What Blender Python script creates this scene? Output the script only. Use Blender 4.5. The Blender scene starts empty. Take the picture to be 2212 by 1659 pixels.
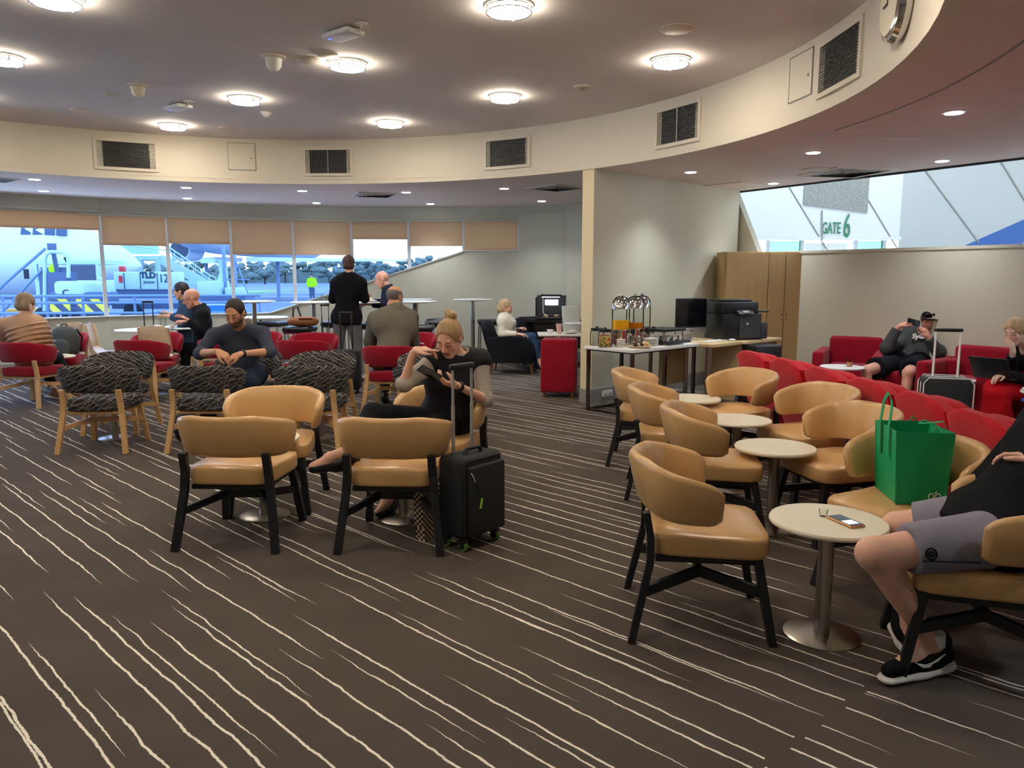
import bpy, bmesh, math, random
import numpy as np
from mathutils import Vector, Matrix
random.seed(7); np.random.seed(7)
SC = bpy.context.scene
COL = SC.collection
PI = math.pi
R_ = math.radians

# ---------------------------------------------------------------- camera
FPX, CX, CY, PITCH, EYE = 1650.0, 1106.0, 829.5, R_(8.1), 1.52
cam_d = bpy.data.cameras.new('camera'); cam = bpy.data.objects.new('camera', cam_d); COL.objects.link(cam)
cam_d.sensor_fit = 'HORIZONTAL'; cam_d.sensor_width = 36.0; cam_d.lens = 36.0 * FPX / 2212.0
cam_d.clip_start = 0.05; cam_d.clip_end = 2000
cam.location = (0, 0, EYE); cam.rotation_euler = (R_(90) - PITCH, 0, 0)
SC.camera = cam
_F = np.array([0, math.cos(PITCH), -math.sin(PITCH)]); _U = np.array([0, math.sin(PITCH), math.cos(PITCH)]); _R = np.array([1., 0, 0])
def at(px, py, Y):                       # the point at depth Y metres that shows at that pixel
    d = _F + _R * (px - CX) / FPX - _U * (py - CY) / FPX
    return np.array([0, 0, EYE]) + d * (Y / d[1])

# ---------------------------------------------------------------- world, exposure
SC.view_settings.view_transform = 'Standard'; SC.view_settings.look = 'None'
SC.view_settings.gamma = 1.0; SC.view_settings.use_curve_mapping = False
SC.view_settings.exposure = 1.58
W = bpy.data.worlds.new('sky'); SC.world = W; W.use_nodes = True
wn = W.node_tree.nodes; wl = W.node_tree.links
bg = wn['Background']
tc = wn.new('ShaderNodeTexCoord'); sx = wn.new('ShaderNodeSeparateXYZ'); rp = wn.new('ShaderNodeValToRGB')
wl.new(tc.outputs['Generated'], sx.inputs[0]); wl.new(sx.outputs['Z'], rp.inputs[0]); wl.new(rp.outputs[0], bg.inputs['Color'])
rp.color_ramp.elements[0].position = 0.0; rp.color_ramp.elements[0].color = (0.93, 0.95, 1.0, 1)
rp.color_ramp.elements[1].position = 0.5; rp.color_ramp.elements[1].color = (0.42, 0.62, 1.0, 1)
SKY = 2.25
bg.inputs['Strength'].default_value = SKY
OYSTER_EMIT, DOWN_EMIT, DOWN_W, CONC_EMIT = 22.0, 12.0, 30.0, 6.0

# ---------------------------------------------------------------- materials
def s2l(c):
    c = c / 255.0
    return c / 12.92 if c <= 0.04045 else ((c + 0.055) / 1.055) ** 2.4
def rgb(r, g, b): return (s2l(r), s2l(g), s2l(b), 1.0)
MATS = {}
def mat(name, col, rough=0.5, metal=0.0, spec=0.5, var=None, bump=None, emit=0.0, coat=0.0, sheen=0.0, stretch=None):
    """var=(scale, amount) mottles the colour, bump=(scale, strength) gives fine relief"""
    if name in MATS: return MATS[name]
    m = bpy.data.materials.new(name); m.use_nodes = True; nt = m.node_tree; n = nt.nodes; l = nt.links
    b = n['Principled BSDF']; c = rgb(*col)
    b.inputs['Base Color'].default_value = c; b.inputs['Roughness'].default_value = rough
    b.inputs['Metallic'].default_value = metal; b.inputs['Specular IOR Level'].default_value = spec
    b.inputs['Coat Weight'].default_value = coat
    b.inputs['Sheen Weight'].default_value = sheen
    if emit:
        b.inputs['Emission Color'].default_value = c; b.inputs['Emission Strength'].default_value = emit
    if var or bump:
        t = n.new('ShaderNodeTexCoord'); src = t.outputs['Object']
        if stretch:
            mp = n.new('ShaderNodeMapping'); mp.inputs['Scale'].default_value = stretch
            l.new(src, mp.inputs[0]); src = mp.outputs[0]
    if var:
        z = n.new('ShaderNodeTexNoise'); z.inputs['Scale'].default_value = var[0]; z.inputs['Detail'].default_value = 4
        l.new(src, z.inputs['Vector'])
        r = n.new('ShaderNodeValToRGB'); a = var[1]
        r.color_ramp.elements[0].position = 0.3; r.color_ramp.elements[1].position = 0.7
        r.color_ramp.elements[0].color = (c[0] * (1 - a), c[1] * (1 - a), c[2] * (1 - a), 1)
        r.color_ramp.elements[1].color = (min(1, c[0] * (1 + a)), min(1, c[1] * (1 + a)), min(1, c[2] * (1 + a)), 1)
        l.new(z.outputs['Fac'], r.inputs[0]); l.new(r.outputs[0], b.inputs['Base Color'])
    if bump:
        z = n.new('ShaderNodeTexNoise'); z.inputs['Scale'].default_value = bump[0]; z.inputs['Detail'].default_value = 3
        l.new(src, z.inputs['Vector'])
        q = n.new('ShaderNodeBump'); q.inputs['Strength'].default_value = bump[1]; q.inputs['Distance'].default_value = 0.01
        l.new(z.outputs['Fac'], q.inputs['Height']); l.new(q.outputs[0], b.inputs['Normal'])
    MATS[name] = m; return m
def mat_glass(name, tint=(255, 255, 255), refl=0.08, rough=0.0):
    m = bpy.data.materials.new(name); m.use_nodes = True; nt = m.node_tree; n = nt.nodes; l = nt.links
    n.remove(n['Principled BSDF'])
    t = n.new('ShaderNodeBsdfTransparent'); t.inputs[0].default_value = rgb(*tint)
    g = n.new('ShaderNodeBsdfGlossy'); g.inputs['Roughness'].default_value = rough
    x = n.new('ShaderNodeMixShader'); lw = n.new('ShaderNodeLayerWeight'); lw.inputs[0].default_value = refl
    l.new(lw.outputs['Fresnel'], x.inputs[0]); l.new(t.outputs[0], x.inputs[1]); l.new(g.outputs[0], x.inputs[2])
    l.new(x.outputs[0], n['Material Output'].inputs[0]); MATS[name] = m; return m
class NT:                                # small helper to write node maths
    def __init__(s, m): s.m = m; s.t = m.node_tree; s.n = s.t.nodes; s.l = s.t.links
    def _in(s, sock, v):
        if hasattr(v, 'is_output') or hasattr(v, 'links'): s.l.new(v, sock)
        else: sock.default_value = v
    def m_(s, op, a, b=0.0, c=None):
        x = s.n.new('ShaderNodeMath'); x.operation = op; s._in(x.inputs[0], a); s._in(x.inputs[1], b)
        if c is not None: s._in(x.inputs[2], c)
        return x.outputs[0]
    def noise(s, vec, scale, detail=2.0):
        x = s.n.new('ShaderNodeTexNoise'); s.l.new(vec, x.inputs['Vector']); x.inputs['Scale'].default_value = scale
        x.inputs['Detail'].default_value = detail; return x.outputs['Fac']
    def white(s, w):
        x = s.n.new('ShaderNodeTexWhiteNoise'); x.noise_dimensions = '1D'; s._in(x.inputs['W'], w); return x.outputs['Value']
    def comb(s, x, y, z):
        c = s.n.new('ShaderNodeCombineXYZ'); s._in(c.inputs[0], x); s._in(c.inputs[1], y); s._in(c.inputs[2], z); return c.outputs[0]
    def mix(s, f, a, b):
        x = s.n.new('ShaderNodeMix'); x.data_type = 'RGBA'; s._in(x.inputs[0], f); s._in(x.inputs[6], a); s._in(x.inputs[7], b); return x.outputs[2]

def mat_carpet():
    m = mat('carpet', (60, 52, 47), 0.95, spec=0.1); T = NT(m)
    t = T.n.new('ShaderNodeTexCoord'); sp = T.n.new('ShaderNodeSeparateXYZ'); T.l.new(t.outputs['Object'], sp.inputs[0])
    X, Y = sp.outputs[0], sp.outputs[1]
    th = R_(-44.0); c, s = math.cos(th), math.sin(th)
    u = T.m_('ADD', T.m_('MULTIPLY', X, c), T.m_('MULTIPLY', Y, s))
    v0 = T.m_('ADD', T.m_('MULTIPLY', X, -s), T.m_('MULTIPLY', Y, c))
    # a carpet joint runs at right angles to the stripes: the pattern jumps across it
    joint = T.m_('SUBTRACT', T.m_('MULTIPLY_ADD', X, 0.644, T.m_('MULTIPLY', Y, -0.765)), -1.18)
    side = T.m_('GREATER_THAN', joint, 0.0)
    v0 = T.m_('ADD', v0, T.m_('MULTIPLY', side, 0.045))
    masks = []
    for k, (S, off, per, duty, wd) in enumerate([(0.125, 0.0, 2.3, 0.76, 0.0050), (0.25, 0.07, 2.1, 0.40, 0.0042)]):
        wob = T.noise(T.comb(T.m_('MULTIPLY', u, 4.5), T.m_('MULTIPLY', v0, 1.5), 3.3 + k), 1.0, 3.0)
        v = T.m_('ADD', v0, T.m_('MULTIPLY', T.m_('SUBTRACT', wob, 0.5), 0.034))
        jag = T.noise(T.comb(T.m_('MULTIPLY', u, 45.0), T.m_('MULTIPLY', v0, 9.0), 1.0 + k), 1.0, 1.0)
        v = T.m_('ADD', v, T.m_('MULTIPLY', T.m_('SUBTRACT', jag, 0.5), 0.0065))
        q = T.m_('DIVIDE', T.m_('ADD', v, off), S); row = T.m_('FLOOR', q)
        row = T.m_('ADD', row, T.m_('MULTIPLY', side, 131.0))
        fr = T.m_('FRACT', q)
        r1 = T.white(T.m_('ADD', row, 17.3 * k + 0.5)); r2 = T.white(T.m_('ADD', row, 71.7 + 5 * k))
        cen = T.m_('MULTIPLY_ADD', r1, 0.5, 0.25)
        dist = T.m_('MULTIPLY', T.m_('ABSOLUTE', T.m_('SUBTRACT', fr, cen)), S)
        ph = T.m_('FRACT', T.m_('ADD', T.m_('DIVIDE', u, T.m_('MULTIPLY_ADD', r1, 1.2, per)), T.m_('MULTIPLY', r2, 7.0)))
        dd = T.m_('MULTIPLY_ADD', T.white(T.m_('ADD', row, 33.1)), 0.24, duty - 0.12)
        tap = T.m_('MULTIPLY', T.m_('MINIMUM', T.m_('MULTIPLY', ph, 9.0), T.m_('MULTIPLY', T.m_('SUBTRACT', dd, ph), 9.0)), 1.0)
        tap = T.m_('MAXIMUM', T.m_('MINIMUM', tap, 1.0), 0.0)
        wn_ = T.noise(T.comb(T.m_('MULTIPLY', u, 14.0), row, 0.0), 1.0, 2.0)
        wdt = T.m_('MULTIPLY', T.m_('MULTIPLY_ADD', wn_, 1.3, 0.3), T.m_('MULTIPLY', tap, wd))
        masks.append(T.m_('LESS_THAN', dist, wdt))
    msk = T.m_('MAXIMUM', masks[0], masks[1])
    msk = T.m_('MULTIPLY', msk, T.m_('GREATER_THAN', T.m_('ABSOLUTE', joint), 0.012))
    pile = T.noise(t.outputs['Object'], 260.0, 3.0); blot = T.noise(t.outputs['Object'], 2.2, 4.0)
    base = T.mix(T.m_('MULTIPLY_ADD', pile, 0.5, T.m_('MULTIPLY', blot, 0.5)), rgb(64, 58, 54), rgb(106, 97, 90))
    colr = T.mix(msk, base, rgb(242, 234, 220))
    b = T.n['Principled BSDF']; T.l.new(colr, b.inputs['Base Color'])
    bp = T.n.new('ShaderNodeBump'); bp.inputs['Strength'].default_value = 0.35; bp.inputs['Distance'].default_value = 0.006
    T.l.new(T.m_('MULTIPLY_ADD', msk, 0.4, pile), bp.inputs['Height']); T.l.new(bp.outputs[0], b.inputs['Normal'])
    return m
def mat_scribble():
    m = mat('scribble_fabric', (40, 41, 46), 0.9, spec=0.15); T = NT(m)
    t = T.n.new('ShaderNodeTexCoord'); sp = T.n.new('ShaderNodeSeparateXYZ'); T.l.new(t.outputs['Object'], sp.inputs[0])
    X = T.m_('ADD', sp.outputs[0], T.m_('MULTIPLY', sp.outputs[1], 0.7)); Z = T.m_('ADD', sp.outputs[2], T.m_('MULTIPLY', sp.outputs[1], 0.35))
    out = None
    for k, (ang, S, amp, fr, w) in enumerate([(24, 0.034, 0.06, 2.2, 0.0017), (38, 0.040, 0.08, 2.0, 0.0017), (-30, 0.085, 0.06, 2.0, 0.0014), (8, 0.06, 0.07, 1.6, 0.0014), (62, 0.13, 0.06, 2.0, 0.0013)]):
        a = R_(ang); c, s = math.cos(a), math.sin(a)
        u = T.m_('ADD', T.m_('MULTIPLY', X, c), T.m_('MULTIPLY', Z, s)); v = T.m_('ADD', T.m_('MULTIPLY', X, -s), T.m_('MULTIPLY', Z, c))
        nz = T.noise(T.comb(T.m_('MULTIPLY', u, fr), T.m_('MULTIPLY', v, fr * 2.2), 3.1 * k), 1.0, 1.0)
        v = T.m_('ADD', v, T.m_('MULTIPLY', T.m_('SUBTRACT', nz, 0.5), amp * 2))
        q = T.m_('DIVIDE', v, S)
        d = T.m_('MULTIPLY', T.m_('ABSOLUTE', T.m_('SUBTRACT', T.m_('FRACT', q), 0.5)), S)
        k_ = T.m_('LESS_THAN', d, w * 1.25)
        out = k_ if out is None else T.m_('MAXIMUM', out, k_)
    colr = T.mix(out, rgb(44, 44, 49), rgb(140, 134, 126))
    T.l.new(colr, T.n['Principled BSDF'].inputs['Base Color']); return m
def mat_stripes(name, c1, c2, ang, period, axis=('x', 'z')):
    m = mat(name, c1, 0.6); T = NT(m)
    t = T.n.new('ShaderNodeTexCoord'); sp = T.n.new('ShaderNodeSeparateXYZ'); T.l.new(t.outputs['Object'], sp.inputs[0])
    ix = {'x': 0, 'y': 1, 'z': 2}; a = R_(ang)
    v = T.m_('ADD', T.m_('MULTIPLY', sp.outputs[ix[axis[0]]], math.cos(a)), T.m_('MULTIPLY', sp.outputs[ix[axis[1]]], math.sin(a)))
    f = T.m_('LESS_THAN', T.m_('FRACT', T.m_('DIVIDE', v, period)), 0.5)
    T.l.new(T.mix(f, rgb(*c1), rgb(*c2)), T.n['Principled BSDF'].inputs['Base Color']); return m
def mat_attr(name, rough=0.55, spec=0.35, sss=0.0):
    m = mat(name, (200, 150, 120), rough, spec=spec); T = NT(m)
    a = T.n.new('ShaderNodeAttribute'); a.attribute_name = 'col'
    b = T.n['Principled BSDF']; T.l.new(a.outputs['Color'], b.inputs['Base Color'])
    return m

# ---------------------------------------------------------------- mesh helpers
class MB:
    def __init__(s): s.v = []; s.f = []
    def add(s, v, f):
        o = len(s.v); s.v += [tuple(float(c) for c in p) for p in v]; s.f += [tuple(i + o for i in q) for q in f]; return s
    def box(s, c, d, rz=0.0, bev=0.0, M=None):
        """c centre, d full sizes; bev = chamfer"""
        hx, hy, hz = d[0] / 2, d[1] / 2, d[2] / 2
        if bev <= 0:
            v = [(x, y, z) for z in (-hz, hz) for y in (-hy, hy) for x in (-hx, hx)]
            f = [(0, 2, 3, 1), (4, 5, 7, 6), (0, 1, 5, 4), (2, 6, 7, 3), (0, 4, 6, 2), (1, 3, 7, 5)]
        else:
            b = min(bev, hx * .95, hy * .95, hz * .95); rings = []
            n = 3
            prof = [(b * (1 - math.cos(PI / 2 * i / n)), b * (1 - math.sin(PI / 2 * i / n))) for i in range(n + 1)]   # (up, inset)
            def ring(ins, z):
                pts = []
                for (sx_, sy_, a0) in ((1, 1, 0), (-1, 1, 90), (-1, -1, 180), (1, -1, 270)):
                    for i in range(n + 1):
                        a = R_(a0 + 90 * i / n); rr = b - ins
                        pts.append((sx_ * (hx - b) + rr * math.cos(a), sy_ * (hy - b) + rr * math.sin(a), z))
                return pts
            for (u, ins) in prof: rings.append(ring(ins, -hz + u))
            for (u, ins) in reversed(prof): rings.append(ring(ins, hz - u))
            return s.loft([[s._x(p, c, rz, M) for p in r] for r in rings], cap=True)
        return s.add([s._x(p, c, rz, M) for p in v], f)
    def _x(s, p, c, rz, M):
        if M is not None:
            q = M @ Vector(p); return (q[0] + c[0], q[1] + c[1], q[2] + c[2])
        if rz:
            k, w = math.cos(rz), math.sin(rz); p = (p[0] * k - p[1] * w, p[0] * w + p[1] * k, p[2])
        return (p[0] + c[0], p[1] + c[1], p[2] + c[2])
    def loft(s, rings, cap=True, closed=True):
        n = len(rings[0]); o = []; v = []
        for r in rings: v += list(r)
        f = []
        m = n if closed else n - 1
        for i in range(len(rings) - 1):
            for j in range(m):
                a, b = i * n + j, i * n + (j + 1) % n
                f.append((a, b, b + n, a + n))
        if cap:
            f.append(tuple(reversed(range(n)))); f.append(tuple(range((len(rings) - 1) * n, len(rings) * n)))
        return s.add(v, f)
    def cyl(s, a, b, r0, r1=None, n=14, cap=True):
        return s.tube([a, b], [r0, r0 if r1 is None else r1], n, cap)
    def tube(s, path, r, n=8, cap=True):
        P = [Vector(p) for p in path]; rr = r if isinstance(r, (list, tuple)) else [r] * len(P)
        t0 = (P[1] - P[0]).normalized(); up = Vector((0, 0, 1)) if abs(t0.z) < 0.9 else Vector((1, 0, 0))
        x = t0.cross(up).normalized(); rings = []
        for i, p in enumerate(P):
            t = ((P[min(i + 1, len(P) - 1)] - P[max(i - 1, 0)])).normalized()
            x = (x - t * x.dot(t)).normalized(); y = t.cross(x)
            rings.append([p + (x * math.cos(2 * PI * j / n) + y * math.sin(2 * PI * j / n)) * rr[i] for j in range(n)])
        return s.loft(rings, cap)
    def bar(s, path, w, h, up=(0, 0, 1)):
        """rectangular section swept along a path"""
        P = [Vector(p) for p in path]; rings = []; U = Vector(up)
        for i, p in enumerate(P):
            t = ((P[min(i + 1, len(P) - 1)] - P[max(i - 1, 0)])).normalized()
            x = t.cross(U).normalized(); y = x.cross(t)
            rings.append([p + x * (a * w / 2) + y * (b * h / 2) for a, b in ((-1, -1), (1, -1), (1, 1), (-1, 1))])
        return s.loft(rings, True)
    def lathe(s, prof, c=(0, 0, 0), n=24, cap=True):
        return s.loft([[(c[0] + r * math.cos(2 * PI * j / n), c[1] + r * math.sin(2 * PI * j / n), c[2] + z) for j in range(n)] for r, z in prof], cap)
    def prism(s, poly, z0, z1):
        return s.loft([[(x, y, z0) for x, y in poly], [(x, y, z1) for x, y in poly]], True)
    def plate(s, poly3, off):
        """polygon in space given thickness along the vector off"""
        return s.loft([[tuple(p) for p in poly3], [tuple(np.array(p) + np.array(off)) for p in poly3]], True)
    def ico(s, c, r, sub=2, jit=0.0, sq=(1, 1, 1), seed=0):
        bm = bmesh.new(); bmesh.ops.create_icosphere(bm, subdivisions=sub, radius=1.0); rnd = random.Random(seed)
        v = []
        for p in bm.verts:
            k = 1 + jit * (rnd.random() - .5) * 2
            v.append((c[0] + p.co.x * r * sq[0] * k, c[1] + p.co.y * r * sq[1] * k, c[2] + p.co.z * r * sq[2] * k))
        f = [tuple(x.index for x in q.verts) for q in bm.faces]; bm.free(); return s.add(v, f)
    def build(s, name, m, parent=None, loc=None, rz=0.0, smooth=True, ang=40):
        me = bpy.data.meshes.new(name); me.from_pydata(s.v, [], s.f); me.update()
        bm = bmesh.new(); bm.from_mesh(me); bmesh.ops.recalc_face_normals(bm, faces=bm.faces); bm.to_mesh(me); bm.free()
        me.materials.append(MATS[m] if isinstance(m, str) else m)
        if smooth:
            me.shade_smooth(); me.set_sharp_from_angle(angle=R_(ang))
        o = bpy.data.objects.new(name, me); COL.objects.link(o)
        if parent is not None: o.parent = parent
        if loc is not None: o.location = loc
        if rz: o.rotation_euler = (0, 0, rz)
        return o
def tag(o, label, cat, group=None, kind=None):
    o['label'] = label; o['category'] = cat
    if group: o['group'] = group
    if kind: o['kind'] = kind
    return o
def thing(name, label, cat, loc=(0, 0, 0), rz=0.0, group=None):
    o = bpy.data.objects.new(name, None); o.empty_display_size = 0.1; COL.objects.link(o)
    o.location = tuple(float(c) for c in loc); o.rotation_euler = (0, 0, rz); return tag(o, label, cat, group)
def struct(o): o['kind'] = 'structure'; return o
CHILD = {}
def children(o): return [c for c in bpy.data.objects if c.parent == o]
def copy_tree(o, parent=None):
    kids = list(o.children); c = o.copy(); COL.objects.link(c)
    if parent is not None:
        c.parent = parent
    for k in kids: copy_tree(k, c)
    return c
def place(o, label, loc, rz, group=None):
    o['label'] = label; o.location = tuple(float(c) for c in loc); o.rotation_euler = (0, 0, rz)
    if group: o['group'] = group
    return o
def text(body, size, m, parent, loc, rot, depth=0.004, name='lettering', align='CENTER', shear=0.0, bold=0.0, sx_=1.0):
    cu = bpy.data.curves.new('t', 'FONT'); cu.body = body; cu.size = size; cu.extrude = depth; cu.align_x = align; cu.align_y = 'CENTER'; cu.shear = shear; cu.offset = bold
    t = bpy.data.objects.new('t', cu); COL.objects.link(t)
    bpy.context.view_layer.update()
    me = bpy.data.meshes.new_from_object(t.evaluated_get(bpy.context.evaluated_depsgraph_get()))
    bpy.data.objects.remove(t); bpy.data.curves.remove(cu)
    me.materials.clear(); me.materials.append(MATS[m])
    o = bpy.data.objects.new(name, me); COL.objects.link(o); o.parent = parent; o.location = tuple(float(c) for c in loc); o.rotation_euler = rot; o.scale = (sx_, 1, 1)
    return o
# ---------------------------------------------------------------- shared materials
mat_carpet(); mat_scribble()
mat('wall_paint', (206, 203, 184), 0.75, spec=0.25, var=(1.5, 0.02))
mat('wall_edge_lit', (226, 212, 178), 0.6, spec=0.3)  # cream edge paint, with the warm light on the wall end mixed in
mat('bulkhead_paint', (222, 214, 198), 0.6, spec=0.3)
mat('ceiling_paint', (228, 222, 220), 0.8, spec=0.2, var=(0.8, 0.02))
mat('ceiling_lower_paint', (228, 212, 206), 0.7, spec=0.25)
mat('base_grey', (146, 146, 142), 0.6)
mat('white_paint', (232, 232, 228), 0.5)
mat('white_gloss', (240, 238, 230), 0.3)
mat('conc_white', (226, 232, 232), 0.55)
mat('conc_grey', (190, 196, 196), 0.5)
mat('dark', (28, 28, 30), 0.6)
mat('black_plastic', (22, 23, 26), 0.4)
mat('grille_metal', (150, 148, 142), 0.45, metal=0.4)
mat('steel', (190, 186, 178), 0.28, metal=1.0, bump=(40, 0.03), stretch=(1, 1, 12))
mat('chrome', (215, 212, 210), 0.1, metal=1.0)
mat('dark_chrome', (120, 112, 108), 0.15, metal=1.0)
mat('cab_wood', (190, 160, 110), 0.5, var=(3, 0.06), stretch=(6, 6, 0.5))
mat('desk_wood', (214, 188, 142), 0.45, var=(3, 0.06), stretch=(1, 8, 8))
mat('beech', (212, 170, 118), 0.45, var=(5, 0.07), stretch=(6, 6, 0.8))
mat('ply', (200, 176, 146), 0.45, var=(4, 0.05), stretch=(1, 1, 5))
mat('black_wood', (24, 25, 30), 0.45, var=(6, 0.15))
mat('tan_vinyl', (208, 166, 112), 0.28, spec=0.5, var=(5, 0.06), bump=(55, 0.04))
mat('red_fabric', (150, 22, 42), 0.95, spec=0.1, sheen=0.15, var=(60, 0.12), bump=(220, 0.25))
mat('red_bright', (190, 26, 38), 0.95, spec=0.1, sheen=0.15, var=(90, 0.14), bump=(220, 0.3))
mat('black_fabric', (22, 25, 32), 0.9, spec=0.2, bump=(150, 0.2))
mat('black_leather', (24, 26, 34), 0.35, bump=(60, 0.05))
mat('cream_top', (236, 228, 206), 0.35)
mat('white_top', (236, 236, 232), 0.3)
mat('green_letter', (42, 128, 90), 0.5)
mat('blue_paint', (62, 104, 176), 0.5)
mat_glass('window_glass', (205, 222, 238), 0.06); mat_glass('clear_glass', (250, 252, 250), 0.12)
mat_glass('green_glass', (150, 196, 180), 0.10)
m_ = mat('oyster_lamp', (255, 242, 220), 0.4, emit=OYSTER_EMIT); m_ = mat('down_lamp', (232, 238, 255), 0.4, emit=DOWN_EMIT)
mat('blind_fabric', (226, 204, 174), 0.8, spec=0.2, bump=(9, 0.15), stretch=(0.2, 0.2, 9))
_b = MATS['blind_fabric']; _T = NT(_b); _tr = _T.n.new('ShaderNodeBsdfTranslucent'); _tr.inputs[0].default_value = rgb(236, 192, 144)
_mx = _T.n.new('ShaderNodeMixShader'); _mx.inputs[0].default_value = 0.45
_T.l.new(_T.n['Principled BSDF'].outputs[0], _mx.inputs[1]); _T.l.new(_tr.outputs[0], _mx.inputs[2]); _T.l.new(_mx.outputs[0], _T.n['Material Output'].inputs[0])

ZL, ZU = 2.73, 3.30                       # low ceiling, raised round ceiling
RC, RR = (-2.62, 5.54), 4.95              # the round recess
WC, WR = (-1.785, 5.37), 8.57             # the curved window wall
def wp(a, r=WR): return (WC[0] + r * math.cos(R_(a)), WC[1] + r * math.sin(R_(a)))
def rpnt(a, r=RR): return (RC[0] + r * math.cos(R_(a)), RC[1] + r * math.sin(R_(a)))
PA, PB = np.array([3.26, 11.51]), np.array([5.31, 8.17])        # line of the low partition
PD = (PB - PA) / np.linalg.norm(PB - PA); PE = PA + PD * 11.5
PN = np.array([-PD[1], PD[0]])            # points to the concourse
if PN[0] < 0: PN = -PN
ARC = list(range(180, 77, -3)) + [77.2]
outline = [wp(a, WR + 0.1) for a in ARC] + [(0.9, 13.75), (3.1, 12.2), tuple(PA), tuple(PE), (9.0, -3.2), (-10.45, -3.2)]

# floor
struct(MB().prism(outline, -0.12, 0.0).build('floor', 'carpet', smooth=False))
# raised round ceiling
struct(MB().prism([rpnt(a, RR + .08) for a in range(0, 360, 4)], ZU, ZU + 0.1).build('ceiling', 'ceiling_paint', smooth=False))
# low ceiling with the round opening
def ray_out(a):
    d = np.array([math.cos(a), math.sin(a)]); best = 1e9; n = len(outline)
    for i in range(n):
        p, q = np.array(outline[i]), np.array(outline[(i + 1) % n]); e = q - p
        det = d[0] * (-e[1]) + e[0] * d[1]
        if abs(det) < 1e-9: continue
        w = p - np.array(RC); t = (w[0] * (-e[1]) + e[0] * w[1]) / det; s = (d[0] * w[1] - d[1] * w[0]) / det
        if t > 0 and -1e-6 <= s <= 1 + 1e-6: best = min(best, t)
    return (RC[0] + d[0] * best, RC[1] + d[1] * best)
angs = sorted(set([R_(a) for a in range(0, 360, 3)] + [math.atan2(p[1] - RC[1], p[0] - RC[0]) % (2 * PI) for p in outline]))
m = MB(); inn = [rpnt(math.degrees(a), RR + 0.06) for a in angs]; out = [ray_out(a) for a in angs]; n = len(angs)
v = [(x, y, ZL) for x, y in inn] + [(x, y, ZL) for x, y in out] + [(x, y, ZL + .08) for x, y in inn] + [(x, y, ZL + .08) for x, y in out]
f = []
for i in range(n):
    j = (i + 1) % n
    f += [(i, j, n + j, n + i), (2 * n + i, 3 * n + i, 3 * n + j, 2 * n + j), (n + i, n + j, 3 * n + j, 3 * n + i)]
low = struct(m.add(v, f).build('ceiling_low', 'ceiling_lower_paint', smooth=False))
# expansion joints in the low ceiling
def arc_strip(r0, r1, a0, a1, z0, z1, step=3):
    A = [a0 + (a1 - a0) * i / max(2, int(abs(a1 - a0) / step)) for i in range(max(2, int(abs(a1 - a0) / step)) + 1)]
    return MB().loft([[(*rpnt(a, r0), z0), (*rpnt(a, r1), z0), (*rpnt(a, r1), z1), (*rpnt(a, r0), z1)] for a in A], True)
arc_strip(RR + 0.50, RR + 0.515, -40, 12, ZL - .004, ZL + .01).build('ceiling_joint', 'base_grey', low)
a_, b_ = at(1735, 289, 1.0), at(2212, 305, 1.0)
def on_z(px, py, z):
    d = at(px, py, 1.0) - np.array([0, 0, EYE]); t = (z - EYE) / d[2]; return np.array([0, 0, EYE]) + d * t
MB().bar([on_z(1735, 289, ZL - .002), on_z(2400, 312, ZL - .002)], 0.02, 0.008).build('ceiling_joint', 'ceiling_paint', low)
# bulkhead ring: fascia, a groove and a lip
bk = struct(MB().add(*(lambda N: ([(*rpnt(360 * i / N), z) for z in (ZL + .055, ZU + .02) for i in range(N)] + [(*rpnt(360 * i / N, RR + .07), z) for z in (ZL + .055, ZU + .02) for i in range(N)],
     [(i, (i + 1) % N, N + (i + 1) % N, N + i) for i in range(N)] + [(2 * N + i, 3 * N + i, 3 * N + (i + 1) % N, 2 * N + (i + 1) % N) for i in range(N)]))(180)).build('wall_bulkhead', 'bulkhead_paint'))
arc = arc_strip(RR - 0.012, RR + .07, 0, 360, ZL - .004, ZL + 0.05); arc.build('bulkhead_lip', 'bulkhead_paint', bk)

# curved window wall
def sill_h(a): return 0.85 if a >= 107 else (0.85 + (107 - a) / 23.1 * 1.09 if a > 83.9 else 1.95)
HEAD = 2.47
BND = [77.2, 83.9, 90.5, 97.3, 104.0, 110.9, 117.6, 124.1, 137.5, 150.5, 163.5, 176.5]
wl_ = MB(); tp = MB()
cuts = sorted(set(BND + [107.0]))
for a, b in zip(cuts[:-1], cuts[1:]):
    for x0, x1 in ((a, b),) if b - a < 8 else ((a, (a + b) / 2), ((a + b) / 2, b)):
        pi, qi, po, qo = wp(x0), wp(x1), wp(x0, WR + .16), wp(x1, WR + .16); h0, h1 = sill_h(x0 + 1e-6), sill_h(x1 - 1e-6)
        wl_.add([(*pi, 0), (*qi, 0), (*qo, 0), (*po, 0), (*pi, h0), (*qi, h1), (*qo, h1), (*po, h0)], [(0, 3, 2, 1), (4, 5, 6, 7), (0, 1, 5, 4), (1, 2, 6, 5), (2, 3, 7, 6), (3, 0, 4, 7)])
        tp.add([(*pi, HEAD), (*qi, HEAD), (*qo, HEAD), (*po, HEAD), (*pi, ZL), (*qi, ZL), (*qo, ZL), (*po, ZL)], [(0, 3, 2, 1), (4, 5, 6, 7), (0, 1, 5, 4), (1, 2, 6, 5), (2, 3, 7, 6), (3, 0, 4, 7)])
wb = struct(wl_.build('wall_back', 'wall_paint', smooth=False)); tp.build('wall_header', 'wall_paint', wb, smooth=False)
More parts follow.
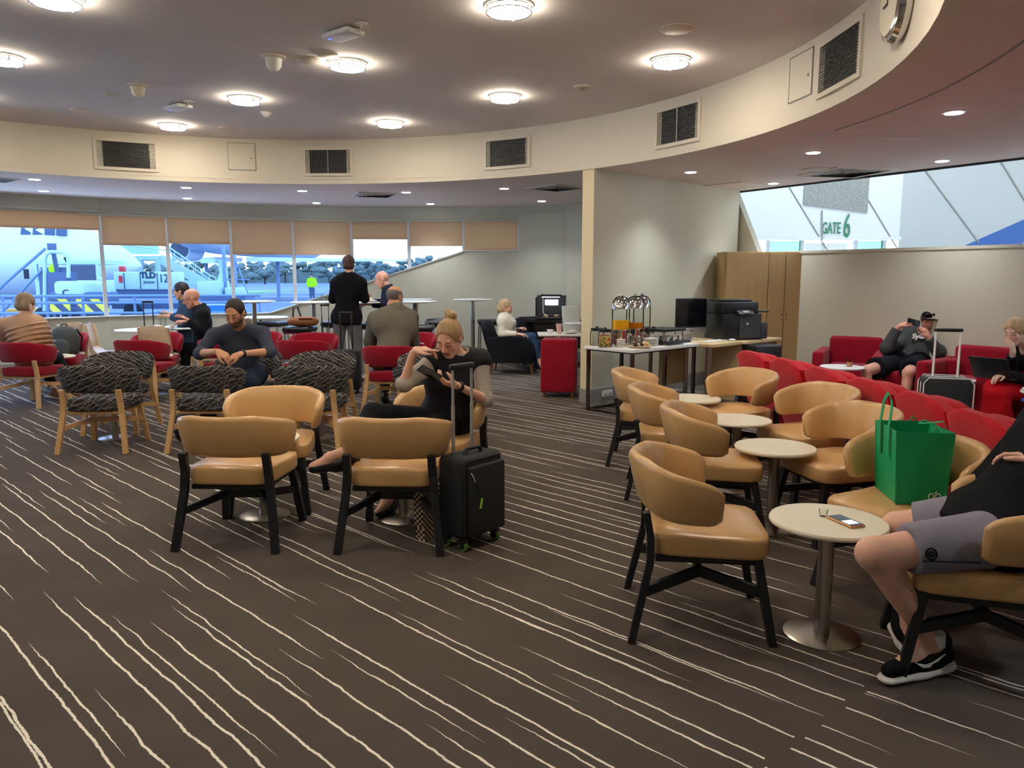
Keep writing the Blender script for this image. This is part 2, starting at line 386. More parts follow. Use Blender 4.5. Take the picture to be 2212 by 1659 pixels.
# shadow line over the blinds
tr = MB()
for a, b in zip(BND[:-1], BND[1:]): tr.bar([(*wp(a, WR - .02), HEAD + .055), (*wp(b, WR - .02), HEAD + .055)], 0.05, 0.018)
struct(tr.build('trim_1', 'wall_paint', smooth=False))
for k, (a, b) in enumerate(zip(BND[:-1], BND[1:])):
    nm = 'window_%d' % (k + 1)
    # pane follows the sloping sill
    fr = MB(); p, q = np.array(wp(a, WR + .08)), np.array(wp(b, WR + .08)); h0, h1 = sill_h(a + 1e-6), sill_h(b - 1e-6)
    fr.box((p[0], p[1], (max(h0, .85) + HEAD) / 2), (.035, .06, HEAD - h0), R_(a))
    w = struct(fr.build(nm, 'white_paint', smooth=False))
    nrm = np.array([math.cos(R_((a + b) / 2)), math.sin(R_((a + b) / 2)), 0]) * .008
    if a < 107 < b:
        mid = p + (q - p) * (107 - a) / (b - a); poly = [(*p, h0), (*mid, .85), (*q, .85), (*q, HEAD), (*p, HEAD)]
    else: poly = [(*p, h0), (*q, h1), (*q, HEAD), (*p, HEAD)]
    MB().plate(poly, nrm).build('pane', 'window_glass', w, smooth=False)
    MB().bar([(*wp(a, WR + .03), h0 + .008), (*wp(b, WR + .03), (h1 if not (a < 107 < b) else .858) + .008)] if not (a < 107 < b) else [(*wp(a, WR + .03), h0 + .008), (*(np.array(wp(a, WR + .03)) + (np.array(wp(b, WR + .03)) - np.array(wp(a, WR + .03))) * (107 - a) / (b - a)), .858), (*wp(b, WR + .03), .858)], .12, .018).build('window_sill', 'white_paint', w, smooth=False)
# blinds
BL = {0: 1.965, 1: 2.05, 2: 2.17, 3: 1.89, 4: 1.89, 5: 2.06, 6: 2.015, 7: 2.245, 8: 2.2, 9: 2.2, 10: 2.2}
bl_lab = ['pale roller blind at the right end of the window row, drawn fully down',
 'roller blind beside the end blind, its hem just above the sloping wall',
 'short roller blind with brightest open sky beneath it', 'long roller blind directly above the standing woman in the black jacket',
 'long roller blind left of the one above the standing woman', 'roller blind above the passenger stairs, hem a little higher than its neighbour',
 'roller blind above the white ground power unit, left of the passenger stairs', 'wide raised roller blind at the left edge, above the aircraft',
 'roller blind out to the left, nearest the frame edge', 'roller blind further out to the left', 'roller blind at the far left end of the window row']
for k, (a, b) in enumerate(zip(BND[:-1], BND[1:])):
    if k > 8: continue
    p, q = np.array(wp(a + .12, WR + .015)), np.array(wp(b - .12, WR + .015)); nrm = np.array([math.cos(R_((a + b) / 2)), math.sin(R_((a + b) / 2)), 0]); zb = BL[k]
    t = thing('window_blind', bl_lab[k], 'blind', ((p[0] + q[0]) / 2, (p[1] + q[1]) / 2, zb), 0, 'roller blinds along the curved window')
    o = np.array([(p[0] + q[0]) / 2, (p[1] + q[1]) / 2, zb]); P = lambda x, z: np.array([*x, z]) - o
    MB().plate([P(p, zb), P(q, zb), P(q, HEAD + .02), P(p, HEAD + .02)], nrm * .006).build('fabric', 'blind_fabric', t, smooth=False)
    MB().bar([P(p, zb) + nrm * .003, P(q, zb) + nrm * .003], .022, .026).build('bottom_bar', 'blind_fabric', t, smooth=False)
# walls beside and behind the windows
def wall(name, a, b, z0, z1, th, m='wall_paint'):
    a, b = np.array(a), np.array(b); d = (b - a) / np.linalg.norm(b - a); nn = np.array([-d[1], d[0]]) * th
    return struct(MB().prism([tuple(a), tuple(b), tuple(b + nn), tuple(a + nn)], z0, z1).build(name, m, smooth=False))
wall('wall_back_right', wp(77.2), (0.95, 13.55), 0, ZL, 0.16); wall('wall_corner', (0.95, 13.55), (3.3, 12.0), 0, ZL, 0.16)
wall('wall_left', (-10.36, 5.9), (-10.36, -3.1), 0, ZL, -.16); wall('wall_rear', (-10.4, -3.1), (9.0, -3.1), 0, ZL, -.16)
MB().bar([(*wp(77.2, WR - .01), 2.60), (0.95, 13.53, 2.60), (3.2, 12.05, 2.60)], .02, .012).build('picture_rail', 'wall_paint', bpy.data.objects['wall_back_right'], smooth=False)
wall('wall_right', (8.95, -3.1), (8.95, 2.4), 0, ZL, -.16)
b = MB()
for x0, x1 in zip(range(77, 177, 4), range(81, 181, 4)): b.bar([(*wp(x0, WR - .008), .09), (*wp(x1, WR - .008), .09)], .02, .18)
struct(b.build('baseboard_back', 'base_grey', smooth=False))
struct(MB().bar([(*wp(77.2, WR - .02), .09), (0.95, 13.53, .09), (3.2, 12.05, .09)], .03, .18).build('baseboard_back_right', 'base_grey', smooth=False))
# tall dividing wall whose end shows as a cream post
TA, TB = np.array([0.945, 9.0]), np.array([3.3, 11.35]); TD = (TB - TA) / np.linalg.norm(TB - TA); TN = np.array([TD[1], -TD[0]])   # TN faces the desk
tw = struct(MB().prism([tuple(TA), tuple(TB), tuple(TB - TN * .16), tuple(TA - TN * .16)], 0, ZL).build('wall_divider', 'wall_paint', smooth=False))
e0 = TA - TD * .012
MB().prism([tuple(e0 + TN * .004), tuple(TA + TN * .004), tuple(TA - TN * .164), tuple(e0 - TN * .164)], 0.17, ZL).build('end_trim', 'wall_edge_lit', tw, smooth=False)
bb = struct(MB().prism([tuple(TA + TN * .012 - TD * .02), tuple(TB + TN * .012), tuple(TB), tuple(TA - TD * .02)], 0, .17).build('baseboard_divider', 'base_grey', smooth=False))
MB().prism([tuple(TA - TD * .022 + TN * .012), tuple(TA - TD * .004 + TN * .012), tuple(TA - TD * .004 - TN * .17), tuple(TA - TD * .022 - TN * .17)], 0, .17).build('end_baseboard', 'base_grey', bb, smooth=False)
# low partition with cap, and the raked piece that closes it against the divider
pw = struct(MB().prism([tuple(PA + PD * .2), tuple(PE), tuple(PE + PN * .12), tuple(PA + PD * .2 + PN * .12)], 0, 1.81).build('wall_partition', 'wall_paint', smooth=False))
c0, c1 = PA - PN * .012, PE - PN * .012
MB().prism([tuple(c0), tuple(c1), tuple(c1 + PN * .144), tuple(c0 + PN * .144)], 1.81, 1.845).build('cap', 'wall_paint', pw, smooth=False)
pl = lambda t, z: (*(PA + PD * t), z)
struct(MB().plate([pl(-.3, 0), pl(.5, 0), pl(.5, 1.84), pl(.02, ZL), pl(-.3, ZL)], (*(PN * .1), 0)).build('wall_raked', 'wall_paint', smooth=False))
struct(MB().bar([(*(PA - PD * .1), ZL - .005), (*PE, ZL - .005)], .05, .03).build('trim_2', 'dark', smooth=False))

# ---------------------------------------------------------------- concourse beyond the partition
GY = 16.5
gw = struct(MB().prism([(2.8, GY), (8.22, GY), (8.22, GY + .2), (2.8, GY + .2)], 2.28, 5.6).build('wall_gate', 'conc_white', smooth=False))
def gp(px, py, dy=0): p = at(px, py, GY + dy); return p
# vent panel above the gate
p0, p1, p2, p3 = gp(1738, 380), gp(1878, 372), gp(1874, 460), gp(1736, 443)
m = mat('perf', (150, 152, 148), 0.7); T = NT(m); _w = T.n.new('ShaderNodeTexVoronoi'); _w.inputs['Scale'].default_value = 48
_t = T.n.new('ShaderNodeTexCoord'); T.l.new(_t.outputs['Object'], _w.inputs['Vector']); T.l.new(T.mix(T.m_('LESS_THAN', _w.outputs['Distance'], .42), rgb(160, 162, 158), rgb(128, 130, 126)), T.n['Principled BSDF'].inputs['Base Color'])
vp = MB().plate([(p0[0], GY - .03, 4.4), (p1[0], GY - .03, 4.4), (p1[0], GY - .03, p2[2]), (p0[0], GY - .03, p3[2])], (0, .035, 0)).build('perforated_panel', 'perf', gw, smooth=False)
# raking panel joints
def seam(par, a, b, w=.022): return MB().bar([a, b], w, w, up=(0, 1, 0)).build('panel_joint', 'base_grey', par, smooth=False)
seam(gw, gp(1690, 380, -.005), gp(1790, 545, -.005)); seam(gw, gp(1850, 390, -.005), gp(1945, 548, -.005))
# doorway under it: frame, two leaves, side lights
dw = struct(MB().box(((gp(1735, 525)[0] + gp(1920, 525)[0]) / 2 - .35, GY + .05, 2.30), (3.6, .14, .06)).build('door_1', 'conc_white', smooth=False))
zt = 2.27
for (x0, x1, kind) in ((1660, 1734, 'g'), (1742, 1785, 'd'), (1788, 1832, 'd'), (1850, 1912, 'g')):
    a, c = gp(x0, 520)[0], gp(x1, 520)[0]
    if kind == 'g':
        MB().box(((a + c) / 2, GY + .06, 1.15), (c - a, .02, 2.2)).build('side_light', 'green_glass', dw, smooth=False)
        fr = MB()
        for xx in (a, c): fr.box((xx, GY + .05, 1.13), (.07, .1, 2.26))
        fr.build('frame', 'conc_grey', dw, smooth=False)
    else:
        fr = MB(); w_ = c - a
        fr.box((a + .07, GY + .05, 1.1), (.14, .06, 2.2)).box((c - .07, GY + .05, 1.1), (.14, .06, 2.2)).box(((a + c) / 2, GY + .05, 2.12), (w_ - .281, .06, .16)).box(((a + c) / 2, GY + .05, .1), (w_ - .281, .06, .2))
        lf = fr.build('door_leaf', 'conc_white', dw, smooth=False)
        MB().box(((a + c) / 2, GY + .05, 1.12), (w_ - .282, .02, 1.84)).build('pane', 'green_glass', lf, smooth=False)
# GATE 6
g = thing('gate_sign', 'green GATE 6 lettering on the white concourse wall', 'sign', gp(1808, 493))
gc = gp(1808, 493)
def tl(px, py): return gp(px, py, -.03) - gc
p = tl(1796, 494); text('GATE', .34, 'green_letter', g, p, (PI / 2, 0, 0), bold=.004, sx_=.47)
p = tl(1830, 490); text('6', .70, 'green_letter', g, p, (PI / 2, 0, 0), bold=.004, sx_=.44)
MB().bar([tl(1776, 455), tl(1776, 518)], .02, .02, up=(0, 1, 0)).build('upright_line', 'base_grey', g)
# right-hand raking concourse wall
QA, QB = np.array([8.22, 16.5]), np.array([14.5, 13.6]); QD = (QB - QA) / np.linalg.norm(QB - QA); QN = np.array([-QD[1], QD[0]])
qw = struct(MB().prism([tuple(QA), tuple(QB), tuple(QB + QN * .2), tuple(QA + QN * .2)], 0, 5.6).build('wall_concourse', 'conc_grey', smooth=False))
def on_q(px, py, off=-.01):
    d = at(px, py, 1.0) - np.array([0, 0, EYE]); w = QA + QN * off
    t = (w @ QN) / (d[:2] @ QN); return np.array([0, 0, EYE]) + d * t
for a, c in (((1985, 350), (2115, 525)), ((2150, 330), (2290, 560))): seam(qw, on_q(*a), on_q(*c))
MB().plate([on_q(2060, 541, -.012), on_q(2195, 541, -.012), on_q(2260, 470, -.012), on_q(2260, 452, -.012), on_q(2212, 474, -.012)], (*(QN * .012), 0)).build('blue_panel', 'blue_paint', qw, smooth=False)
struct(MB().prism([tuple(PA + PN * .12), (2.6, 12.5), (2.6, 18.8), (14.7, 18.8), (14.7, 1.6), tuple(PE + PN * .12)], -.12, -.001).build('floor_concourse', 'conc_grey', smooth=False))
struct(MB().prism([tuple(PA + PN * .0), (2.6, 12.5), (2.6, GY + .25), (14.7, GY + .25), (14.7, 1.6), tuple(PE + PN * .0)], 5.5, 5.6).build('ceiling_concourse', 'conc_white', smooth=False))
struct(MB().box((14.7, 8, 2.8), (.1, 13.5, 5.6)).build('wall_concourse_far', 'conc_white', smooth=False)); struct(MB().box((2.6, 15.6, 2.8), (.1, 6.2, 5.6)).build('wall_concourse_left', 'conc_white', smooth=False))
struct(MB().plate([(*(PA - PD * .5), ZL + .08), (*PE, ZL + .08), (*PE, 5.6), (*(PA - PD * .5), 5.6)], (*(PN * .1), 0)).build('wall_over_partition', 'conc_white', smooth=False))
mat('conc_fill_light', (238, 246, 255), 0.5, emit=CONC_EMIT)  # for unseen panels added overhead to light the concourse
for i, (x, y) in enumerate(((5.5, 14.6), (9.0, 12.6), (11.5, 9.5), (7.4, 15.0), (10.5, 6.5))):
    t = thing('added_panel_light', 'unseen added light panel that brightens the concourse beyond the partition', 'light', (x, y, 5.5), 0, 'added concourse lights')
    MB().box((0, 0, -.02), (1.2, .6, .03)).build('diffuser', 'conc_fill_light', t, smooth=False); MB().box((0, 0, -.005), (1.3, .7, .02)).build('frame', 'white_paint', t, smooth=False)
# ---------------------------------------------------------------- ceiling fittings
def oyster(x, y, lab):
    t = thing('oyster_light', lab, 'light', (x, y, ZU), 0, 'round lamps on the raised ceiling')
    MB().lathe([(.165, 0), (.165, -.012), (.15, -.014)], n=32).build('base_plate', 'white_paint', t)
    MB().lathe([(.14, -.012), (.142, -.042), (.13, -.052), (.05, -.056)], n=32).build('diffuser', 'oyster_lamp', t)
    N = 32
    for zz in (-.018, -.048): MB().tube([(.152 * math.cos(2 * PI * i / N), .152 * math.sin(2 * PI * i / N), zz) for i in range(N + 1)], .004, 6, False).build('rim', 'chrome', t)
    for i in range(3): a = 2 * PI * i / 3 + 1.4; MB().box((.155 * math.cos(a), .155 * math.sin(a), -.032), (.012, .012, .04), a).build('clip', 'chrome', t)
OYS = [(-2.94, 5.22, 'round glowing ceiling lamp at the top left edge of the picture'), (-4.19, 6.59, 'round glowing ceiling lamp cut by the left edge of the picture'),
 (-.02, 5.39, 'largest round glowing ceiling lamp, top centre'), (-1.39, 6.77, 'round glowing ceiling lamp beside the flat ceiling speaker and conical detector'),
 (1.32, 6.67, 'round glowing ceiling lamp nearest the right part of the bulkhead'), (-2.71, 8.07, 'round glowing ceiling lamp right of the far wireless unit'),
 (-.07, 7.97, 'round glowing ceiling lamp in the middle, left of the small round sensor'), (-4.05, 9.46, 'farthest left round glowing ceiling lamp, just above the bulkhead'),
 (-1.43, 9.29, 'farthest round glowing ceiling lamp near the bulkhead centre')]
for o in OYS: oyster(*o)
for x, y in ((-1.42, 4.0), (-2.8, 2.65), (-5.55, 5.2), (-4.2, 3.95), (-5.5, 7.95), (1.3, 4.0), (-.05, 2.7), (-1.4, 1.4)): oyster(x, y, 'round glowing ceiling lamp overhead out of view')
def down(x, y, lab):
    t = thing('downlight', lab, 'light', (x, y, ZL), 0, 'recessed downlights in the low ceiling')
    MB().lathe([(.085, 0), (.085, -.006), (.068, -.008)], n=24).build('trim_ring', 'white_paint', t)
    MB().lathe([(.068, -.004), (.06, -.012), (.02, -.014)], n=24).build('lens', 'down_lamp', t)
    ld = bpy.data.lights.new('downlight_lamp', 'SPOT'); ld.energy = DOWN_W; ld.color = (.9, .95, 1.0); ld.shadow_soft_size = .06; ld.spot_size = R_(112); ld.spot_blend = 1.0
    lo = bpy.data.objects.new('downlight_lamp', ld); COL.objects.link(lo); lo.parent = t; lo.location = (0, 0, -.03)
DN = [(-6.05, 9.95, 'leftmost downlight of the near row over the window tables'), (-6.75, 11.29, 'leftmost downlight of the row closest to the blinds'), (-4.52, 10.88, 'near downlight of the pair left of centre under the bulkhead'),
 (-5.13, 12.36, 'far downlight of the pair left of centre, above the blinds'), (-3.02, 11.29, 'near downlight below the middle bulkhead grille'), (-3.29, 13.15, 'far downlight right above the long blinds'),
 (-1.55, 11.48, 'downlight just right of the square ceiling diffuser'), (-1.39, 13.32, 'brightest far downlight above the short blind'), (-.11, 10.99, 'downlight beside the dark ceiling vent near the cream post'),
 (.49, 12.82, 'far downlight left of the cream post'), (2.11, 9.28, 'downlight above the drinks table'), (3.46, 10.39, 'downlight at the ceiling edge near the gate wall'), (2.99, 7.83, 'downlight left of the square air diffuser over the red chairs'),
 (4.58, 8.39, 'downlight by the ceiling edge over the red armchairs'), (3.31, 5.95, 'nearest downlight in the ceiling on the right')]
for d in DN: down(*d)
for x, y in ((5.6, 5.6), (4.6, 3.6), (2.9, 1.6), (6.5, 3.0), (.8, -.6), (-2.0, -.9), (-5.0, -.6), (-8.6, 3.5), (-8.8, 8.0), (3.6, -1.4), (-8.4, .3)): down(x, y, 'recessed downlight in the low ceiling out of view')
# flat speakers, detectors, sensors
def disc(name, lab, x, y, z, r, prof, m='ceiling_paint', cat='speaker'):
    t = tag(MB().lathe(prof, n=28).build(name, m, None, (x, y, z)), lab, cat); return t
def spk(x, y, r, lab):
    t = thing('ceiling_speaker', lab, 'speaker', (x, y, ZU), 0)
    MB().lathe([(r, 0), (r, -.008), (r * .9, -.014)], n=32).build('rim', 'bulkhead_paint', t); MB().lathe([(r * .9, -.009), (r * .5, -.013), (.01, -.014)], n=32).build('mesh', 'ceiling_paint', t)
spk(1.2, 5.87, .125, 'large flat round ceiling speaker right of the top centre lamp'); spk(-1.68, 6.69, .115, 'flat round ceiling speaker beside the conical detector')
spk(-1.5, 6.53, .085, 'smaller flat disc behind the speaker, next to the lamp'); spk(-4.69, 8.65, .11, 'faint flat ceiling speaker at far left above the bulkhead'); spk(-3.48, 9.63, .07, 'small flat ceiling disc near the far left lamp'); spk(-3.98, 7.94, .075, 'small flat cover plate left of the hanging cone')
def cone(x, y, s, lab, m):
    t = thing('ceiling_detector', lab, 'detector', (x, y, ZU), 0)
    MB().lathe([(.10 * s, 0), (.10 * s, -.01), (.07 * s, -.02)], n=24).build('flange', 'bulkhead_paint', t); MB().lathe([(.07 * s, -.015), (.06 * s, -.08 * s), (.038 * s, -.11 * s), (.02 * s, -.115 * s)], n=24).build('cone', m, t)
cone(-1.96, 6.59, 1.0, 'white conical detector hanging between the two wireless units', 'white_paint'); cone(-3.54, 7.55, .95, 'cream conical detector at the left of the raised ceiling', 'cream_top')
t = thing('smoke_detector', 'small white smoke detector right of the far left lamps', 'detector', (-2.71, 8.77, ZU), 0); MB().lathe([(.055, 0), (.05, -.025), (.03, -.05), (.01, -.055)], n=20).build('housing', 'white_paint', t); MB().lathe([(.065, 0), (.065, -.01)], n=20).build('base', 'bulkhead_paint', t)
t = thing('ceiling_sensor', 'small flat round sensor between the middle lamp and the right lamp', 'sensor', (.67, 7.6, ZU), 0); MB().lathe([(.08, 0), (.075, -.012), (.03, -.016)], n=24).build('ring', 'bulkhead_paint', t); MB().lathe([(.03, -.014), (.022, -.03)], n=16).build('eye', 'base_grey', t)
mat('led_blue', (60, 70, 255), 0.4, emit=2.0)
for x, y, rz, lab in ((-1.24, 5.9, R_(-38), 'white wireless access unit on the ceiling, larger and nearer'), (-3.51, 8.36, R_(-38), 'white wireless access unit on the ceiling, farther one on the left')):
    t = thing('wireless_unit', lab, 'access point', (x, y, ZU), rz)
    MB().box((0, 0, -.035), (.30, .17, .035), 0, .012).build('housing', 'white_paint', t); MB().box((0, 0, -.012), (.2, .1, .024)).build('bracket', 'base_grey', t)
    MB().box((-.11, -.03, -.054), (.012, .02, .004)).build('status_led', 'led_blue', t); MB().tube([(.14, 0, -.03), (.17, .0, -.045), (.2, 0, -.03), (.21, 0, 0)], .006, 6).build('cable', 'white_paint', t)
    MB().lathe([(.05, 0), (.05, -.008)], (.21, 0, 0), 16).build('cable_cover', 'white_paint', t)
# square diffusers and vents in the low ceiling
def vent(x, y, rz, s, lab, n=4):
    t = thing('ceiling_vent', lab, 'vent', (x, y, ZL), rz)
    fr = MB(); w = s * .06
    for sg in (-1, 1): fr.box((sg * (s - w) / 2, 0, -.008), (w, s, .016)).box((0, sg * (s - w) / 2, -.008), (s - 2 * w, w, .016))
    fr.build('frame', 'bulkhead_paint', t, smooth=False); MB().box((0, 0, -.002), (s - 2 * w, s - 2 * w, .003)).build('duct', 'dark', t, smooth=False)
    for i in range(n):
        q = s * (.42 - .095 * i); m = MB()
        for sg in (-1, 1):
            m.add([(-q, sg * q, -.004), (q, sg * q, -.004), (q * .86, sg * q * .86, -.024), (-q * .86, sg * q * .86, -.024)], [(0, 1, 2, 3)])
            m.add([(sg * q, -q, -.004), (sg * q, q, -.004), (sg * q * .86, q * .86, -.024), (sg * q * .86, -q * .86, -.024)], [(0, 1, 2, 3)])
        m.build('louvre', 'grille_metal', t, smooth=False)
vent(-2.07, 11.83, R_(20), .60, 'square ceiling air diffuser left of the downlights, catching blue light'); vent(.62, 10.9, R_(40), .62, 'dark square ceiling vent next to the cream post'); vent(3.95, 9.3, R_(12), .8, 'large square air diffuser over the red armchairs', 5)
t = thing('ceiling_hatch', 'flush square access hatch in the ceiling beside the dividing wall', 'hatch', (3.0, 10.65, ZL), R_(44)); MB().box((0, 0, -.004), (.55, .55, .008)).build('panel', 'ceiling_lower_paint', t, smooth=False)
fr = MB()
for sg in (-1, 1): fr.box((sg * .285, 0, -.005), (.02, .59, .01)).box((0, sg * .285, -.005), (.55, .02, .01))
fr.build('frame', 'ceiling_paint', t, smooth=False)
t = thing('ceiling_speaker', 'flat round ceiling speaker beside the large square diffuser', 'speaker', (3.5, 9.05, ZL)); MB().lathe([(.16, 0), (.16, -.008), (.14, -.012)], n=28).build('rim', 'bulkhead_paint', t); MB().lathe([(.14, -.009), (.01, -.012)], n=28).build('mesh', 'ceiling_lower_paint', t)
t = thing('slot_vent', 'slotted white ceiling vent at the left edge above the blinds', 'vent', (*on_z(0, 388, ZL)[:2], ZL), R_(-40)); MB().box((0, 0, -.006), (.5, .3, .012)).build('frame', 'bulkhead_paint', t, smooth=False)
for i in range(5): MB().box((-.18 + .09 * i, 0, -.013), (.05, .24, .004)).build('slot', 'dark', t, smooth=False)
# grilles and hatches on the bulkhead ring
def on_ring(name, lab, cat, ang, z):
    x, y = rpnt(ang, RR - .002); return thing(name, lab, cat, (x, y, z), R_(ang + 90))      # local -y... +y points to the outside
def grille(ang, z, w, h, lab, mid=1):
    t = on_ring('air_grille', lab, 'grille', ang, z); t['group'] = 'air grilles on the bulkhead'
    fr = MB(); b = .035
    for sg in (-1, 1): fr.box((sg * (w / 2 + b / 2), .012, 0), (b, .03, h + 2 * b)).box((0, .012, sg * (h / 2 + b / 2)), (w, .03, b))
    fr.build('frame', 'bulkhead_paint', t, smooth=False)
    MB().box((0, .003, 0), (w, .004, h)).build('duct', 'dark', t, smooth=False)
    sl = MB(); n = 17
    for i in range(n): sl.add([(-w / 2, .024, -h / 2 + h * (i + .60) / n), (w / 2, .024, -h / 2 + h * (i + .60) / n), (w / 2, .010, -h / 2 + h * (i + .5) / n), (-w / 2, .010, -h / 2 + h * (i + .5) / n)], [(0, 1, 2, 3)])
    k = 22
    for i in range(1, k): sl.box((-w / 2 + w * i / k, .009, 0), (.003, .004, h))
    o = sl.build('slats', 'grille_metal', t, smooth=False); o['kind'] = 'stuff'
    for i in range(mid): MB().box((-w / 2 + w * (i + 1) / (mid + 1), .014, 0), (.014, .02, h)).build('mullion', 'grille_metal', t, smooth=False)
for g_ in ((117, 3.02, .66, .31, 'leftmost bulkhead air grille, above the raised left blind', 0), (88, 3.015, .60, .30, 'bulkhead air grille second from left with a white middle bar', 1), (58.8, 3.02, .60, .31, 'bulkhead air grille left of the cream post', 0),
          (29.7, 3.02, .60, .33, 'bulkhead air grille above the drinks table with a dark middle bar', 1), (1.5, 3.03, .62, .33, 'nearest bulkhead air grille, below left of the chrome clock', 0)): grille(*g_)
for ang, lab in ((101, 'small square access panel between the two left grilles'), (8.6, 'tall access panel left of the nearest grille')):
    t = on_ring('access_panel', lab, 'panel', ang, 3.07); fr = MB()
    for sg in (-1, 1): fr.box((sg * .172, .006, 0), (.006, .008, .35)).box((0, .006, sg * .172), (.35, .008, .006))
    MB().box((0, .004, 0), (.335, .008, .335)).build('panel', 'bulkhead_paint', t, smooth=False); fr.build('edge', 'base_grey', t, smooth=False); MB().cyl((-.12, .0, -.02), (-.12, .012, -.02), .012).build('lock', 'base_grey', t)
t = on_ring('wall_clock', 'chrome-rimmed round clock on the bulkhead, cut by the top edge', 'clock', -10.6, 3.06)
N = 40; ring = lambda r, y: [(r * math.cos(2 * PI * j / N), y, r * math.sin(2 * PI * j / N)) for j in range(N)]
MB().loft([ring(.16, -.0), ring(.205, .01), ring(.215, .045), ring(.20, .075), ring(.17, .085)], True).build('rim', 'chrome', t)
MB().loft([ring(.17, .07), ring(.168, .087)], True).build('dial', 'cream_top', t)
MB().box((0, .092, .05), (.008, .004, .11)).build('hand', 'dark', t); MB().box((.035, .094, 0), (.08, .004, .01)).build('hand', 'dark', t)
# ---------------------------------------------------------------- barrel chairs (local: seat faces +y)
def resample(path, n):
    P = [np.array(p, float) for p in path]; d = [0]
    for a, b in zip(P[:-1], P[1:]): d.append(d[-1] + np.linalg.norm(b - a))
    out = []
    for i in range(n):
        t = d[-1] * i / (n - 1); k = 0
        while k < len(d) - 2 and d[k + 1] < t: k += 1
        w = (t - d[k]) / max(1e-9, d[k + 1] - d[k]); out.append(P[k] * (1 - w) + P[k + 1] * w)
    return out
def back_band(hw=.285, yb=-.245, yf=.05, rad=.17, th=.052):
    path = []
    path.append((-hw + .005, yf)); path.append((-hw, yf - .1)); path.append((-hw, yb + rad))
    for i in range(1, 8): a = R_(180 + 90 * i / 8); path.append((-hw + rad + rad * math.cos(a), yb + rad + rad * math.sin(a) * .93))
    path.append((-hw + rad + .02, yb - .012)); path.append((0, yb - .03))
    path += [(-x, y) for x, y in reversed(path[:-1])]
    P = resample(path, 37); n = len(P); rings = []
    for i, p in enumerate(P):
        t = P[min(i + 1, n - 1)] - P[max(i - 1, 0)]; t /= np.linalg.norm(t); nn = np.array([t[1], -t[0]])       # to the outside
        s = abs(2 * i / (n - 1) - 1)                                  # 0 back centre, 1 arm end
        e = min(i, n - 1 - i)
        top = .757 - .085 * max(0, (s - .35) / .65) ** 1.2; bot = .528 - .02 * s
        k = 1.0                          # rounded arm ends
        mid, hh = (top + bot) / 2, (top - bot) / 2
        hh *= (0.72, .94, 1, 1)[min(e, 3)]; tt = th * (0.55, .92, 1, 1)[min(e, 3)]
        lean = .055 * (1 - .35 * s)                                          # the back leans out at the top
        ring = []
        for (a, b) in ((-.5, -.8), (-.3, -1), (.3, -1), (.5, -.8), (.55, 0), (.5, .8), (.28, .98), (0, 1.03), (-.28, .98), (-.5, .8), (-.46, 0)):
            q = p + nn * (a * tt + lean * b * .5); ring.append((q[0], q[1], mid + hh * b))
        rings.append(ring)
    return MB().loft(rings, True)
def seat_cushion():
    rings = []; prof = [(.93, .362), (.985, .366), (1.0, .378), (1.0, .432), (.993, .443), (.975, .450), (.70, .456), (.35, .459), (.05, .460)]
    N = 40
    for k, z in prof:
        r = []
        for j in range(N):
            a = 2 * PI * j / N; c, s = math.cos(a), math.sin(a); e = 6.5
            m = (abs(c) ** e + abs(s) ** e) ** (-1 / e); w = .25 + .012 * s * m
            r.append((w * m * c * k, .012 + .25 * m * s * k, z + (.012 * max(0, -s) if z > .44 else 0)))
        rings.append(r)
    return MB().loft(rings, True)
def make_chair(name, label, mf, ml, group):
    t = thing(name, label, 'chair', (0, 0, 0), 0, group)
    seat_cushion().build('seat', mf, t, ang=60); back_band().build('backrest', mf, t, ang=70)
    for s in (-1, 1):
        MB().bar([(s * .285, -.305, 0), (s * .245, -.232, .34), (s * .236, -.232, .44), (s * .234, -.252, .55)], .042, .03, up=(0, -1, .2)).build('leg', ml, t, smooth=False)
        MB().bar([(s * .245, .275, 0), (s * .205, .205, .375)], .042, .034, up=(0, -1, .2)).build('leg', ml, t, smooth=False)
    for s in (-1, 1):
        MB().bar([(s * .262, -.26, .215), (s * .11, -.02, .255)], .026, .042).build('stretcher', ml, t, smooth=False); MB().bar([(s * .222, .235, .215), (s * .11, -.01, .255)], .026, .042).build('stretcher', ml, t, smooth=False)
    MB().bar([(-.118, -.015, .255), (.118, -.015, .255)], .028, .042).build('crossbar', ml, t, smooth=False)
    MB().box((0, .0, .345), (.44, .42, .03), 0, .008).build('seat_frame', ml, t)
    return t
used = {}
def chair(kind, x, y, rz, label):
    mf, ml, nm, grp = {'tan': ('tan_vinyl', 'black_wood', 'barrel_chair', 'tan vinyl barrel chairs'), 'dark': ('scribble_fabric', 'beech', 'barrel_chair', 'dark patterned barrel chairs'), 'red': ('red_fabric', 'beech', 'barrel_chair', 'red barrel chairs')}[kind]
    if kind not in used: used[kind] = o = make_chair(nm, label, mf, ml, grp)
    else: o = copy_tree(used[kind])
    return place(o, label, (x, y, 0), rz)
def yaw(dx, dy): return math.atan2(-dx, dy)          # turns local +y to (dx, dy)
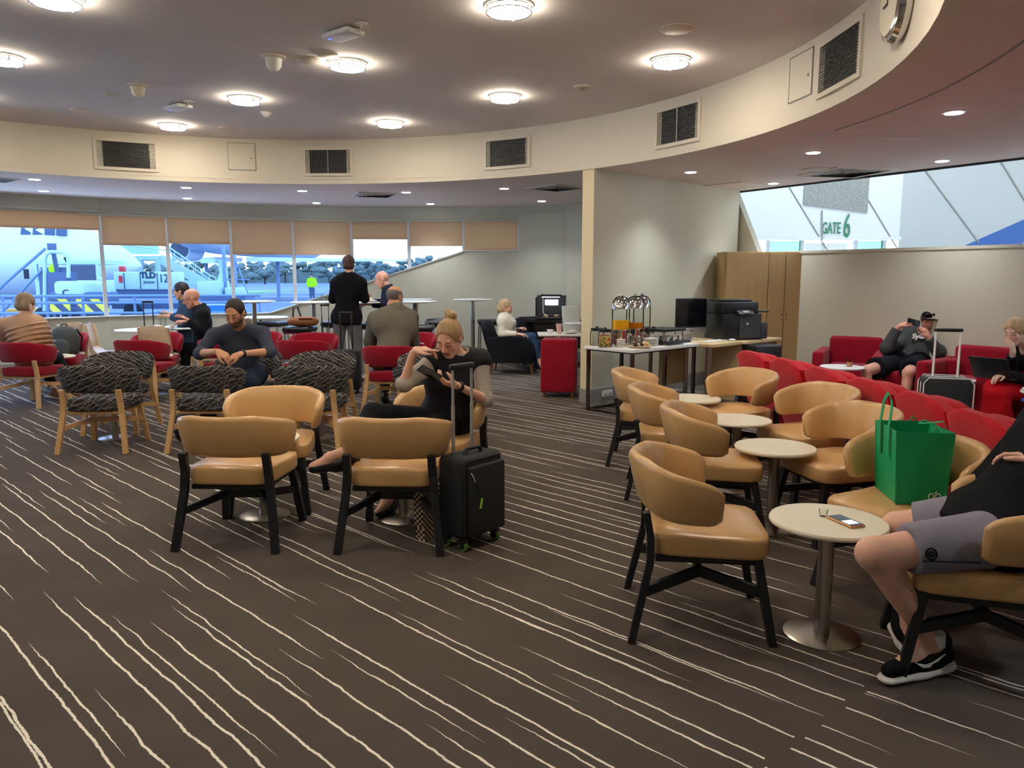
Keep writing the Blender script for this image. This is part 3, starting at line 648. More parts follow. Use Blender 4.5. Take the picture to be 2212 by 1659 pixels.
CH = [
 ('tan', -1.57, 4.36, yaw(.06, 1), 'empty tan barrel chair, back to us, left of the woman in the vest'),
 ('tan', -.66, 4.32, yaw(.05, 1), 'empty tan barrel chair with its back to us, directly left of the black suitcase'),
 ('tan', -1.58, 4.98, yaw(.1, -1), 'empty tan barrel chair facing us, behind the front left tan chair'),
 ('tan', -.50, 5.06, yaw(-.35, -1), 'tan barrel chair in which the woman in the black vest sits'),
 ('tan', .835, 3.26, yaw(1, -.12), 'largest empty tan barrel chair, alone at the front facing the table with the phone'),
 ('tan', 1.20, 4.45, yaw(1, -.15), 'second tan barrel chair of the left hand row, behind the largest one'),
 ('tan', 1.13, 5.28, yaw(1, -.18), 'third tan barrel chair of the left hand row, between two others'),
 ('tan', 1.13, 6.18, yaw(1, -.25), 'farthest tan barrel chair of the left hand row, by the drinks table'),
 ('tan', 1.80, 6.12, yaw(-.92, -.4), 'farthest tan barrel chair beside the red seat backs'),
 ('tan', 2.06, 5.25, yaw(-.95, -.31), 'tan barrel chair against the red backs, third from the green bag'),
 ('tan', 1.93, 4.42, yaw(-.98, -.2), 'tan barrel chair next to the one holding the green bag'),
 ('tan', 1.86, 3.52, yaw(-.87, -.48), 'tan barrel chair holding the green shopping bag'),
 ('tan', 1.80, 2.83, yaw(-.94, .34), 'tan barrel chair at the right edge under the man in grey shorts'),
 ('dark', -3.62, 6.70, yaw(-.06, 1), 'dark patterned chair with its back to us at far left'),
 ('dark', -3.88, 7.44, yaw(.12, -1), 'dark patterned chair facing us, behind the far left dark chair'),
 ('dark', -2.68, 6.72, yaw(0, 1), 'dark patterned chair with its back to us in front of the bearded man'),
 ('dark', -2.62, 7.50, yaw(-.05, -1), 'dark patterned chair in which the bearded man sits'),
 ('dark', -1.76, 6.70, yaw(.02, 1), 'dark patterned chair with its back to us, behind the tan chair facing us'),
 ('dark', -1.86, 7.44, yaw(.08, -1), 'dark patterned chair facing us between the bearded man and the man in the grey shirt'),
 ('dark', -.72, 6.70, yaw(.02, 1), 'dark patterned chair with its back to us, hidden behind the woman in the vest'),
 ('dark', -.80, 7.44, yaw(.08, -1), 'dark patterned chair facing us behind the raised elbow of the woman in the vest'),
 ('red', -5.68, 8.98, yaw(.12, 1), 'red chair at the left edge under the woman in the puffer jacket'),
 ('red', -5.98, 10.08, yaw(.2, -1), 'red chair facing us with a dark backpack on it'),
 ('red', -4.48, 9.30, yaw(.12, 1), 'red chair with its back to us, behind the far left dark chairs'),
 ('red', -4.70, 10.08, yaw(.2, -1), 'red chair facing us, in front of the bald man in the black jacket'),
 ('red', -3.52, 9.42, yaw(.05, 1), 'red chair mostly hidden behind the left arm of the bearded man'),
 ('red', -3.42, 10.20, yaw(.05, -1), 'red chair of which only a corner shows at the bearded man\'s right'),
 ('red', -2.52, 9.30, yaw(.05, 1), 'empty red chair with its back to us, left of the standing suitcase handle'),
 ('red', -2.60, 9.98, yaw(.1, -1), 'empty red chair facing us, just behind another red chair in the middle'),
 ('red', -1.35, 8.56, yaw(.03, 1), 'red chair in which the man in the grey shirt sits'),
 ('red', -1.32, 10.06, yaw(-.1, -1), 'red chair facing the man in the grey shirt'),
]
for c in CH: chair(*c)
# ---------------------------------------------------------------- pedestal tables
def make_table(label, r=.235, h=.51, top='cream_top', rb=.155, rp=.032, grp='low round pedestal tables', name='pedestal_table'):
    t = thing(name, label, 'table', (0, 0, 0), 0, grp)
    MB().lathe([(.02, h - .022), (r - .012, h - .022), (r - .002, h - .016), (r, h - .008), (r - .004, h), (.02, h)], n=48).build('table_top', top, t)
    MB().lathe([(rp, .012), (rp, h - .04), (rp * 2.2, h - .035), (rp * 2.2, h - .02)], n=20).build('column', 'steel', t)
    MB().lathe([(rb, 0), (rb, .006), (rb * .9, .011), (rp * 1.3, .016)], n=40).build('base', 'steel', t)
    return t
proto = {}
def table(key, x, y, label, **k):
    if key not in proto: proto[key] = o = make_table(label, **k)
    else: o = copy_tree(proto[key])
    return place(o, label, (x, y, 0), 0)
for x, y, l in ((-1.58, 4.72, 'low round table between the two facing tan chairs on the left'), (-.68, 4.66, 'low round table at the knees of the woman in the vest'), (-3.74, 7.06, 'low round table between the far left dark patterned chairs'), (-2.66, 7.10, 'low round table at the bearded man\'s knees'), (-1.80, 7.10, 'low round table between the middle pair of dark patterned chairs'), (-.76, 7.08, 'low round table behind the woman in the vest'),
 (-5.79, 9.62, 'low round table beside the woman in the puffer jacket'), (-4.58, 9.70, 'low round table between the second pair of red chairs'), (-3.46, 9.82, 'low round table behind the bearded man'), (-2.55, 9.66, 'low round table between the middle pair of red chairs'), (-1.30, 9.30, 'low round table in front of the man in the grey shirt'),
 (1.50, 6.28, 'farthest small cream table of the right hand group'), (1.60, 5.33, 'second farthest cream table of the right hand group'), (1.57, 4.46, 'empty cream table between the second pair of tan chairs on the right'), (1.32, 3.08, 'nearest cream table, with a mobile phone on it')): table('low', x, y, l)
for x, y, l in ((3.70, 8.50, 'white table with a glass in front of the man in the cap'), (4.30, 7.45, 'white table behind the striped black suitcase'), (4.72, 6.60, 'white table cut by the right edge beside the woman with the laptop')): table('lowwhite', x, y, l, top='white_top')
BARZ = 1.125
for px, py, Y, l in ((548, 646, 12.0, 'tall bar table left of centre standing before the window'), (676, 648, 11.6, 'tall bar table with water glasses, left of the standing woman'), (776, 656, 11.6, 'tall bar table in front of the bald man on the stool'), (898, 650, 11.9, 'tall bar table just right of the man in the grey shirt'), (893, 645, 12.9, 'tall bar table at the wall, behind another bar table'), (1021, 645, 12.9, 'tall bar table standing alone by the sloping wall')):
    p = at(px, py, Y); table('bar', p[0], p[1], l, r=.33, h=BARZ, top='white_top', rb=.25, rp=.035, grp='tall bar tables', name='bar_table')
p = at(562, 680, 12.6); table('mid', p[0], p[1], 'round white table lower than the bar tables, by the sloping sill', r=.45, h=.84, top='white_top', rb=.28, grp=None, name='round_table')
for px, Y, l in ((305, 11.0, 'round white cafe table by the window with plates and papers'), (385, 11.5, 'round white cafe table at the window in front of the two men')):
    p = at(px, 690, Y); table('cafe', p[0], p[1], l, r=.36, h=.75, top='white_top', rb=.24, grp='white cafe tables by the window', name='cafe_table')
# ---------------------------------------------------------------- bar stools
def make_stool():
    t = thing('bar_stool', '', 'stool', (0, 0, 0), 0, 'black cushioned bar stools')
    MB().box((0, 0, .755), (.40, .40, .075), 0, .03).build('cushion', 'black_leather', t); MB().box((0, 0, .708), (.37, .37, .02)).build('seat_plate', 'chrome', t)
    for sx_ in (-1, 1):
        for sy_ in (-1, 1): MB().cyl((sx_ * .19, sy_ * .19, 0), (sx_ * .165, sy_ * .165, .70), .012, .012, 8).build('leg', 'steel', t)
    N = 4; c = [(-.178, -.178), (.178, -.178), (.178, .178), (-.178, .178)]
    for i in range(4): a, b = c[i], c[(i + 1) % 4]; MB().cyl((*a, .27), (*b, .27), .009, .009, 8).build('foot_rail', 'steel', t)
    return t
st0 = make_stool()
for i, (px, py, Y, l) in enumerate(((588, 690, 12.2, 'bar stool under the left bar table'), (648, 704, 11.0, 'bar stool with a brown leather bag on it'), (724, 692, 12.2, 'bar stool beside the tall suitcase handle'), (798, 694, 11.8, 'bar stool on which the bald man at the bar table sits'), (948, 690, 12.3, 'bar stool right of the man in the grey shirt, the lower of two'), (950, 683, 13.0, 'bar stool nearest the wall, behind the other two'), (908, 704, 11.2, 'bar stool closest to the grey shirt shoulder'), (1058, 690, 12.7, 'bar stool behind the black armchair'))):
    p = at(px, py, Y); o = st0 if i == 0 else copy_tree(st0); place(o, l, (p[0], p[1], 0), R_((i * 37) % 30 - 12))
# ---------------------------------------------------------------- bent plywood chairs by the window
def make_ply():
    t = thing('plywood_chair', '', 'chair', (0, 0, 0), 0, 'bent plywood chairs by the window')
    P = [(.0, .21, .43), (0, .17, .452), (0, 0, .445), (0, -.14, .45), (0, -.20, .50), (0, -.225, .62), (0, -.25, .75), (0, -.275, .86)]
    W_ = [.36, .40, .42, .42, .40, .385, .37, .33]; rings = []
    for (x, y, z), w in zip(resample(P, 8), W_):
        rings.append([(-w / 2, y, z), (-w / 4, y - (.012 if z > .5 else 0), z), (0, y - (.018 if z > .5 else 0), z), (w / 4, y - (.012 if z > .5 else 0), z), (w / 2, y, z), (w / 2, y - .008, z - .012), (w / 4, y - (.02 if z > .5 else .004), z - .012), (0, y - (.026 if z > .5 else .004), z - .012), (-w / 4, y - (.02 if z > .5 else .004), z - .012), (-w / 2, y - .008, z - .012)])
    k = next(i for i, r in enumerate(rings) if r[0][2] > .52)
    MB().loft(rings[:k + 1], True).build('seat', 'ply', t, ang=60); MB().loft(rings[k:], True).build('backrest', 'ply', t, ang=60)
    for s in (-1, 1):
        MB().bar([(s * .21, .20, 0), (s * .19, .17, .43)], .03, .045, up=(0, 1, 0)).build('leg', 'ply', t, smooth=False); MB().bar([(s * .215, -.26, 0), (s * .20, -.17, .40), (s * .195, -.20, .50), (s * .19, -.265, .84)], .025, .05, up=(0, 1, 0)).build('leg', 'ply', t, smooth=False)
        MB().bar([(s * .2, .18, .40), (s * .2, -.18, .40)], .025, .04).build('side_rail', 'ply', t, smooth=False)
    return t
pl0 = make_ply()
for i, (px, Y, dx, dy, l) in enumerate(((84, 11.0, .6, 1, 'plywood chair behind the shoulder of the woman in the puffer jacket'), (110, 10.9, -1, .3, 'plywood chair whose backrest tip shows right of the puffer jacket'), (228, 10.8, 1, .25, 'plywood chair seen side on, left of the papers on the cafe table'), (345, 10.3, .05, 1, 'plywood chair with its back to us before the bald man'), (448, 10.45, -1, .15, 'plywood chair of the bald man in the black jacket'), (452, 11.6, -1, -.2, 'plywood chair of the man behind the bald man'), (487, 11.9, -1, .3, 'empty plywood chair just left of the bearded man\'s head'))):
    X = (px - CX) / FPX * Y * .99; o = pl0 if i == 0 else copy_tree(pl0); place(o, l, (X, Y, 0), yaw(dx, dy))
# ---------------------------------------------------------------- red high-back seats in a row, backs toward the tan chairs
def cushion_grid(cx, cy, cz, sx_, sy_, sz, e=3.5, N=28, K=9):
    rings = []
    for i in range(K):
        b = -PI / 2 + PI * (i + .35) / (K - .3); cb, sb = max(.02, math.cos(b)), math.sin(b); kb = (abs(cb) ** e + abs(sb) ** e) ** (-1 / e); r = []
        for j in range(N):
            a = 2 * PI * j / N; c, s = math.cos(a), math.sin(a); m = (abs(c) ** e + abs(s) ** e) ** (-1 / e)
            r.append((cx + sx_ / 2 * m * c * cb * kb, cy + sy_ / 2 * m * s * cb * kb, cz + sz / 2 * sb * kb))
        rings.append(r)
    return MB().loft(rings, True)
def lean(mb, y0, z0, k):
    mb.v = [(x, y + (z - z0) * k if z > z0 else y, z) for x, y, z in mb.v]; return mb
def make_hiback():
    # local: seat faces +y, width along x
    t = thing('high_back_seat', '', 'seat', (0, 0, 0), 0, 'red high back seats in a row')
    lean(cushion_grid(0, -.31, .45, .64, .12, .72, 9), 0, .1, -.30).build('back_shell', 'red_bright', t, ang=60)
    lean(cushion_grid(0, -.19, .59, .57, .17, .40, 4), 0, .1, -.30).build('back_cushion', 'red_bright', t, ang=60)
    cushion_grid(0, .06, .36, .60, .62, .17, 5).build('seat_cushion', 'red_bright', t, ang=60); MB().box((0, .0, .18), (.6, .66, .2), 0, .03).build('base', 'red_bright', t)
    for sx_ in (-1, 1):
        for y in (-.24, .27): MB().cyl((sx_ * .26, y, 0), (sx_ * .26, y, .1), .014, .02, 8).build('foot', 'black_wood', t)
    return t
hb = make_hiback()
rowX = [2.60, 2.69, 2.75, 2.80, 2.82, 2.78, 2.70]; rowY = [7.16, 6.49, 5.83, 5.17, 4.51, 3.85, 3.19]
hl = ['farthest red high back seat, by the wooden cabinet', 'second red high back seat from the cabinet', 'third red high back seat from the cabinet', 'fourth red high back seat from the cabinet, behind the green bag handle', 'fifth red high back seat from the cabinet', 'sixth red high back seat, right behind the green bag', 'nearest red high back seat, cut by the right edge']
for i in range(7):
    o = hb if i == 0 else copy_tree(hb); a = yaw(1, .1 - .035 * i); place(o, hl[i], (rowX[i] + .17, rowY[i], 0), a)
# ---------------------------------------------------------------- red armchairs along the partition
def make_red_arm():
    t = thing('red_armchair', '', 'armchair', (0, 0, 0), 0, 'square red armchairs along the partition')
    MB().box((0, -.30, .50), (.62, .18, .52), 0, .05).build('backrest', 'red_fabric', t); MB().box((0, .05, .34), (.56, .6, .2), 0, .05).build('seat_cushion', 'red_fabric', t)
    for s in (-1, 1): MB().box((s * .365, .0, .38), (.13, .78, .46), 0, .03).build('armrest', 'red_fabric', t)
    MB().box((0, 0, .17), (.66, .72, .16), 0, .02).build('base', 'red_fabric', t)
    for s in (-1, 1):
        for y in (-.3, .3): MB().cyl((s * .32, y, 0), (s * .32, y, .1), .02, .022, 8).build('foot', 'black_wood', t)
    return t
ra = make_red_arm(); fx, fy = -PN
for i, (px, Y, l) in enumerate(((1866, 9.40, 'red square armchair left of the man in the cap'), (1998, 8.90, 'red square armchair in which the man in the cap sits'), (2130, 8.15, 'red square armchair behind the laptop of the woman at the right'), (2275, 7.45, 'red square armchair of the woman with the laptop'))):
    X = (px - CX) / FPX * Y * 1.0; o = ra if i == 0 else copy_tree(ra); place(o, l, (X - PN[0] * .17, Y - PN[1] * .17, 0), yaw(*(((-.55, -1) if i < 2 else (-.8, -.6)))))
# ---------------------------------------------------------------- black tub armchairs, red cube, sideboard
def make_tub():
    t = thing('tub_armchair', '', 'armchair', (0, 0, 0), 0, 'black tub armchairs')
    lean(cushion_grid(0, -.30, .56, .66, .15, .52, 5), 0, .35, -.28).build('backrest', 'black_fabric', t, ang=60); MB().box((0, .04, .36), (.50, .58, .16), 0, .05).build('seat_cushion', 'black_fabric', t)
    for s in (-1, 1):
        pr = [(-.36, .18), (.33, .18), (.37, .30), (.36, .45), (.30, .54), (.18, .585), (0, .60), (-.2, .585), (-.36, .56)]
        MB().loft([[(s * (.30 + w), y * k + (1 - k) * 0, .38 + (z - .38) * k) for y, z in pr] for w, k in ((-.045, .96), (-.03, 1), (.03, 1), (.045, .96))], True).build('armrest', 'black_fabric', t, ang=50)
    for s in (-1, 1):
        for y in (-.3, .3): MB().cyl((s * .29, y * 1.1, 0), (s * .27, y, .19), .012, .024, 10).build('leg', 'leg_wood', t)
    return t
mat('leg_wood', (140, 82, 50), .5)
tb = make_tub(); place(tb, 'black tub armchair in which the woman in the white sweater sits', (.02, 12.0, 0), yaw(1, -.12))
place(copy_tree(tb), 'black tub armchair behind the knees of the woman in the white sweater', (.50, 12.75, 0), yaw(.55, -1))
# ---------------------------------------------------------------- people: one continuous body surface each, clothes as further parts
def V3(*a): return np.array(a, float)
def nrm(v): v = np.asarray(v, float); return v / (np.linalg.norm(v) + 1e-12)
def cap(a, b, ra, rb, k=.02, flat=None, ax=None, sq=1.0, sub=False):
    """tapered capsule a-b; flat='b' cuts it square at b; ax, sq: flattened by sq along ax"""
    return dict(t='c', a=np.array(a, float), b=np.array(b, float), ra=ra, rb=rb, k=k, flat=flat, ax=None if ax is None else nrm(ax), sq=sq, sub=sub)
def ell(c, r, M=None, k=.01, sub=False):
    return dict(t='e', c=np.array(c, float), r=np.array(r, float), M=np.eye(3) if M is None else M, k=k, sub=sub)
def polygonise(prims, h, pad=.03):
    lo = np.full(3, 1e9); hi = -lo
    for p in prims:
        if p['sub']: continue
        if p['t'] == 'c':
            r = max(p['ra'], p['rb']); a = np.minimum(p['a'], p['b']) - r; b = np.maximum(p['a'], p['b']) + r
        else:
            r = p['r'].max(); a = p['c'] - r; b = p['c'] + r
        p['lo'], p['hi'] = a, b; lo = np.minimum(lo, a); hi = np.maximum(hi, b)
    lo -= pad; hi += pad; dims = np.ceil((hi - lo) / h).astype(int) + 1
    F = np.full(dims, .08, np.float32); ax = [lo[i] + h * np.arange(dims[i]) for i in range(3)]
    for p in prims:
        if p['t'] == 'c': r = max(p['ra'], p['rb']); a = np.minimum(p['a'], p['b']) - r; b = np.maximum(p['a'], p['b']) + r
        else: r = p['r'].max(); a = p['c'] - r; b = p['c'] + r
        m = p['k'] + 2.5 * h
        i0 = np.clip(np.floor((a - m - lo) / h).astype(int), 0, dims - 1); i1 = np.clip(np.ceil((b + m - lo) / h).astype(int) + 1, 1, dims)
        if np.any(i1 <= i0): continue
        S = tuple(slice(i0[j], i1[j]) for j in range(3))
        X, Y, Z = np.meshgrid(ax[0][S[0]], ax[1][S[1]], ax[2][S[2]], indexing='ij')
        P = np.stack([X, Y, Z], -1)
        if p['t'] == 'c':
            ba = p['b'] - p['a']; L2 = ba @ ba + 1e-12; w = P - p['a']; t = np.clip((w @ ba) / L2, 0, 1); q = w - t[..., None] * ba
            if p['ax'] is not None: q = q + (q @ p['ax'])[..., None] * p['ax'] * (p['sq'] - 1)
            d = np.sqrt((q * q).sum(-1)) - (p['ra'] + (p['rb'] - p['ra']) * t)
            if p['flat']:
                e = ba / math.sqrt(L2)
                if 'b' in p['flat']: d = np.maximum(d, (P - p['b']) @ e)
                if 'a' in p['flat']: d = np.maximum(d, (p['a'] - P) @ e)
        else:
            q = ((P - p['c']) @ p['M'].T) / p['r']; n1 = np.sqrt((q * q).sum(-1)) + 1e-9
            q2 = q / p['r']; n2 = np.sqrt((q2 * q2).sum(-1)) + 1e-9; d = n1 * (n1 - 1) / n2
        f = F[S]; k = max(p['k'], 1e-4)
        if p['sub']:
            d = -d; g = np.clip(.5 - .5 * (d - f) / k, 0, 1); F[S] = d + (f - d) * g + k * g * (1 - g)
        else:
            g = np.clip(.5 + .5 * (d - f) / k, 0, 1); F[S] = d + (f - d) * g - k * g * (1 - g)
    # naive surface nets
    I = F < 0; nx, ny, nz = dims; c = (nx - 1, ny - 1, nz - 1)
    cnt = np.zeros(c, np.int8)
    for dx in (0, 1):
        for dy in (0, 1):
            for dz in (0, 1): cnt += I[dx:nx - 1 + dx, dy:ny - 1 + dy, dz:nz - 1 + dz]
    act = (cnt > 0) & (cnt < 8); idx = np.full(c, -1, np.int64); A = np.argwhere(act); idx[act] = np.arange(len(A))
    acc = np.zeros((len(A), 3)); num = np.zeros(len(A))
    for axis in range(3):
        o = [(0, 0), (0, 1), (1, 0), (1, 1)]
        for (u, v) in o:
            d0 = [0, 0, 0]; oth = [j for j in range(3) if j != axis]; d0[oth[0]] = u; d0[oth[1]] = v; d1 = list(d0); d1[axis] = 1
            f0 = F[A[:, 0] + d0[0], A[:, 1] + d0[1], A[:, 2] + d0[2]]; f1 = F[A[:, 0] + d1[0], A[:, 1] + d1[1], A[:, 2] + d1[2]]
            m = (f0 < 0) != (f1 < 0); t = np.where(m, f0 / np.where(f0 - f1 == 0, 1, f0 - f1), 0)
            pos = np.tile(np.array(d0, float), (len(A), 1)); pos[:, axis] = t
            acc[m] += pos[m]; num[m] += 1
    Vt = lo + h * (A + acc / num[:, None]); faces = []
    for axis in range(3):
        o1, o2 = [(1, 2), (2, 0), (0, 1)][axis]
        s0 = [slice(None)] * 3; s1 = [slice(None)] * 3; s0[axis] = slice(0, -1); s1[axis] = slice(1, None)
        ch = I[tuple(s0)] != I[tuple(s1)]; E = np.argwhere(ch); ins = I[tuple(s0)][ch]
        ok = (E[:, o1] > 0) & (E[:, o2] > 0) & (E[:, o1] < dims[o1] - 1) & (E[:, o2] < dims[o2] - 1); E = E[ok]; ins = ins[ok]
        def cell(a, b):
            q = E.copy(); q[:, o1] += a; q[:, o2] += b; return idx[q[:, 0], q[:, 1], q[:, 2]]
        Q = np.stack([cell(-1, -1), cell(0, -1), cell(0, 0), cell(-1, 0)], 1); Q[~ins] = Q[~ins][:, ::-1]
        faces.append(Q[(Q >= 0).all(1)])
    return Vt, np.concatenate(faces)
def sd_mesh(name, VF, m, parent, org, cols=None):
    V, Fc = VF; me = bpy.data.meshes.new(name)
    me.vertices.add(len(V)); me.vertices.foreach_set('co', (V - org).astype(np.float32).ravel())
    me.loops.add(len(Fc) * 4); me.loops.foreach_set('vertex_index', Fc.astype(np.int32).ravel())
    me.polygons.add(len(Fc)); me.polygons.foreach_set('loop_start', np.arange(0, len(Fc) * 4, 4, dtype=np.int32))
    me.update(calc_edges=True); me.validate()
    me.materials.append(MATS[m]); me.shade_smooth()
    if cols is not None:
        at_ = me.attributes.new('col', 'FLOAT_COLOR', 'POINT'); at_.data.foreach_set('color', np.concatenate([cols, np.ones((len(cols), 1))], 1).astype(np.float32).ravel())
    o = bpy.data.objects.new(name, me); COL.objects.link(o); o.parent = parent; return o
def merge(parts):
    Vs, Fs, off = [], [], 0
    for v, f in parts: Vs.append(v); Fs.append(f + off); off += len(v)
    return np.concatenate(Vs), np.concatenate(Fs)
def frame(fwd, up=(0, 0, 1)):
    """rows: right, forward, up"""
    f = nrm(fwd); r = nrm(np.cross(f, up)); u = np.cross(r, f); return np.stack([r, f, u])
def hand_prims(w, d, n, side, curl=.5, s=1.0, spread=.12, thumb=.5, point=False):
    """w wrist, d along the hand, n out of the palm, side: +1 when the thumb lies toward cross(d, n)"""
    d = nrm(d); n = nrm(n - d * (n @ d)); x = np.cross(d, n) * side; P = []
    kn = [(.030, .088), (.010, .094), (-.011, .089), (-.030, .078)]; ln = [(.043, .025, .020), (.047, .029, .021), (.043, .027, .021), (.034, .021, .018)]
    for i, ((a, b), L) in enumerate(zip(kn, ln)):
        k0 = w + (x * a + d * b) * s; P.append(cap(w + x * a * .6 * s + d * .012 * s, k0, .0165 * s, .0125 * s, .012, ax=n, sq=1.15))
        dr = nrm(d + x * (a / .03) * spread); p = k0; ang = 0
        c = curl if not (point and i == 0) else .05
        for j, l in enumerate(L):
            ang += c * (.95, 1.15, .75)[j] * (1 + .06 * i); q = p + (dr * math.cos(ang) + n * math.sin(ang)) * l * s
            P.append(cap(p, q, (.0098, .0088, .0080)[j] * s, (.0088, .0080, .0068)[j] * s, .003)); p = q
    P.append(cap(w + d * .02 * s, w + d * .07 * s, .021 * s, .024 * s, .012, ax=n, sq=1.5))
    t0 = w + (x * .022 + d * .022) * s; t1 = w + (x * .047 + d * .055 + n * .02 * thumb) * s; t2 = t1 + nrm(x * .35 + d * (1 - .3 * thumb) + n * .7 * thumb) * .034 * s; t3 = t2 + nrm(x * (-.1) + d + n * .8 * thumb) * .027 * s
    P += [cap(t0, t1, .0165 * s, .0125 * s, .012), cap(t1, t2, .0118 * s, .010 * s, .005), cap(t2, t3, .0098 * s, .0078 * s, .004)]
    return P
def head_prims(H, M, s, fem=False):
    """H head centre, M rows right/forward/up"""
    g = lambda x, y, z: H + (M[0] * x + M[1] * y + M[2] * z) * s
    r = lambda *a: tuple(q * s for q in a); P = []
    P.append(ell(g(0, -.012, .032), r(.074, .095, .086), M, .02)); P.append(ell(g(0, .030, -.034), r(.056, .060, .080), M, .03 * s))
    P.append(ell(g(0, .066, -.094), r(.022 if fem else .027, .02, .018), M, .02 * s))
    for e in (-1, 1):
        P.append(cap(g(e * .052, .0, -.045), g(e * .02, .06, -.094), .02 * s, .016 * s, .022 * s)); P.append(ell(g(e * .036, .064, -.022), r(.024, .02, .024), M, .016 * s))
    P.append(cap(g(-.036, .077, .026), g(.036, .077, .026), .0125 * s, .0125 * s, .012 * s))
    for e in (-1, 1): P.append(dict(ell(g(e * .031, .099, .006), r(.017, .014, .011), M, .008 * s), sub=True))
    for e in (-1, 1): P.append(ell(g(e * .031, .075, .006), r(.0155, .0155, .012), M, .003 * s))
    P.append(cap(g(0, .086, .016), g(0, .106, -.026), .0072 * s, .0115 * s, .010 * s)); P.append(ell(g(0, .106, -.029), r(.0105, .012, .009), M, .006 * s))
    for e in (-1, 1): P.append(ell(g(e * .0115, .096, -.033), r(.0085, .010, .007), M, .005 * s))
    P.append(cap(g(-.017, .086, -.0555), g(.017, .086, -.0555), .0055 * s, .0055 * s, .006 * s)); P.append(cap(g(-.015, .086, -.0675), g(.015, .086, -.0675), .0062 * s, .0062 * s, .006 * s)); P.append(ell(g(0, .088, -.0545), r(.011, .0085, .0055), M, .005 * s))
    for e in (-1, 1):
        P.append(ell(g(e * .077, -.012, -.002), r(.009, .020, .032), M, .006 * s)); P.append(dict(ell(g(e * .087, -.008, .002), r(.006, .010, .018), M, .004 * s), sub=True))
    return P
SKIN_PRE = dict(light=(226, 176, 152), pale=(232, 192, 172), tan=(206, 152, 118), ruddy=(216, 158, 136))
mat_attr('skin', .5, .4)
def person(label, J, top, legs, hair, skin='light', res=.012, hres=.006, sex='m', hs=1.0, hands=None, group=None, shoes=None, bare=None, extra=None, beard=None, build=1.0, hc=None, belly=0.0):
    q = {k: np.array(v, float) for k, v in J.items()}; fem = sex == 'f'; B = build
    side = nrm(q['shR'] - q['shL']); upv = nrm(q['neck'] - q['pel']); fwd = nrm(np.cross(upv, side)); side = np.cross(fwd, upv)      # shR is to the right when looking along fwd
    if np.cross(side, fwd) @ upv < 0: fwd = -fwd
    for S, e in (('L', -1), ('R', 1)):
        q.setdefault('hip' + S, q['pel'] + side * e * .085 * B)
    M = frame(J['face'], J.get('hup', (0, 0, 1))); HC = q['head']
    org = np.array([q['pel'][0], q['pel'][1], 0.0]); root = thing('person', label, 'person', org, 0, group)
    chest = q['pel'] * .36 + q['neck'] * .64; waist = q['pel'] * .68 + q['neck'] * .32; nk = HC + (-M[2] * .085 - M[1] * .022) * hs
    cw = (.085 if fem else .10) * B
    def torso(i, hem=None, neckr=0.0):
        P = [cap(q['hipL'], q['hipR'], .108 * B + i, .108 * B + i, .06, ax=fwd, sq=1.15), cap(q['pel'] if hem is None else hem, waist, .125 * B + i + belly + (top.get('flare', 0) if top and hem is not None else 0), .118 * B + i + belly * .7, .06, ax=fwd, sq=1.22, flat='a' if hem is not None else None),
             cap(waist, chest, .118 * B + i + belly * .5, .132 * B + i, .06, ax=fwd, sq=1.28), cap(chest - side * cw, chest + side * cw, .105 * B + i, .105 * B + i, .06, ax=fwd, sq=1.08),
             cap(chest + upv * .1 - side * cw * .9, chest + upv * .1 + side * cw * .9, .082 * B + i, .082 * B + i, .06, ax=fwd, sq=1.05)]
        if fem:
            for e in (-1, 1): P.append(ell(chest + side * e * .066 + fwd * .082 + upv * .0, (.058 + i * .6,) * 3, None, .04))
        for S in 'LR': P.append(cap(q['neck'] - upv * .02, q['sh' + S] - upv * .005, .058 * B + i * .8, .058 * B + i, .05))
        return P
    def arm(S, i, t1=2.0, flat=True):
        sh, el, wr = q['sh' + S], q['el' + S], q['wr' + S]; P = []; ku = B * (.9 if fem else 1.0)
        if t1 <= 1: P.append(cap(sh, sh + (el - sh) * t1, .056 * ku + i, (.056 + (.044 - .056) * t1) * ku + i, .03, flat='b' if flat else None))
        else:
            P.append(cap(sh, el, .056 * ku + i, .044 * ku + i, .03)); t = t1 - 1; en = el + (wr - el) * t
            P.append(cap(el, en, .044 * ku + i, (.044 + (.028 - .044) * t) * ku + i, .02, flat='b' if (flat and t < .999 or i) else None))
        return P
    def leg(S, i, t1=2.0, flare=0.0):
        h, k_, a = q['hip' + S], q['kn' + S], q['an' + S]; P = []; ku = B * (.95 if fem else 1.0)
        if t1 <= 1: P.append(cap(h, h + (k_ - h) * t1, .098 * ku + i, (.098 + (.062 - .098) * t1) * ku + i + flare, .04, flat='b'))
        else:
            P.append(cap(h, k_, .098 * ku + i, .060 * ku + i, .04)); t = t1 - 1; en = k_ + (a - k_) * t; cf = k_ + (a - k_) * .3
            P.append(cap(k_, en, .058 * ku + i, (.058 + (.037 - .058) * t) * ku + i + flare, .03, flat='b' if i else None))
            bk_ = nrm(np.cross(np.cross(k_ - h, a - k_), a - k_)) if np.linalg.norm(np.cross(k_ - h, a - k_)) > 1e-4 else -fwd
            if bk_ @ (h - k_) < 0: bk_ = -bk_
            if t > .4: P.append(cap(cf + bk_ * .016, cf + (a - k_) * .22 + bk_ * .012, .048 * ku + i, .040 * ku + i, .03))
        return P
    # skin
    body = torso(-.012)
    for S in 'LR': body += arm(S, -.002, 2.0, False) + leg(S, -.004, 2.0)
    for S in 'LR':
        a, t_ = q['an' + S], q['toe' + S]; body += [cap(a, a * .5 + t_ * .5 + V3(0, 0, .012), .036, .034, .03), cap(a * .5 + t_ * .5, t_, .034, .026, .02)]
    body.append(cap(q['neck'] - upv * .03, nk, .064 * B * (.86 if fem else 1), .055 * B * (.86 if fem else 1), .03))
    parts = [polygonise(body, res)]
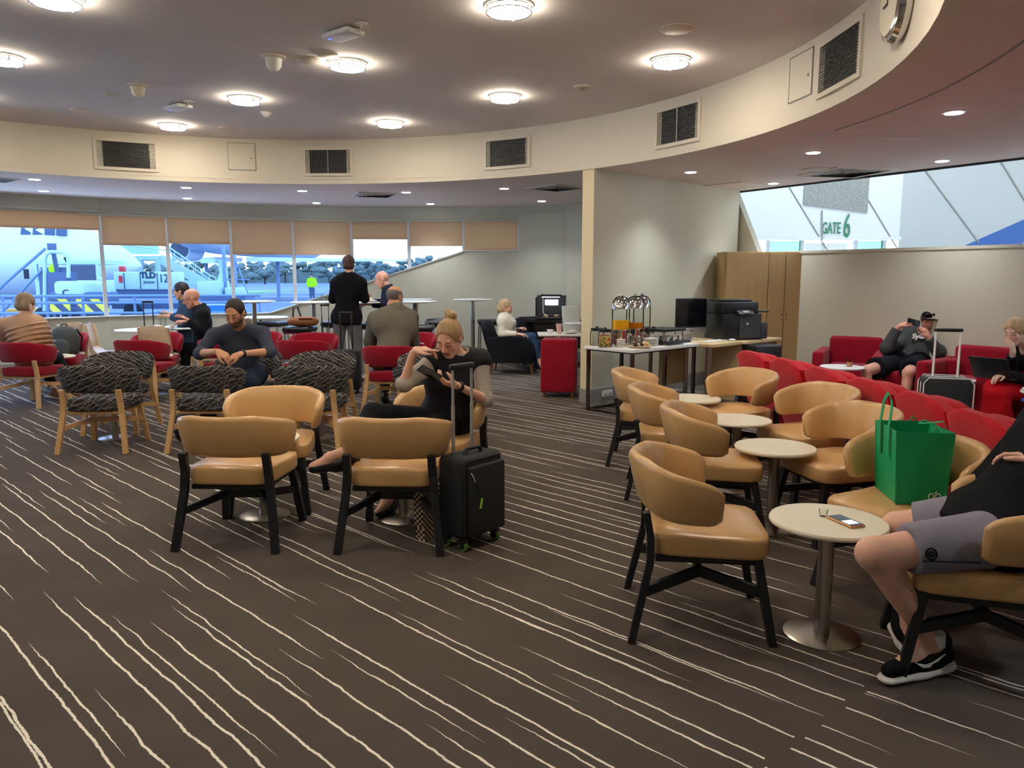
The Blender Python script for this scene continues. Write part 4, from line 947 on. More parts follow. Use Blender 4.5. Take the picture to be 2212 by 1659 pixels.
    hp = head_prims(HC, M, hs, fem) + [cap(nk - M[2] * .0, q['neck'] - upv * .0, .054 * B * (.86 if fem else 1), .058 * B * (.86 if fem else 1), .02)]
    hv = polygonise(hp, hres); nb = len(parts[0][0]); nh = len(hv[0]); parts.append(hv)
    for S in 'LR':
        hd = (hands or {}).get(S)
        if hd is None: d = nrm(q['wr' + S] - q['el' + S]); hd = dict(d=d, n=nrm(np.cross(d, side)) if abs(d @ side) < .95 else -upv, curl=.45)
        hp_ = hand_prims(q['wr' + S], np.array(hd['d'], float), np.array(hd['n'], float), hd.get('side', 1 if S == 'L' else -1), hd.get('curl', .5), hd.get('s', .93 if fem else 1.02), thumb=hd.get('thumb', .5), point=hd.get('point', False))
        dd = nrm(q['wr' + S] - q['el' + S]); hp_.append(cap(q['wr' + S] - dd * .05, q['wr' + S] + nrm(hd['d']) * .02, .029 * B * (.88 if fem else 1), .024, .014)); parts.append(polygonise(hp_, hres * .8))
    V, Fc = merge(parts); base = np.array(rgb(*SKIN_PRE[skin])[:3]); C = np.tile(base, (len(V), 1)); C *= 1 + .04 * np.sin(V[:, :1] * 37) * np.cos(V[:, 2:3] * 41)
    L = ((V[nb:nb + nh] - HC) @ M.T) / hs; hcv = C[nb:nb + nh]
    def tint(mask, col, w=1.0): hcv[mask] = hcv[mask] * (1 - w) + np.array(rgb(*col)[:3]) * w
    x, y, z = L[:, 0], L[:, 1], L[:, 2]
    tint((y > .055) & (abs(z + .025) < .03) & (abs(x) < .055), (222, 140, 122), .25)
    tint((y > .07) & (abs(z + .0615) < .0115) & (abs(x) < .024), (176, 92, 88), .65)
    tint((y > .07) & (abs(z + .0612) < .0028) & (abs(x) < .024), (96, 44, 42), .8)
    if beard: tint((y > .012) & (((z < -.040) & (z > -.125)) & ~((abs(z + .0615) < .008) & (abs(x) < .018) & (y > .07)) & (y > -.6 * (z + .03))), beard, .85); tint((y > .02) & (abs(x) > .05) & (z < .0), beard, .75)
    eb = hc or (90, 66, 50)
    tint((y > .06) & (abs(z - .030 + .10 * (abs(x) - .03) ** 2 * 10) < .0052) & (abs(x) > .012) & (abs(x) < .05), eb, .75)
    tint((y > .066) & (abs(z - .0005) < .0036) & (abs(abs(x) - .031) < .0165), (40, 26, 22), .85)
    C[nb:nb + nh] = hcv
    sd_mesh('body', (V, Fc), 'skin', root, org, C)
    # clothes
    if top:
        i = top.get('i', .014); hem = None
        hem = q['pel'] + (q['pel'] - waist) * top.get('hem', .25)
        P = torso(i, hem)
        for S in 'LR': P += arm(S, i, top.get('sleeve', 2.0))
        if top.get('collar'): P.append(cap(q['neck'] - upv * .02, q['neck'] + (nk - q['neck']) * top['collar'], .072 * B + i * .5, .064 * B + i * .5, .02, flat='b'))
        P.append(dict(cap(q['neck'] - upv * .005 + fwd * .012, nk + upv * .1, .056 * B + top.get('nw', .004), .056 * B + top.get('nw', .004), .006), sub=True))
        o = sd_mesh(top['name'], polygonise(P, res), top['mat'], root, org)
        if 'under' in top:           # second garment beneath (sleeves of another colour)
            u = top['under']; P = torso(i - .008, hem)
            for S in 'LR': P += arm(S, u.get('i', .01), u['sleeve'])
            P.append(dict(cap(q['neck'] + fwd * .012, nk + upv * .1, .06 * B, .06 * B, .006), sub=True)); sd_mesh(u['name'], polygonise(P, res), u['mat'], root, org)
    if legs:
        i = legs.get('i', .012); P = [cap(q['hipL'], q['hipR'], .108 * B + i * .6, .108 * B + i * .6, .06, ax=fwd, sq=1.15), cap(q['pel'] - upv * .02, q['pel'] + (waist - q['pel']) * legs.get('rise', .7), .122 * B + i * .5, .116 * B + i * .5, .05, ax=fwd, sq=1.22, flat='b')]
        for S in 'LR': P += leg(S, i, legs.get('len', 1.9), legs.get('flare', 0.0))
        sd_mesh(legs['name'], polygonise(P, res), legs['mat'], root, org)
    if shoes:
        for S in 'LR':
            a, t_ = q['an' + S], q['toe' + S]; d = nrm(t_ - a - V3(0, 0, (t_ - a)[2] * .0)); up2 = nrm(np.cross(np.cross(d, (0, 0, 1) if abs(d[2]) < .9 else fwd), d)); hl = a - up2 * .045 - d * .03
            P = [cap(hl, hl + d * .1, .038, .040, .02), cap(hl + d * .08, t_ - up2 * .012, .042, .030, .03)]
            if shoes.get('high', True): P.append(cap(a + (q['kn' + S] - a) * .06, hl + up2 * .02, .046, .042, .03, flat='a'))
            else: P.append(dict(cap(a + d * .0 + up2 * .03, a + d * .07 + up2 * .02, .04, .036, .01), sub=True))
            so = sd_mesh('shoe', polygonise(P, res * .6), shoes['mat'], root, org)
            if shoes.get('sole'):
                P = [cap(hl - up2 * .03 - d * .012, hl - up2 * .03 + d * .12, .034, .038, .01, ax=up2, sq=2.2), cap(hl - up2 * .03 + d * .1, t_ - up2 * .034, .038, .03, .01, ax=up2, sq=2.0)]
                sd_mesh('sole', polygonise(P, res * .6), shoes['sole'], so, org - org)  if False else None
                s2 = sd_mesh('sole', polygonise(P, res * .6), shoes['sole'], so, org)
    # hair
    g = lambda x, y, z: HC + (M[0] * x + M[1] * y + M[2] * z) * hs
    if hair:
        P = []; th_ = hair.get('th', .012)
        if hair['style'] != 'none':
            P.append(ell(g(0, -.016, .036), tuple(c * hs for c in (.074 + th_, .095 + th_, .086 + th_)), M, .01))
            if hair['style'] in ('short', 'crop'): P.append(ell(g(0, -.055, -.03), tuple(c * hs for c in (.066 + th_, .05 + th_, .05)), M, .02))
            if hair['style'] in ('bun', 'updo', 'bob', 'tied'): P.append(ell(g(0, -.05, -.02), tuple(c * hs for c in (.07 + th_, .058 + th_, .06)), M, .02))
            if hair['style'] == 'bun': P += [ell(g(.0, -.085, .115), (.042 * hs, .042 * hs, .036 * hs), M, .012), ell(g(.02, -.10, .13), (.026 * hs,) * 3, M, .01), ell(g(-.022, -.07, .135), (.024 * hs,) * 3, M, .008), cap(g(.01, -.1, .09), g(.02, -.115, .05), .012 * hs, .006 * hs, .01)]
            if hair['style'] == 'bob': P += [ell(g(0, -.03, -.035), tuple(c * hs for c in (.088, .085, .065)), M, .02)]
            if hair['style'] == 'tied': P += [ell(g(0, -.10, .0), (.035 * hs, .035 * hs, .045 * hs), M, .02), cap(g(0, -.11, -.02), g(0, -.10, -.13), .028 * hs, .014 * hs, .02)]
            # face opening
            P.append(dict(ell(g(0, .085, -.045 + hair.get('line', 0)), tuple(c * hs for c in (.072, .085, .115)), M, .012), sub=True))
            for e in (-1, 1): P.append(dict(ell(g(e * .088, .012, -.03), tuple(c * hs for c in (.03, .035, .045)), M, .01), sub=True))
            if hair['style'] == 'fringe_bald':
                P.append(dict(ell(g(0, .0, .11), tuple(c * hs for c in (.085, .13, .075)), M, .01), sub=True))
            sd_mesh('hair', polygonise(P, hres), hair['mat'], root, org)
    for e_ in (extra or []): e_(root, org, q, M, HC, hs, g, side, fwd, upv)
    return root
# materials for clothes and hair
def cloth(n, c, **k): return mat(n, c, .9, spec=.15, bump=(14, .5), **k)
cloth('vest_black', (34, 35, 40)); MATS['vest_black'].node_tree.nodes['Principled BSDF'].inputs['Roughness'].default_value = .6
cloth('grey_marl', (168, 160, 150)); cloth('black_trousers', (26, 27, 31)); cloth('slate_tee', (66, 72, 88)); cloth('navy_jeans', (38, 46, 64)); cloth('jacket_black', (22, 23, 28)); cloth('blazer_black', (20, 20, 24)); cloth('jeans_grey', (108, 112, 118)); cloth('navy_tracksuit', (26, 30, 46)); cloth('olive_shirt', (104, 98, 88)); cloth('cream_knit', (226, 218, 200)); cloth('blue_jeans', (52, 78, 108)); cloth('charcoal_top', (72, 74, 74)); cloth('black_shorts', (24, 25, 32)); cloth('red_skirt', (196, 20, 32)); cloth('black_knit', (20, 20, 24)); cloth('grey_shorts', (136, 132, 146)); cloth('teal_jacket', (48, 66, 86))
mat('puffer', (186, 148, 116), .6, bump=(6, .2)); cloth('hivis', (180, 255, 40))
def hairmat(n, c): return mat(n, c, .55, spec=.4, var=(18, .28), bump=(60, .8), stretch=(1.5, 1.5, .35))
hairmat('hair_dark', (40, 32, 30)); hairmat('hair_brown', (74, 54, 46)); hairmat('hair_blonde', (166, 134, 96)); hairmat('hair_ash', (150, 128, 104)); hairmat('hair_fair', (204, 172, 130)); hairmat('hair_grey', (120, 110, 104))
mat('shoe_black', (20, 20, 22), .35); mat('shoe_brown', (120, 84, 66), .6); mat('sole_white', (232, 228, 220), .6); mat('watch_black', (14, 14, 16), .3); mat('phone_black', (16, 17, 20), .2); mat('phone_screen', (190, 205, 225), .2, emit=.6)

def prim_box(root, name, m, c, M, d, bev=.006, org=None):
    mm = Matrix([[M[j][i] for j in range(3)] for i in range(3)]); return MB().box(tuple(c - org), d, 0, bev, mm).build(name, m, root)
# --- woman in the vest, legs crossed, phone in her left hand
Yw = 5.0
def ph1(root, org, q, M, HC, hs, g, side, fwd, upv):
    w = q['wrL']; d = nrm(q['wrL'] - q['elL'])
    P = [cap(w - d * .035, w - d * .012, .034, .033, .004, flat='ab')]; sd_mesh('watch', polygonise(P, .005), 'watch_black', root, org)
def collar1(root, org, q, M, HC, hs, g, side, fwd, upv):
    P = [cap(q['neck'] - upv * .02, q['neck'] + upv * .055 - fwd * .01, .098, .088, .01, flat='ab'), dict(cap(q['neck'] - upv * .06, q['neck'] + upv * .2, .074, .076, .004), sub=True), dict(ell(q['neck'] + fwd * .10 + upv * .06, (.055, .06, .075), None, .01), sub=True)]
    sd_mesh('collar', polygonise(P, .008), 'grey_marl', root, org)
    MB().tube([tuple(q['neck'] + fwd * .105 - upv * .03 - org), tuple(q['neck'] * .6 + q['pel'] * .4 + fwd * .148 - org), tuple(q['neck'] * .3 + q['pel'] * .7 + fwd * .142 - org)], .004, 6).build('zip', 'dark', root)
w1 = dict(pel=(-.47, 5.10, .55), neck=at(992, 768, 5.06), head=at(970, 731, 4.94), face=(-.30, -.80, -.52), hup=(-.10, -.45, 1), shR=at(938, 782, 4.97), shL=at(1034, 778, 5.06), elR=at(873, 829, 4.84), wrR=at(893, 757, 4.80), elL=at(1048, 862, 4.98), wrL=at(988, 833, 4.72),
          hipR=(-.55, 5.06, .54), hipL=(-.39, 5.10, .54), knR=at(806, 893, 4.62), anR=at(748, 978, 4.33), toeR=at(676, 1008, 4.28), knL=(-.62, 4.66, .52), anL=(-.77, 4.80, .115), toeL=(-.84, 4.66, .045))
person('woman in a black vest, legs crossed, looking down at the phone in her hand', w1, dict(name='vest', mat='vest_black', i=.03, sleeve=.10, hem=.35, nw=.016, under=dict(name='sweater', mat='grey_marl', sleeve=1.06, i=.016)), dict(name='trousers', mat='black_trousers', len=1.62, i=.012), dict(style='bun', mat='hair_blonde', th=.009, line=.018), 'light', .011, .0045, 'f', 1.0,
       dict(L=dict(d=at(925, 818, 4.66) - at(988, 833, 4.72), n=(.1, .35, .9), curl=.50, side=-1, thumb=.9), R=dict(d=(.93, -.02, .10), n=(.15, .25, -.93), curl=.50, point=True, side=-1, thumb=.3)), shoes=dict(mat='shoe_black', high=False), extra=[ph1, collar1], build=.93, hc=(120, 86, 58))
# --- bearded man
def ph2(root, org, q, M, HC, hs, g, side, fwd, upv):
    w = q['wrL']; d = nrm(q['wrL'] - q['elL']); sd_mesh('watch', polygonise([cap(w - d * .03, w - d * .008, .035, .034, .004, flat='ab')], .006), 'watch_black', root, org)
m2 = dict(pel=(-2.62, 7.48, .56), neck=at(517, 705, 7.30), head=at(508, 677, 7.12), face=(-.08, -.86, -.42), shR=at(463, 724, 7.24), shL=at(566, 720, 7.24), elR=at(431, 764, 7.12), wrR=at(470, 759, 6.86), elL=at(584, 760, 7.12), wrL=at(522, 764, 6.88), knR=(-2.82, 7.02, .53), anR=(-2.80, 6.98, .1), toeR=(-2.82, 6.82, .04), knL=(-2.42, 7.0, .53), anL=(-2.44, 6.98, .1), toeL=(-2.42, 6.82, .04))
person('bearded man in a slate sweater with hands folded in his lap', m2, dict(name='sweater', mat='slate_tee', i=.013, sleeve=1.22, hem=.5, nw=.01), dict(name='jeans', mat='navy_jeans', len=1.92, i=.014), dict(style='crop', mat='hair_dark', th=.007, line=.026), 'tan', .013, .0055, 'm', 1.06, dict(R=dict(d=(.8, -.1, -.45), n=(.1, .4, -.8), curl=.45), L=dict(d=(-.85, -.15, -.3), n=(.1, .5, -.8), curl=.5)), shoes=dict(mat='shoe_black'), extra=[ph2], beard=(44, 32, 30), build=1.0, hc=(36, 26, 24))
# --- woman in the puffer jacket, seen from behind
def puff(root, org, q, M, HC, hs, g, side, fwd, upv):
    for i in range(7):
        c = q['pel'] * (1 - (.05 + i * .12)) + q['neck'] * (.05 + i * .12)
        P = [cap(c - side * .105, c + side * .105, .146, .146, .02, ax=fwd, sq=1.16)]; P[0]['sq'] = 1.1
        pr = [cap(c - side * .10, c + side * .10, .150, .150, .01, ax=upv, sq=5.0)]; sd_mesh('quilted_band', polygonise(pr, .013), 'puffer', root, org)
def gl3(root, org, q, M, HC, hs, g, side, fwd, upv):
    MB().tube([tuple(g(.078, -.01, .01) - org), tuple(g(.074, .09, .008) - org), tuple(g(.0, .112, .005) - org)], .003, 5).build('glasses', 'dark', root)
w3 = dict(pel=(-5.66, 9.02, .56), neck=at(52, 690, 9.08), head=at(56, 657, 9.16), face=(.30, .92, -.25), shR=at(84, 702, 9.1), shL=at(12, 702, 9.04), elR=at(94, 742, 9.22), wrR=at(110, 755, 9.45), elL=at(-6, 744, 9.12), wrL=(-5.75, 9.42, .56), knR=(-5.63, 9.40, .51), anR=(-5.40, 9.36, .1), toeR=(-5.36, 9.50, .04), knL=(-5.84, 9.40, .51), anL=(-5.62, 9.30, .1), toeL=(-5.55, 9.46, .04))
person('woman in a tan quilted puffer jacket seen from behind at the left edge', w3, dict(name='puffer_jacket', mat='puffer', i=.036, sleeve=1.85, hem=.35, collar=.5, nw=.012), dict(name='trousers', mat='black_trousers', len=1.8), dict(style='bob', mat='hair_ash', th=.016), 'pale', .015, .008, 'f', 1.02, shoes=dict(mat='shoe_brown', sole='sole_white'), extra=[puff, gl3])
# --- bald man in black jacket in profile, phone in hand
def gl4(root, org, q, M, HC, hs, g, side, fwd, upv):
    MB().tube([tuple(g(s_ * .08, -.01, .012) - org) for s_ in (-1,)] + [tuple(g(-.074, .085, .008) - org), tuple(g(-.03, .108, .002) - org), tuple(g(.03, .108, .002) - org), tuple(g(.074, .085, .008) - org), tuple(g(.08, -.01, .012) - org)], .0028, 5).build('glasses', 'dark', root)
m4 = dict(pel=at(442, 752, 10.5), neck=at(431, 663, 10.5), head=at(414, 645, 10.45), face=(-.93, -.22, -.32), shR=at(440, 672, 10.68), shL=at(438, 682, 10.32), elR=at(420, 700, 10.75), wrR=at(402, 696, 10.6), elL=at(432, 712, 10.2), wrL=at(406, 692, 10.2), knR=at(400, 752, 10.65), anR=(-4.5, 10.62, .1), toeR=(-4.66, 10.58, .04), knL=at(400, 752, 10.35), anL=(-4.48, 10.38, .1), toeL=(-4.64, 10.36, .04))
person('bald man with glasses and black jacket in profile, looking at his phone', m4, dict(name='jacket', mat='jacket_black', i=.026, sleeve=1.92, hem=.4, collar=.55, nw=.016), dict(name='trousers', mat='jacket_black', len=1.9), None, 'ruddy', .016, .008, 'm', 1.1, shoes=dict(mat='shoe_black'), extra=[gl4], build=1.05, hc=(150, 130, 115))
m5 = dict(pel=at(402, 748, 11.6), neck=at(400, 650, 11.55), head=at(391, 629, 11.5), face=(-.97, -.1, -.15), shR=at(405, 660, 11.75), shL=at(402, 664, 11.4), elR=at(392, 690, 11.85), wrR=at(372, 680, 11.8), elL=at(396, 692, 11.3), wrL=at(366, 683, 11.3), knR=at(362, 748, 11.7), anR=(-5.3, 11.7, .1), toeR=(-5.45, 11.7, .04), knL=at(362, 748, 11.45), anL=(-5.2, 11.45, .1), toeL=(-5.36, 11.45, .04))
person('dark-haired man in a teal jacket behind the bald man by the window', m5, dict(name='jacket', mat='teal_jacket', i=.024, sleeve=1.92, hem=.4, collar=.4, nw=.012), dict(name='trousers', mat='navy_jeans', len=1.9), dict(style='short', mat='hair_dark', th=.012), 'tan', .018, .009, 'm', 1.05, shoes=dict(mat='shoe_black'))
# --- standing woman from behind
def scarf(root, org, q, M, HC, hs, g, side, fwd, upv):
    P = [cap(q['neck'] - side * .02 + upv * .0, q['neck'] + side * .02 + upv * .012, .074, .074, .02, ax=upv, sq=1.6), dict(cap(q['neck'] - upv * .1, q['neck'] + upv * .2, .045, .045, .004), sub=True)]
    sd_mesh('scarf', polygonise(P, .01), 'scarf_check', root, org)
mat_stripes('scarf_check', (216, 190, 140), (90, 60, 48), 35, .06)
w6 = dict(pel=(-2.33, 10.8, .98), neck=at(754, 594, 10.8), head=at(753, 572, 10.83), face=(-.18, .96, -.16), shR=at(780, 611, 10.83), shL=at(726, 612, 10.8), elR=at(788, 645, 10.85), wrR=at(776, 642, 11.08), elL=at(719, 646, 10.86), wrL=at(724, 640, 11.1), knR=(-2.21, 10.86, .51), anR=(-2.19, 10.82, .09), toeR=(-2.17, 10.98, .035), knL=(-2.47, 10.84, .51), anL=(-2.50, 10.8, .09), toeL=(-2.50, 10.96, .035), hipR=(-2.245, 10.8, .94), hipL=(-2.42, 10.8, .94))
person('standing woman in a black blazer and grey jeans seen from behind', w6, dict(name='blazer', mat='blazer_black', i=.024, sleeve=1.9, flare=.05, hem=.72, nw=.006), dict(name='jeans', mat='jeans_grey', len=1.93, i=.012), dict(style='short', mat='hair_brown', th=.014), 'light', .015, .008, 'f', 1.0, shoes=dict(mat='shoe_black'), extra=[scarf], build=1.02)
# --- bald man on a stool at the bar table, profile left
def stripe7(root, org, q, M, HC, hs, g, side, fwd, upv):
    sh, el = q['shL'], q['elL']; o = nrm(-side) * .075
    for k in (-.012, .012): MB().tube([tuple(sh + o + fwd * k + upv * .02 - org), tuple(sh * .5 + el * .5 + o * .92 + fwd * k - org), tuple(el + o * .8 + fwd * k - org)], .005, 5).build('sleeve_stripe', 'sole_white', root)
m7 = dict(pel=at(848, 690, 11.9), neck=at(838, 621, 11.9), head=at(825, 604, 11.85), face=(-.93, -.05, -.36), shR=at(846, 628, 12.08), shL=at(846, 630, 11.72), elR=at(828, 655, 12.1), wrR=at(806, 652, 12.05), elL=at(836, 659, 11.62), wrL=at(800, 657, 11.6), knR=at(800, 706, 12.05), anR=at(815, 762, 12.1), toeR=at(797, 768, 12.1), knL=at(800, 700, 11.75), anL=at(818, 762, 11.8), toeL=at(800, 768, 11.8))
person('bald elderly man in a navy tracksuit with a plate at the bar table', m7, dict(name='tracksuit_top', mat='navy_tracksuit', i=.022, sleeve=1.9, hem=.3, collar=.4, nw=.01), dict(name='trousers', mat='navy_tracksuit', len=1.9), None, 'ruddy', .017, .008, 'm', 1.08, shoes=dict(mat='shoe_black'), extra=[stripe7], hc=(170, 150, 140))
# --- man in the grey shirt from behind
m8 = dict(pel=(-1.36, 8.62, .56), neck=at(856, 668, 8.95), head=at(853, 642, 9.02), face=(.45, .86, -.22), shR=at(886, 686, 9.0), shL=at(812, 690, 8.86), elR=at(892, 738, 9.12), wrR=at(898, 744, 9.36), elL=at(800, 738, 8.95), wrL=at(868, 750, 9.25), knR=(-1.16, 9.06, .53), anR=(-1.14, 9.0, .1), toeR=(-1.12, 9.16, .04), knL=(-1.52, 9.06, .53), anL=(-1.52, 9.0, .1), toeL=(-1.52, 9.16, .04))
person('balding man in a grey-brown shirt seen from behind, leaning forward', m8, dict(name='shirt', mat='olive_shirt', i=.026, sleeve=1.75, hem=.3, collar=.45, nw=.008), dict(name='jeans', mat='navy_jeans', len=1.9), dict(style='fringe_bald', mat='hair_grey', th=.004), 'tan', .014, .007, 'm', 1.1, dict(R=dict(d=(.3, .8, .2), n=(-.8, .2, .2), curl=.6)), shoes=dict(mat='shoe_black'), beard=(190, 180, 170), build=1.22, hc=(120, 105, 95))
# --- woman in white sweater in the armchair
w9 = dict(pel=(-.04, 12.0, .52), neck=at(1090, 682, 12.0), head=at(1092, 664, 11.98), face=(.98, -.12, -.05), shR=at(1084, 694, 11.84), shL=at(1092, 692, 12.18), elR=at(1084, 722, 11.78), wrR=at(1120, 722, 11.76), elL=at(1098, 720, 12.3), wrL=at(1118, 712, 12.2), knR=at(1150, 728, 11.84), anR=at(1166, 782, 11.75), toeR=at(1174, 798, 11.65), knL=at(1156, 742, 12.1), anL=at(1164, 806, 12.05), toeL=at(1178, 812, 12.0))
def clip9(root, org, q, M, HC, hs, g, side, fwd, upv): sd_mesh('hair_clip', polygonise([cap(g(0, -.115, .06), g(0, -.125, -.02), .016, .012, .004)], .008), 'dark', root, org)
person('woman in a cream sweater and blue jeans sitting in the black armchair', w9, dict(name='sweater', mat='cream_knit', i=.022, sleeve=1.88, hem=.3, nw=.018), dict(name='jeans', mat='blue_jeans', len=1.86, i=.01), dict(style='tied', mat='hair_fair', th=.012), 'light', .015, .008, 'f', 1.02, shoes=dict(mat='shoe_black'), extra=[clip9], hc=(150, 120, 90))
# --- man in the cap
def cap10(root, org, q, M, HC, hs, g, side, fwd, upv):
    P = [ell(g(0, -.01, .055), (.088, .108, .085), M, .01), dict(ell(g(0, .02, -.04), (.2, .2, .075), M, .004), sub=True)]; c = sd_mesh('cap', polygonise(P, .008), 'black_knit', root, org)
    sd_mesh('cap_peak', polygonise([cap(g(-.035, .085, .034), g(.035, .085, .034), .06, .06, .01, ax=M[2], sq=7.0)], .007), 'black_knit', c, org)
    sd_mesh('sunglasses', polygonise([ell(g(-.033, .088, .082), (.028, .014, .018), M, .005), ell(g(.033, .088, .082), (.028, .014, .018), M, .005), cap(g(-.05, .08, .085), g(.05, .08, .085), .006, .006, .004)], .006), 'watch_black', c, org)
m10 = dict(pel=at(1962, 778, 8.95), neck=at(1998, 716, 9.1), head=at(2006, 695, 8.98), face=(-.30, -.94, -.06), shR=at(1950, 740, 9.05), shL=at(2040, 738, 9.0), elR=at(1914, 752, 8.78), wrR=at(1940, 706, 8.76), elL=at(2028, 762, 8.72), wrL=at(2004, 728, 8.72), knR=at(1874, 800, 8.5), anR=at(1862, 872, 8.42), toeR=at(1846, 890, 8.3), knL=at(1962, 806, 8.38), anL=at(1952, 882, 8.3), toeL=at(1940, 900, 8.15), hipR=at(1942, 782, 8.95), hipL=at(1984, 784, 8.88))
lt = []
def print10(root, org, q, M, HC, hs, g, side, fwd, upv):
    c = q['neck'] * .62 + q['pel'] * .38 + fwd * .165 - org; ey = math.atan2(fwd[0], -fwd[1]); 
    text('Sydmala', .085, 'sole_white', root, c, (PI / 2 - .45, 0, ey), .004, 'shirt_lettering', shear=.3, bold=.002)
    text('Rugby', .04, 'sole_white', root, c + V3(.10, 0, -.055), (PI / 2 - .45, 0, ey), .004, 'shirt_lettering', shear=.3, bold=.002)
person('man in a black cap and charcoal shirt holding a phone beside his face', m10, dict(name='shirt', mat='charcoal_top', i=.022, sleeve=1.9, hem=.4, collar=.3, nw=.008), dict(name='shorts', mat='black_shorts', len=.78, i=.026, flare=.02), dict(style='crop', mat='hair_brown', th=.006), 'ruddy', .014, .0065, 'm', 1.16, dict(R=dict(d=(.55, -.1, .35), n=(.4, .1, -.8), curl=.7, side=-1), L=dict(d=(-.3, .1, .6), n=(-.3, .9, .1), curl=.8)), shoes=dict(mat='shoe_black'), extra=[cap10, print10], build=1.08)
# --- woman with the laptop at the right edge
def btn11(root, org, q, M, HC, hs, g, side, fwd, upv):
    a, b = q['wrR'], q['elR']
    for i in range(5): MB().ico(tuple(a + (b - a) * (.12 + .07 * i) + nrm(V3(-.6, -.7, .1)) * .045 - org), .006, 1).build('cuff_button', 'sole_white', root)
w11 = dict(pel=at(2262, 812, 7.35), neck=at(2222, 752, 7.28), head=at(2194, 716, 7.16), face=(-.84, -.38, -.38), shR=at(2206, 772, 7.42), shL=at(2258, 778, 7.08), elR=at(2180, 806, 7.24), wrR=at(2188, 764, 7.08), elL=at(2240, 826, 6.95), wrL=at(2172, 808, 6.95), knR=at(2150, 842, 7.28), anR=at(2148, 930, 7.25), toeR=at(2120, 945, 7.1), knL=at(2152, 850, 6.98), anL=at(2158, 940, 6.95), toeL=at(2128, 955, 6.85))
person('fair-haired woman in a black top and red trousers with a laptop at the right edge', w11, dict(name='cardigan', mat='black_knit', i=.02, sleeve=1.9, hem=.3, nw=.02), dict(name='trousers', mat='red_skirt', len=1.9, i=.045, flare=.06), dict(style='updo', mat='hair_fair', th=.014), 'pale', .014, .0065, 'f', 1.02, dict(R=dict(d=(-.25, -.1, .95), n=(-.4, .8, .0), curl=.6), L=dict(d=(-.8, -.1, -.2), n=(0, 0, -1), curl=.4)), shoes=dict(mat='shoe_black'), extra=[btn11], hc=(150, 120, 90))
# --- man in grey shorts at the right edge
def emb12(root, org, q, M, HC, hs, g, side, fwd, upv):
    h, k_ = q['hipL'], q['knL']; c = at(2012, 1197, 2.60); N_ = 24
    nv = nrm(V3(.05, -1, .35)); xv = nrm(np.cross(V3(0, 0, 1), nv)); yv = np.cross(nv, xv)
    MB().tube([tuple(at(1992, 1212, 2.60) - org), tuple(at(2060, 1214, 2.60) - org), tuple(at(2120, 1216, 2.62) - org)], .003, 6).build('side_seam', 'navy_jeans', root)
    for r0, tt in ((.019, .004), (.0085, .0035)):
        MB().tube([tuple(c + xv * r0 * math.cos(2 * PI * i / N_) + yv * r0 * math.sin(2 * PI * i / N_) - org) for i in range(N_ + 1)], tt, 6, False).build('badge_ring', 'black_knit', root)
m12 = dict(pel=(1.83, 2.82, .575), neck=(2.24, 2.84, 1.0), head=(2.30, 2.86, 1.24), face=(-.95, .1, -.1), shR=(2.18, 3.06, .93), shL=(2.22, 2.62, .93), elR=at(2138, 1048, 3.1), wrR=(2.04, 2.82, .86), elL=(2.12, 2.50, .76), wrL=(1.98, 2.76, .82), hipR=(1.83, 2.92, .56), hipL=(1.83, 2.72, .56),
           knR=at(1938, 1138, 3.06), anR=(1.64, 3.02, .16), toeR=(1.60, 2.86, .05), knL=at(1886, 1196, 2.70), anL=at(2014, 1392, 2.76), toeL=at(1940, 1438, 2.70))
def sneaker12(root, org, q, M, HC, hs, g, side, fwd, upv):
    for S in 'LR':
        a, t_ = q['an' + S].copy(), q['toe' + S].copy(); a[2] = max(a[2], .085); d = t_ - a; d[2] = 0; d = nrm(d); up2 = V3(0, 0, 1); heel = V3(a[0], a[1], 0) - d * .06; sd = np.cross(d, up2)
        P = [cap(heel + up2 * .068, heel + d * .12 + up2 * .07, .040, .043, .02), cap(heel + d * .09 + up2 * .066, heel + d * .27 + up2 * .052, .046, .030, .03), cap(heel + d * .02 + up2 * .125, heel + d * .05 + up2 * .07, .042, .046, .02), dict(ell(heel + d * .06 + up2 * .165, (.036, .036, .035), None, .01), sub=True)]
        so = sd_mesh('sneaker', polygonise(P, .006), 'black_knit', root, org)
        P = [cap(heel + up2 * .028, heel + d * .14 + up2 * .025, .050, .049, .01, ax=up2, sq=1.8), cap(heel + d * .12 + up2 * .023, heel + d * .275 + up2 * .022, .049, .038, .01, ax=up2, sq=2.2)]
        sd_mesh('sole', polygonise(P, .006), 'sole_white', so, org)
        sd_mesh('sock', polygonise([cap(a + up2 * .055, a + up2 * .0, .042, .045, .01, flat='ab')], .007), 'sole_white', so, org)
        if S == 'L':                      # curved tick on the outer side
            o = heel + nrm(V3(-.2, -1, 0)) * .043 + V3(0, 0, 0)
            pts = [(.155, .056), (.165, .066), (.150, .060), (.12, .048), (.04, .075)]; lo_ = [(.155, .056), (.135, .042), (.11, .040), (.085, .050), (.04, .075)]
            up_ = [(.166, .066), (.150, .056), (.125, .052), (.095, .058), (.04, .076)]
            nf = nrm(np.cross(d, up2)); nf = nf if nf[1] < 0 else -nf
            v = [heel + d * (x * 1.15) + up2 * (z * 1.05 + .02) + nf * (.0505 - .012 * max(0, (x - .13) / .04)) - org for x, z in lo_ + up_]
            MB().loft([[tuple(v[i]), tuple(v[i + 5]), tuple(v[i + 5] + V3(0, .012, 0)), tuple(v[i] + V3(0, .012, 0))] for i in range(5)], True).build('tick_mark', 'sole_white', so)
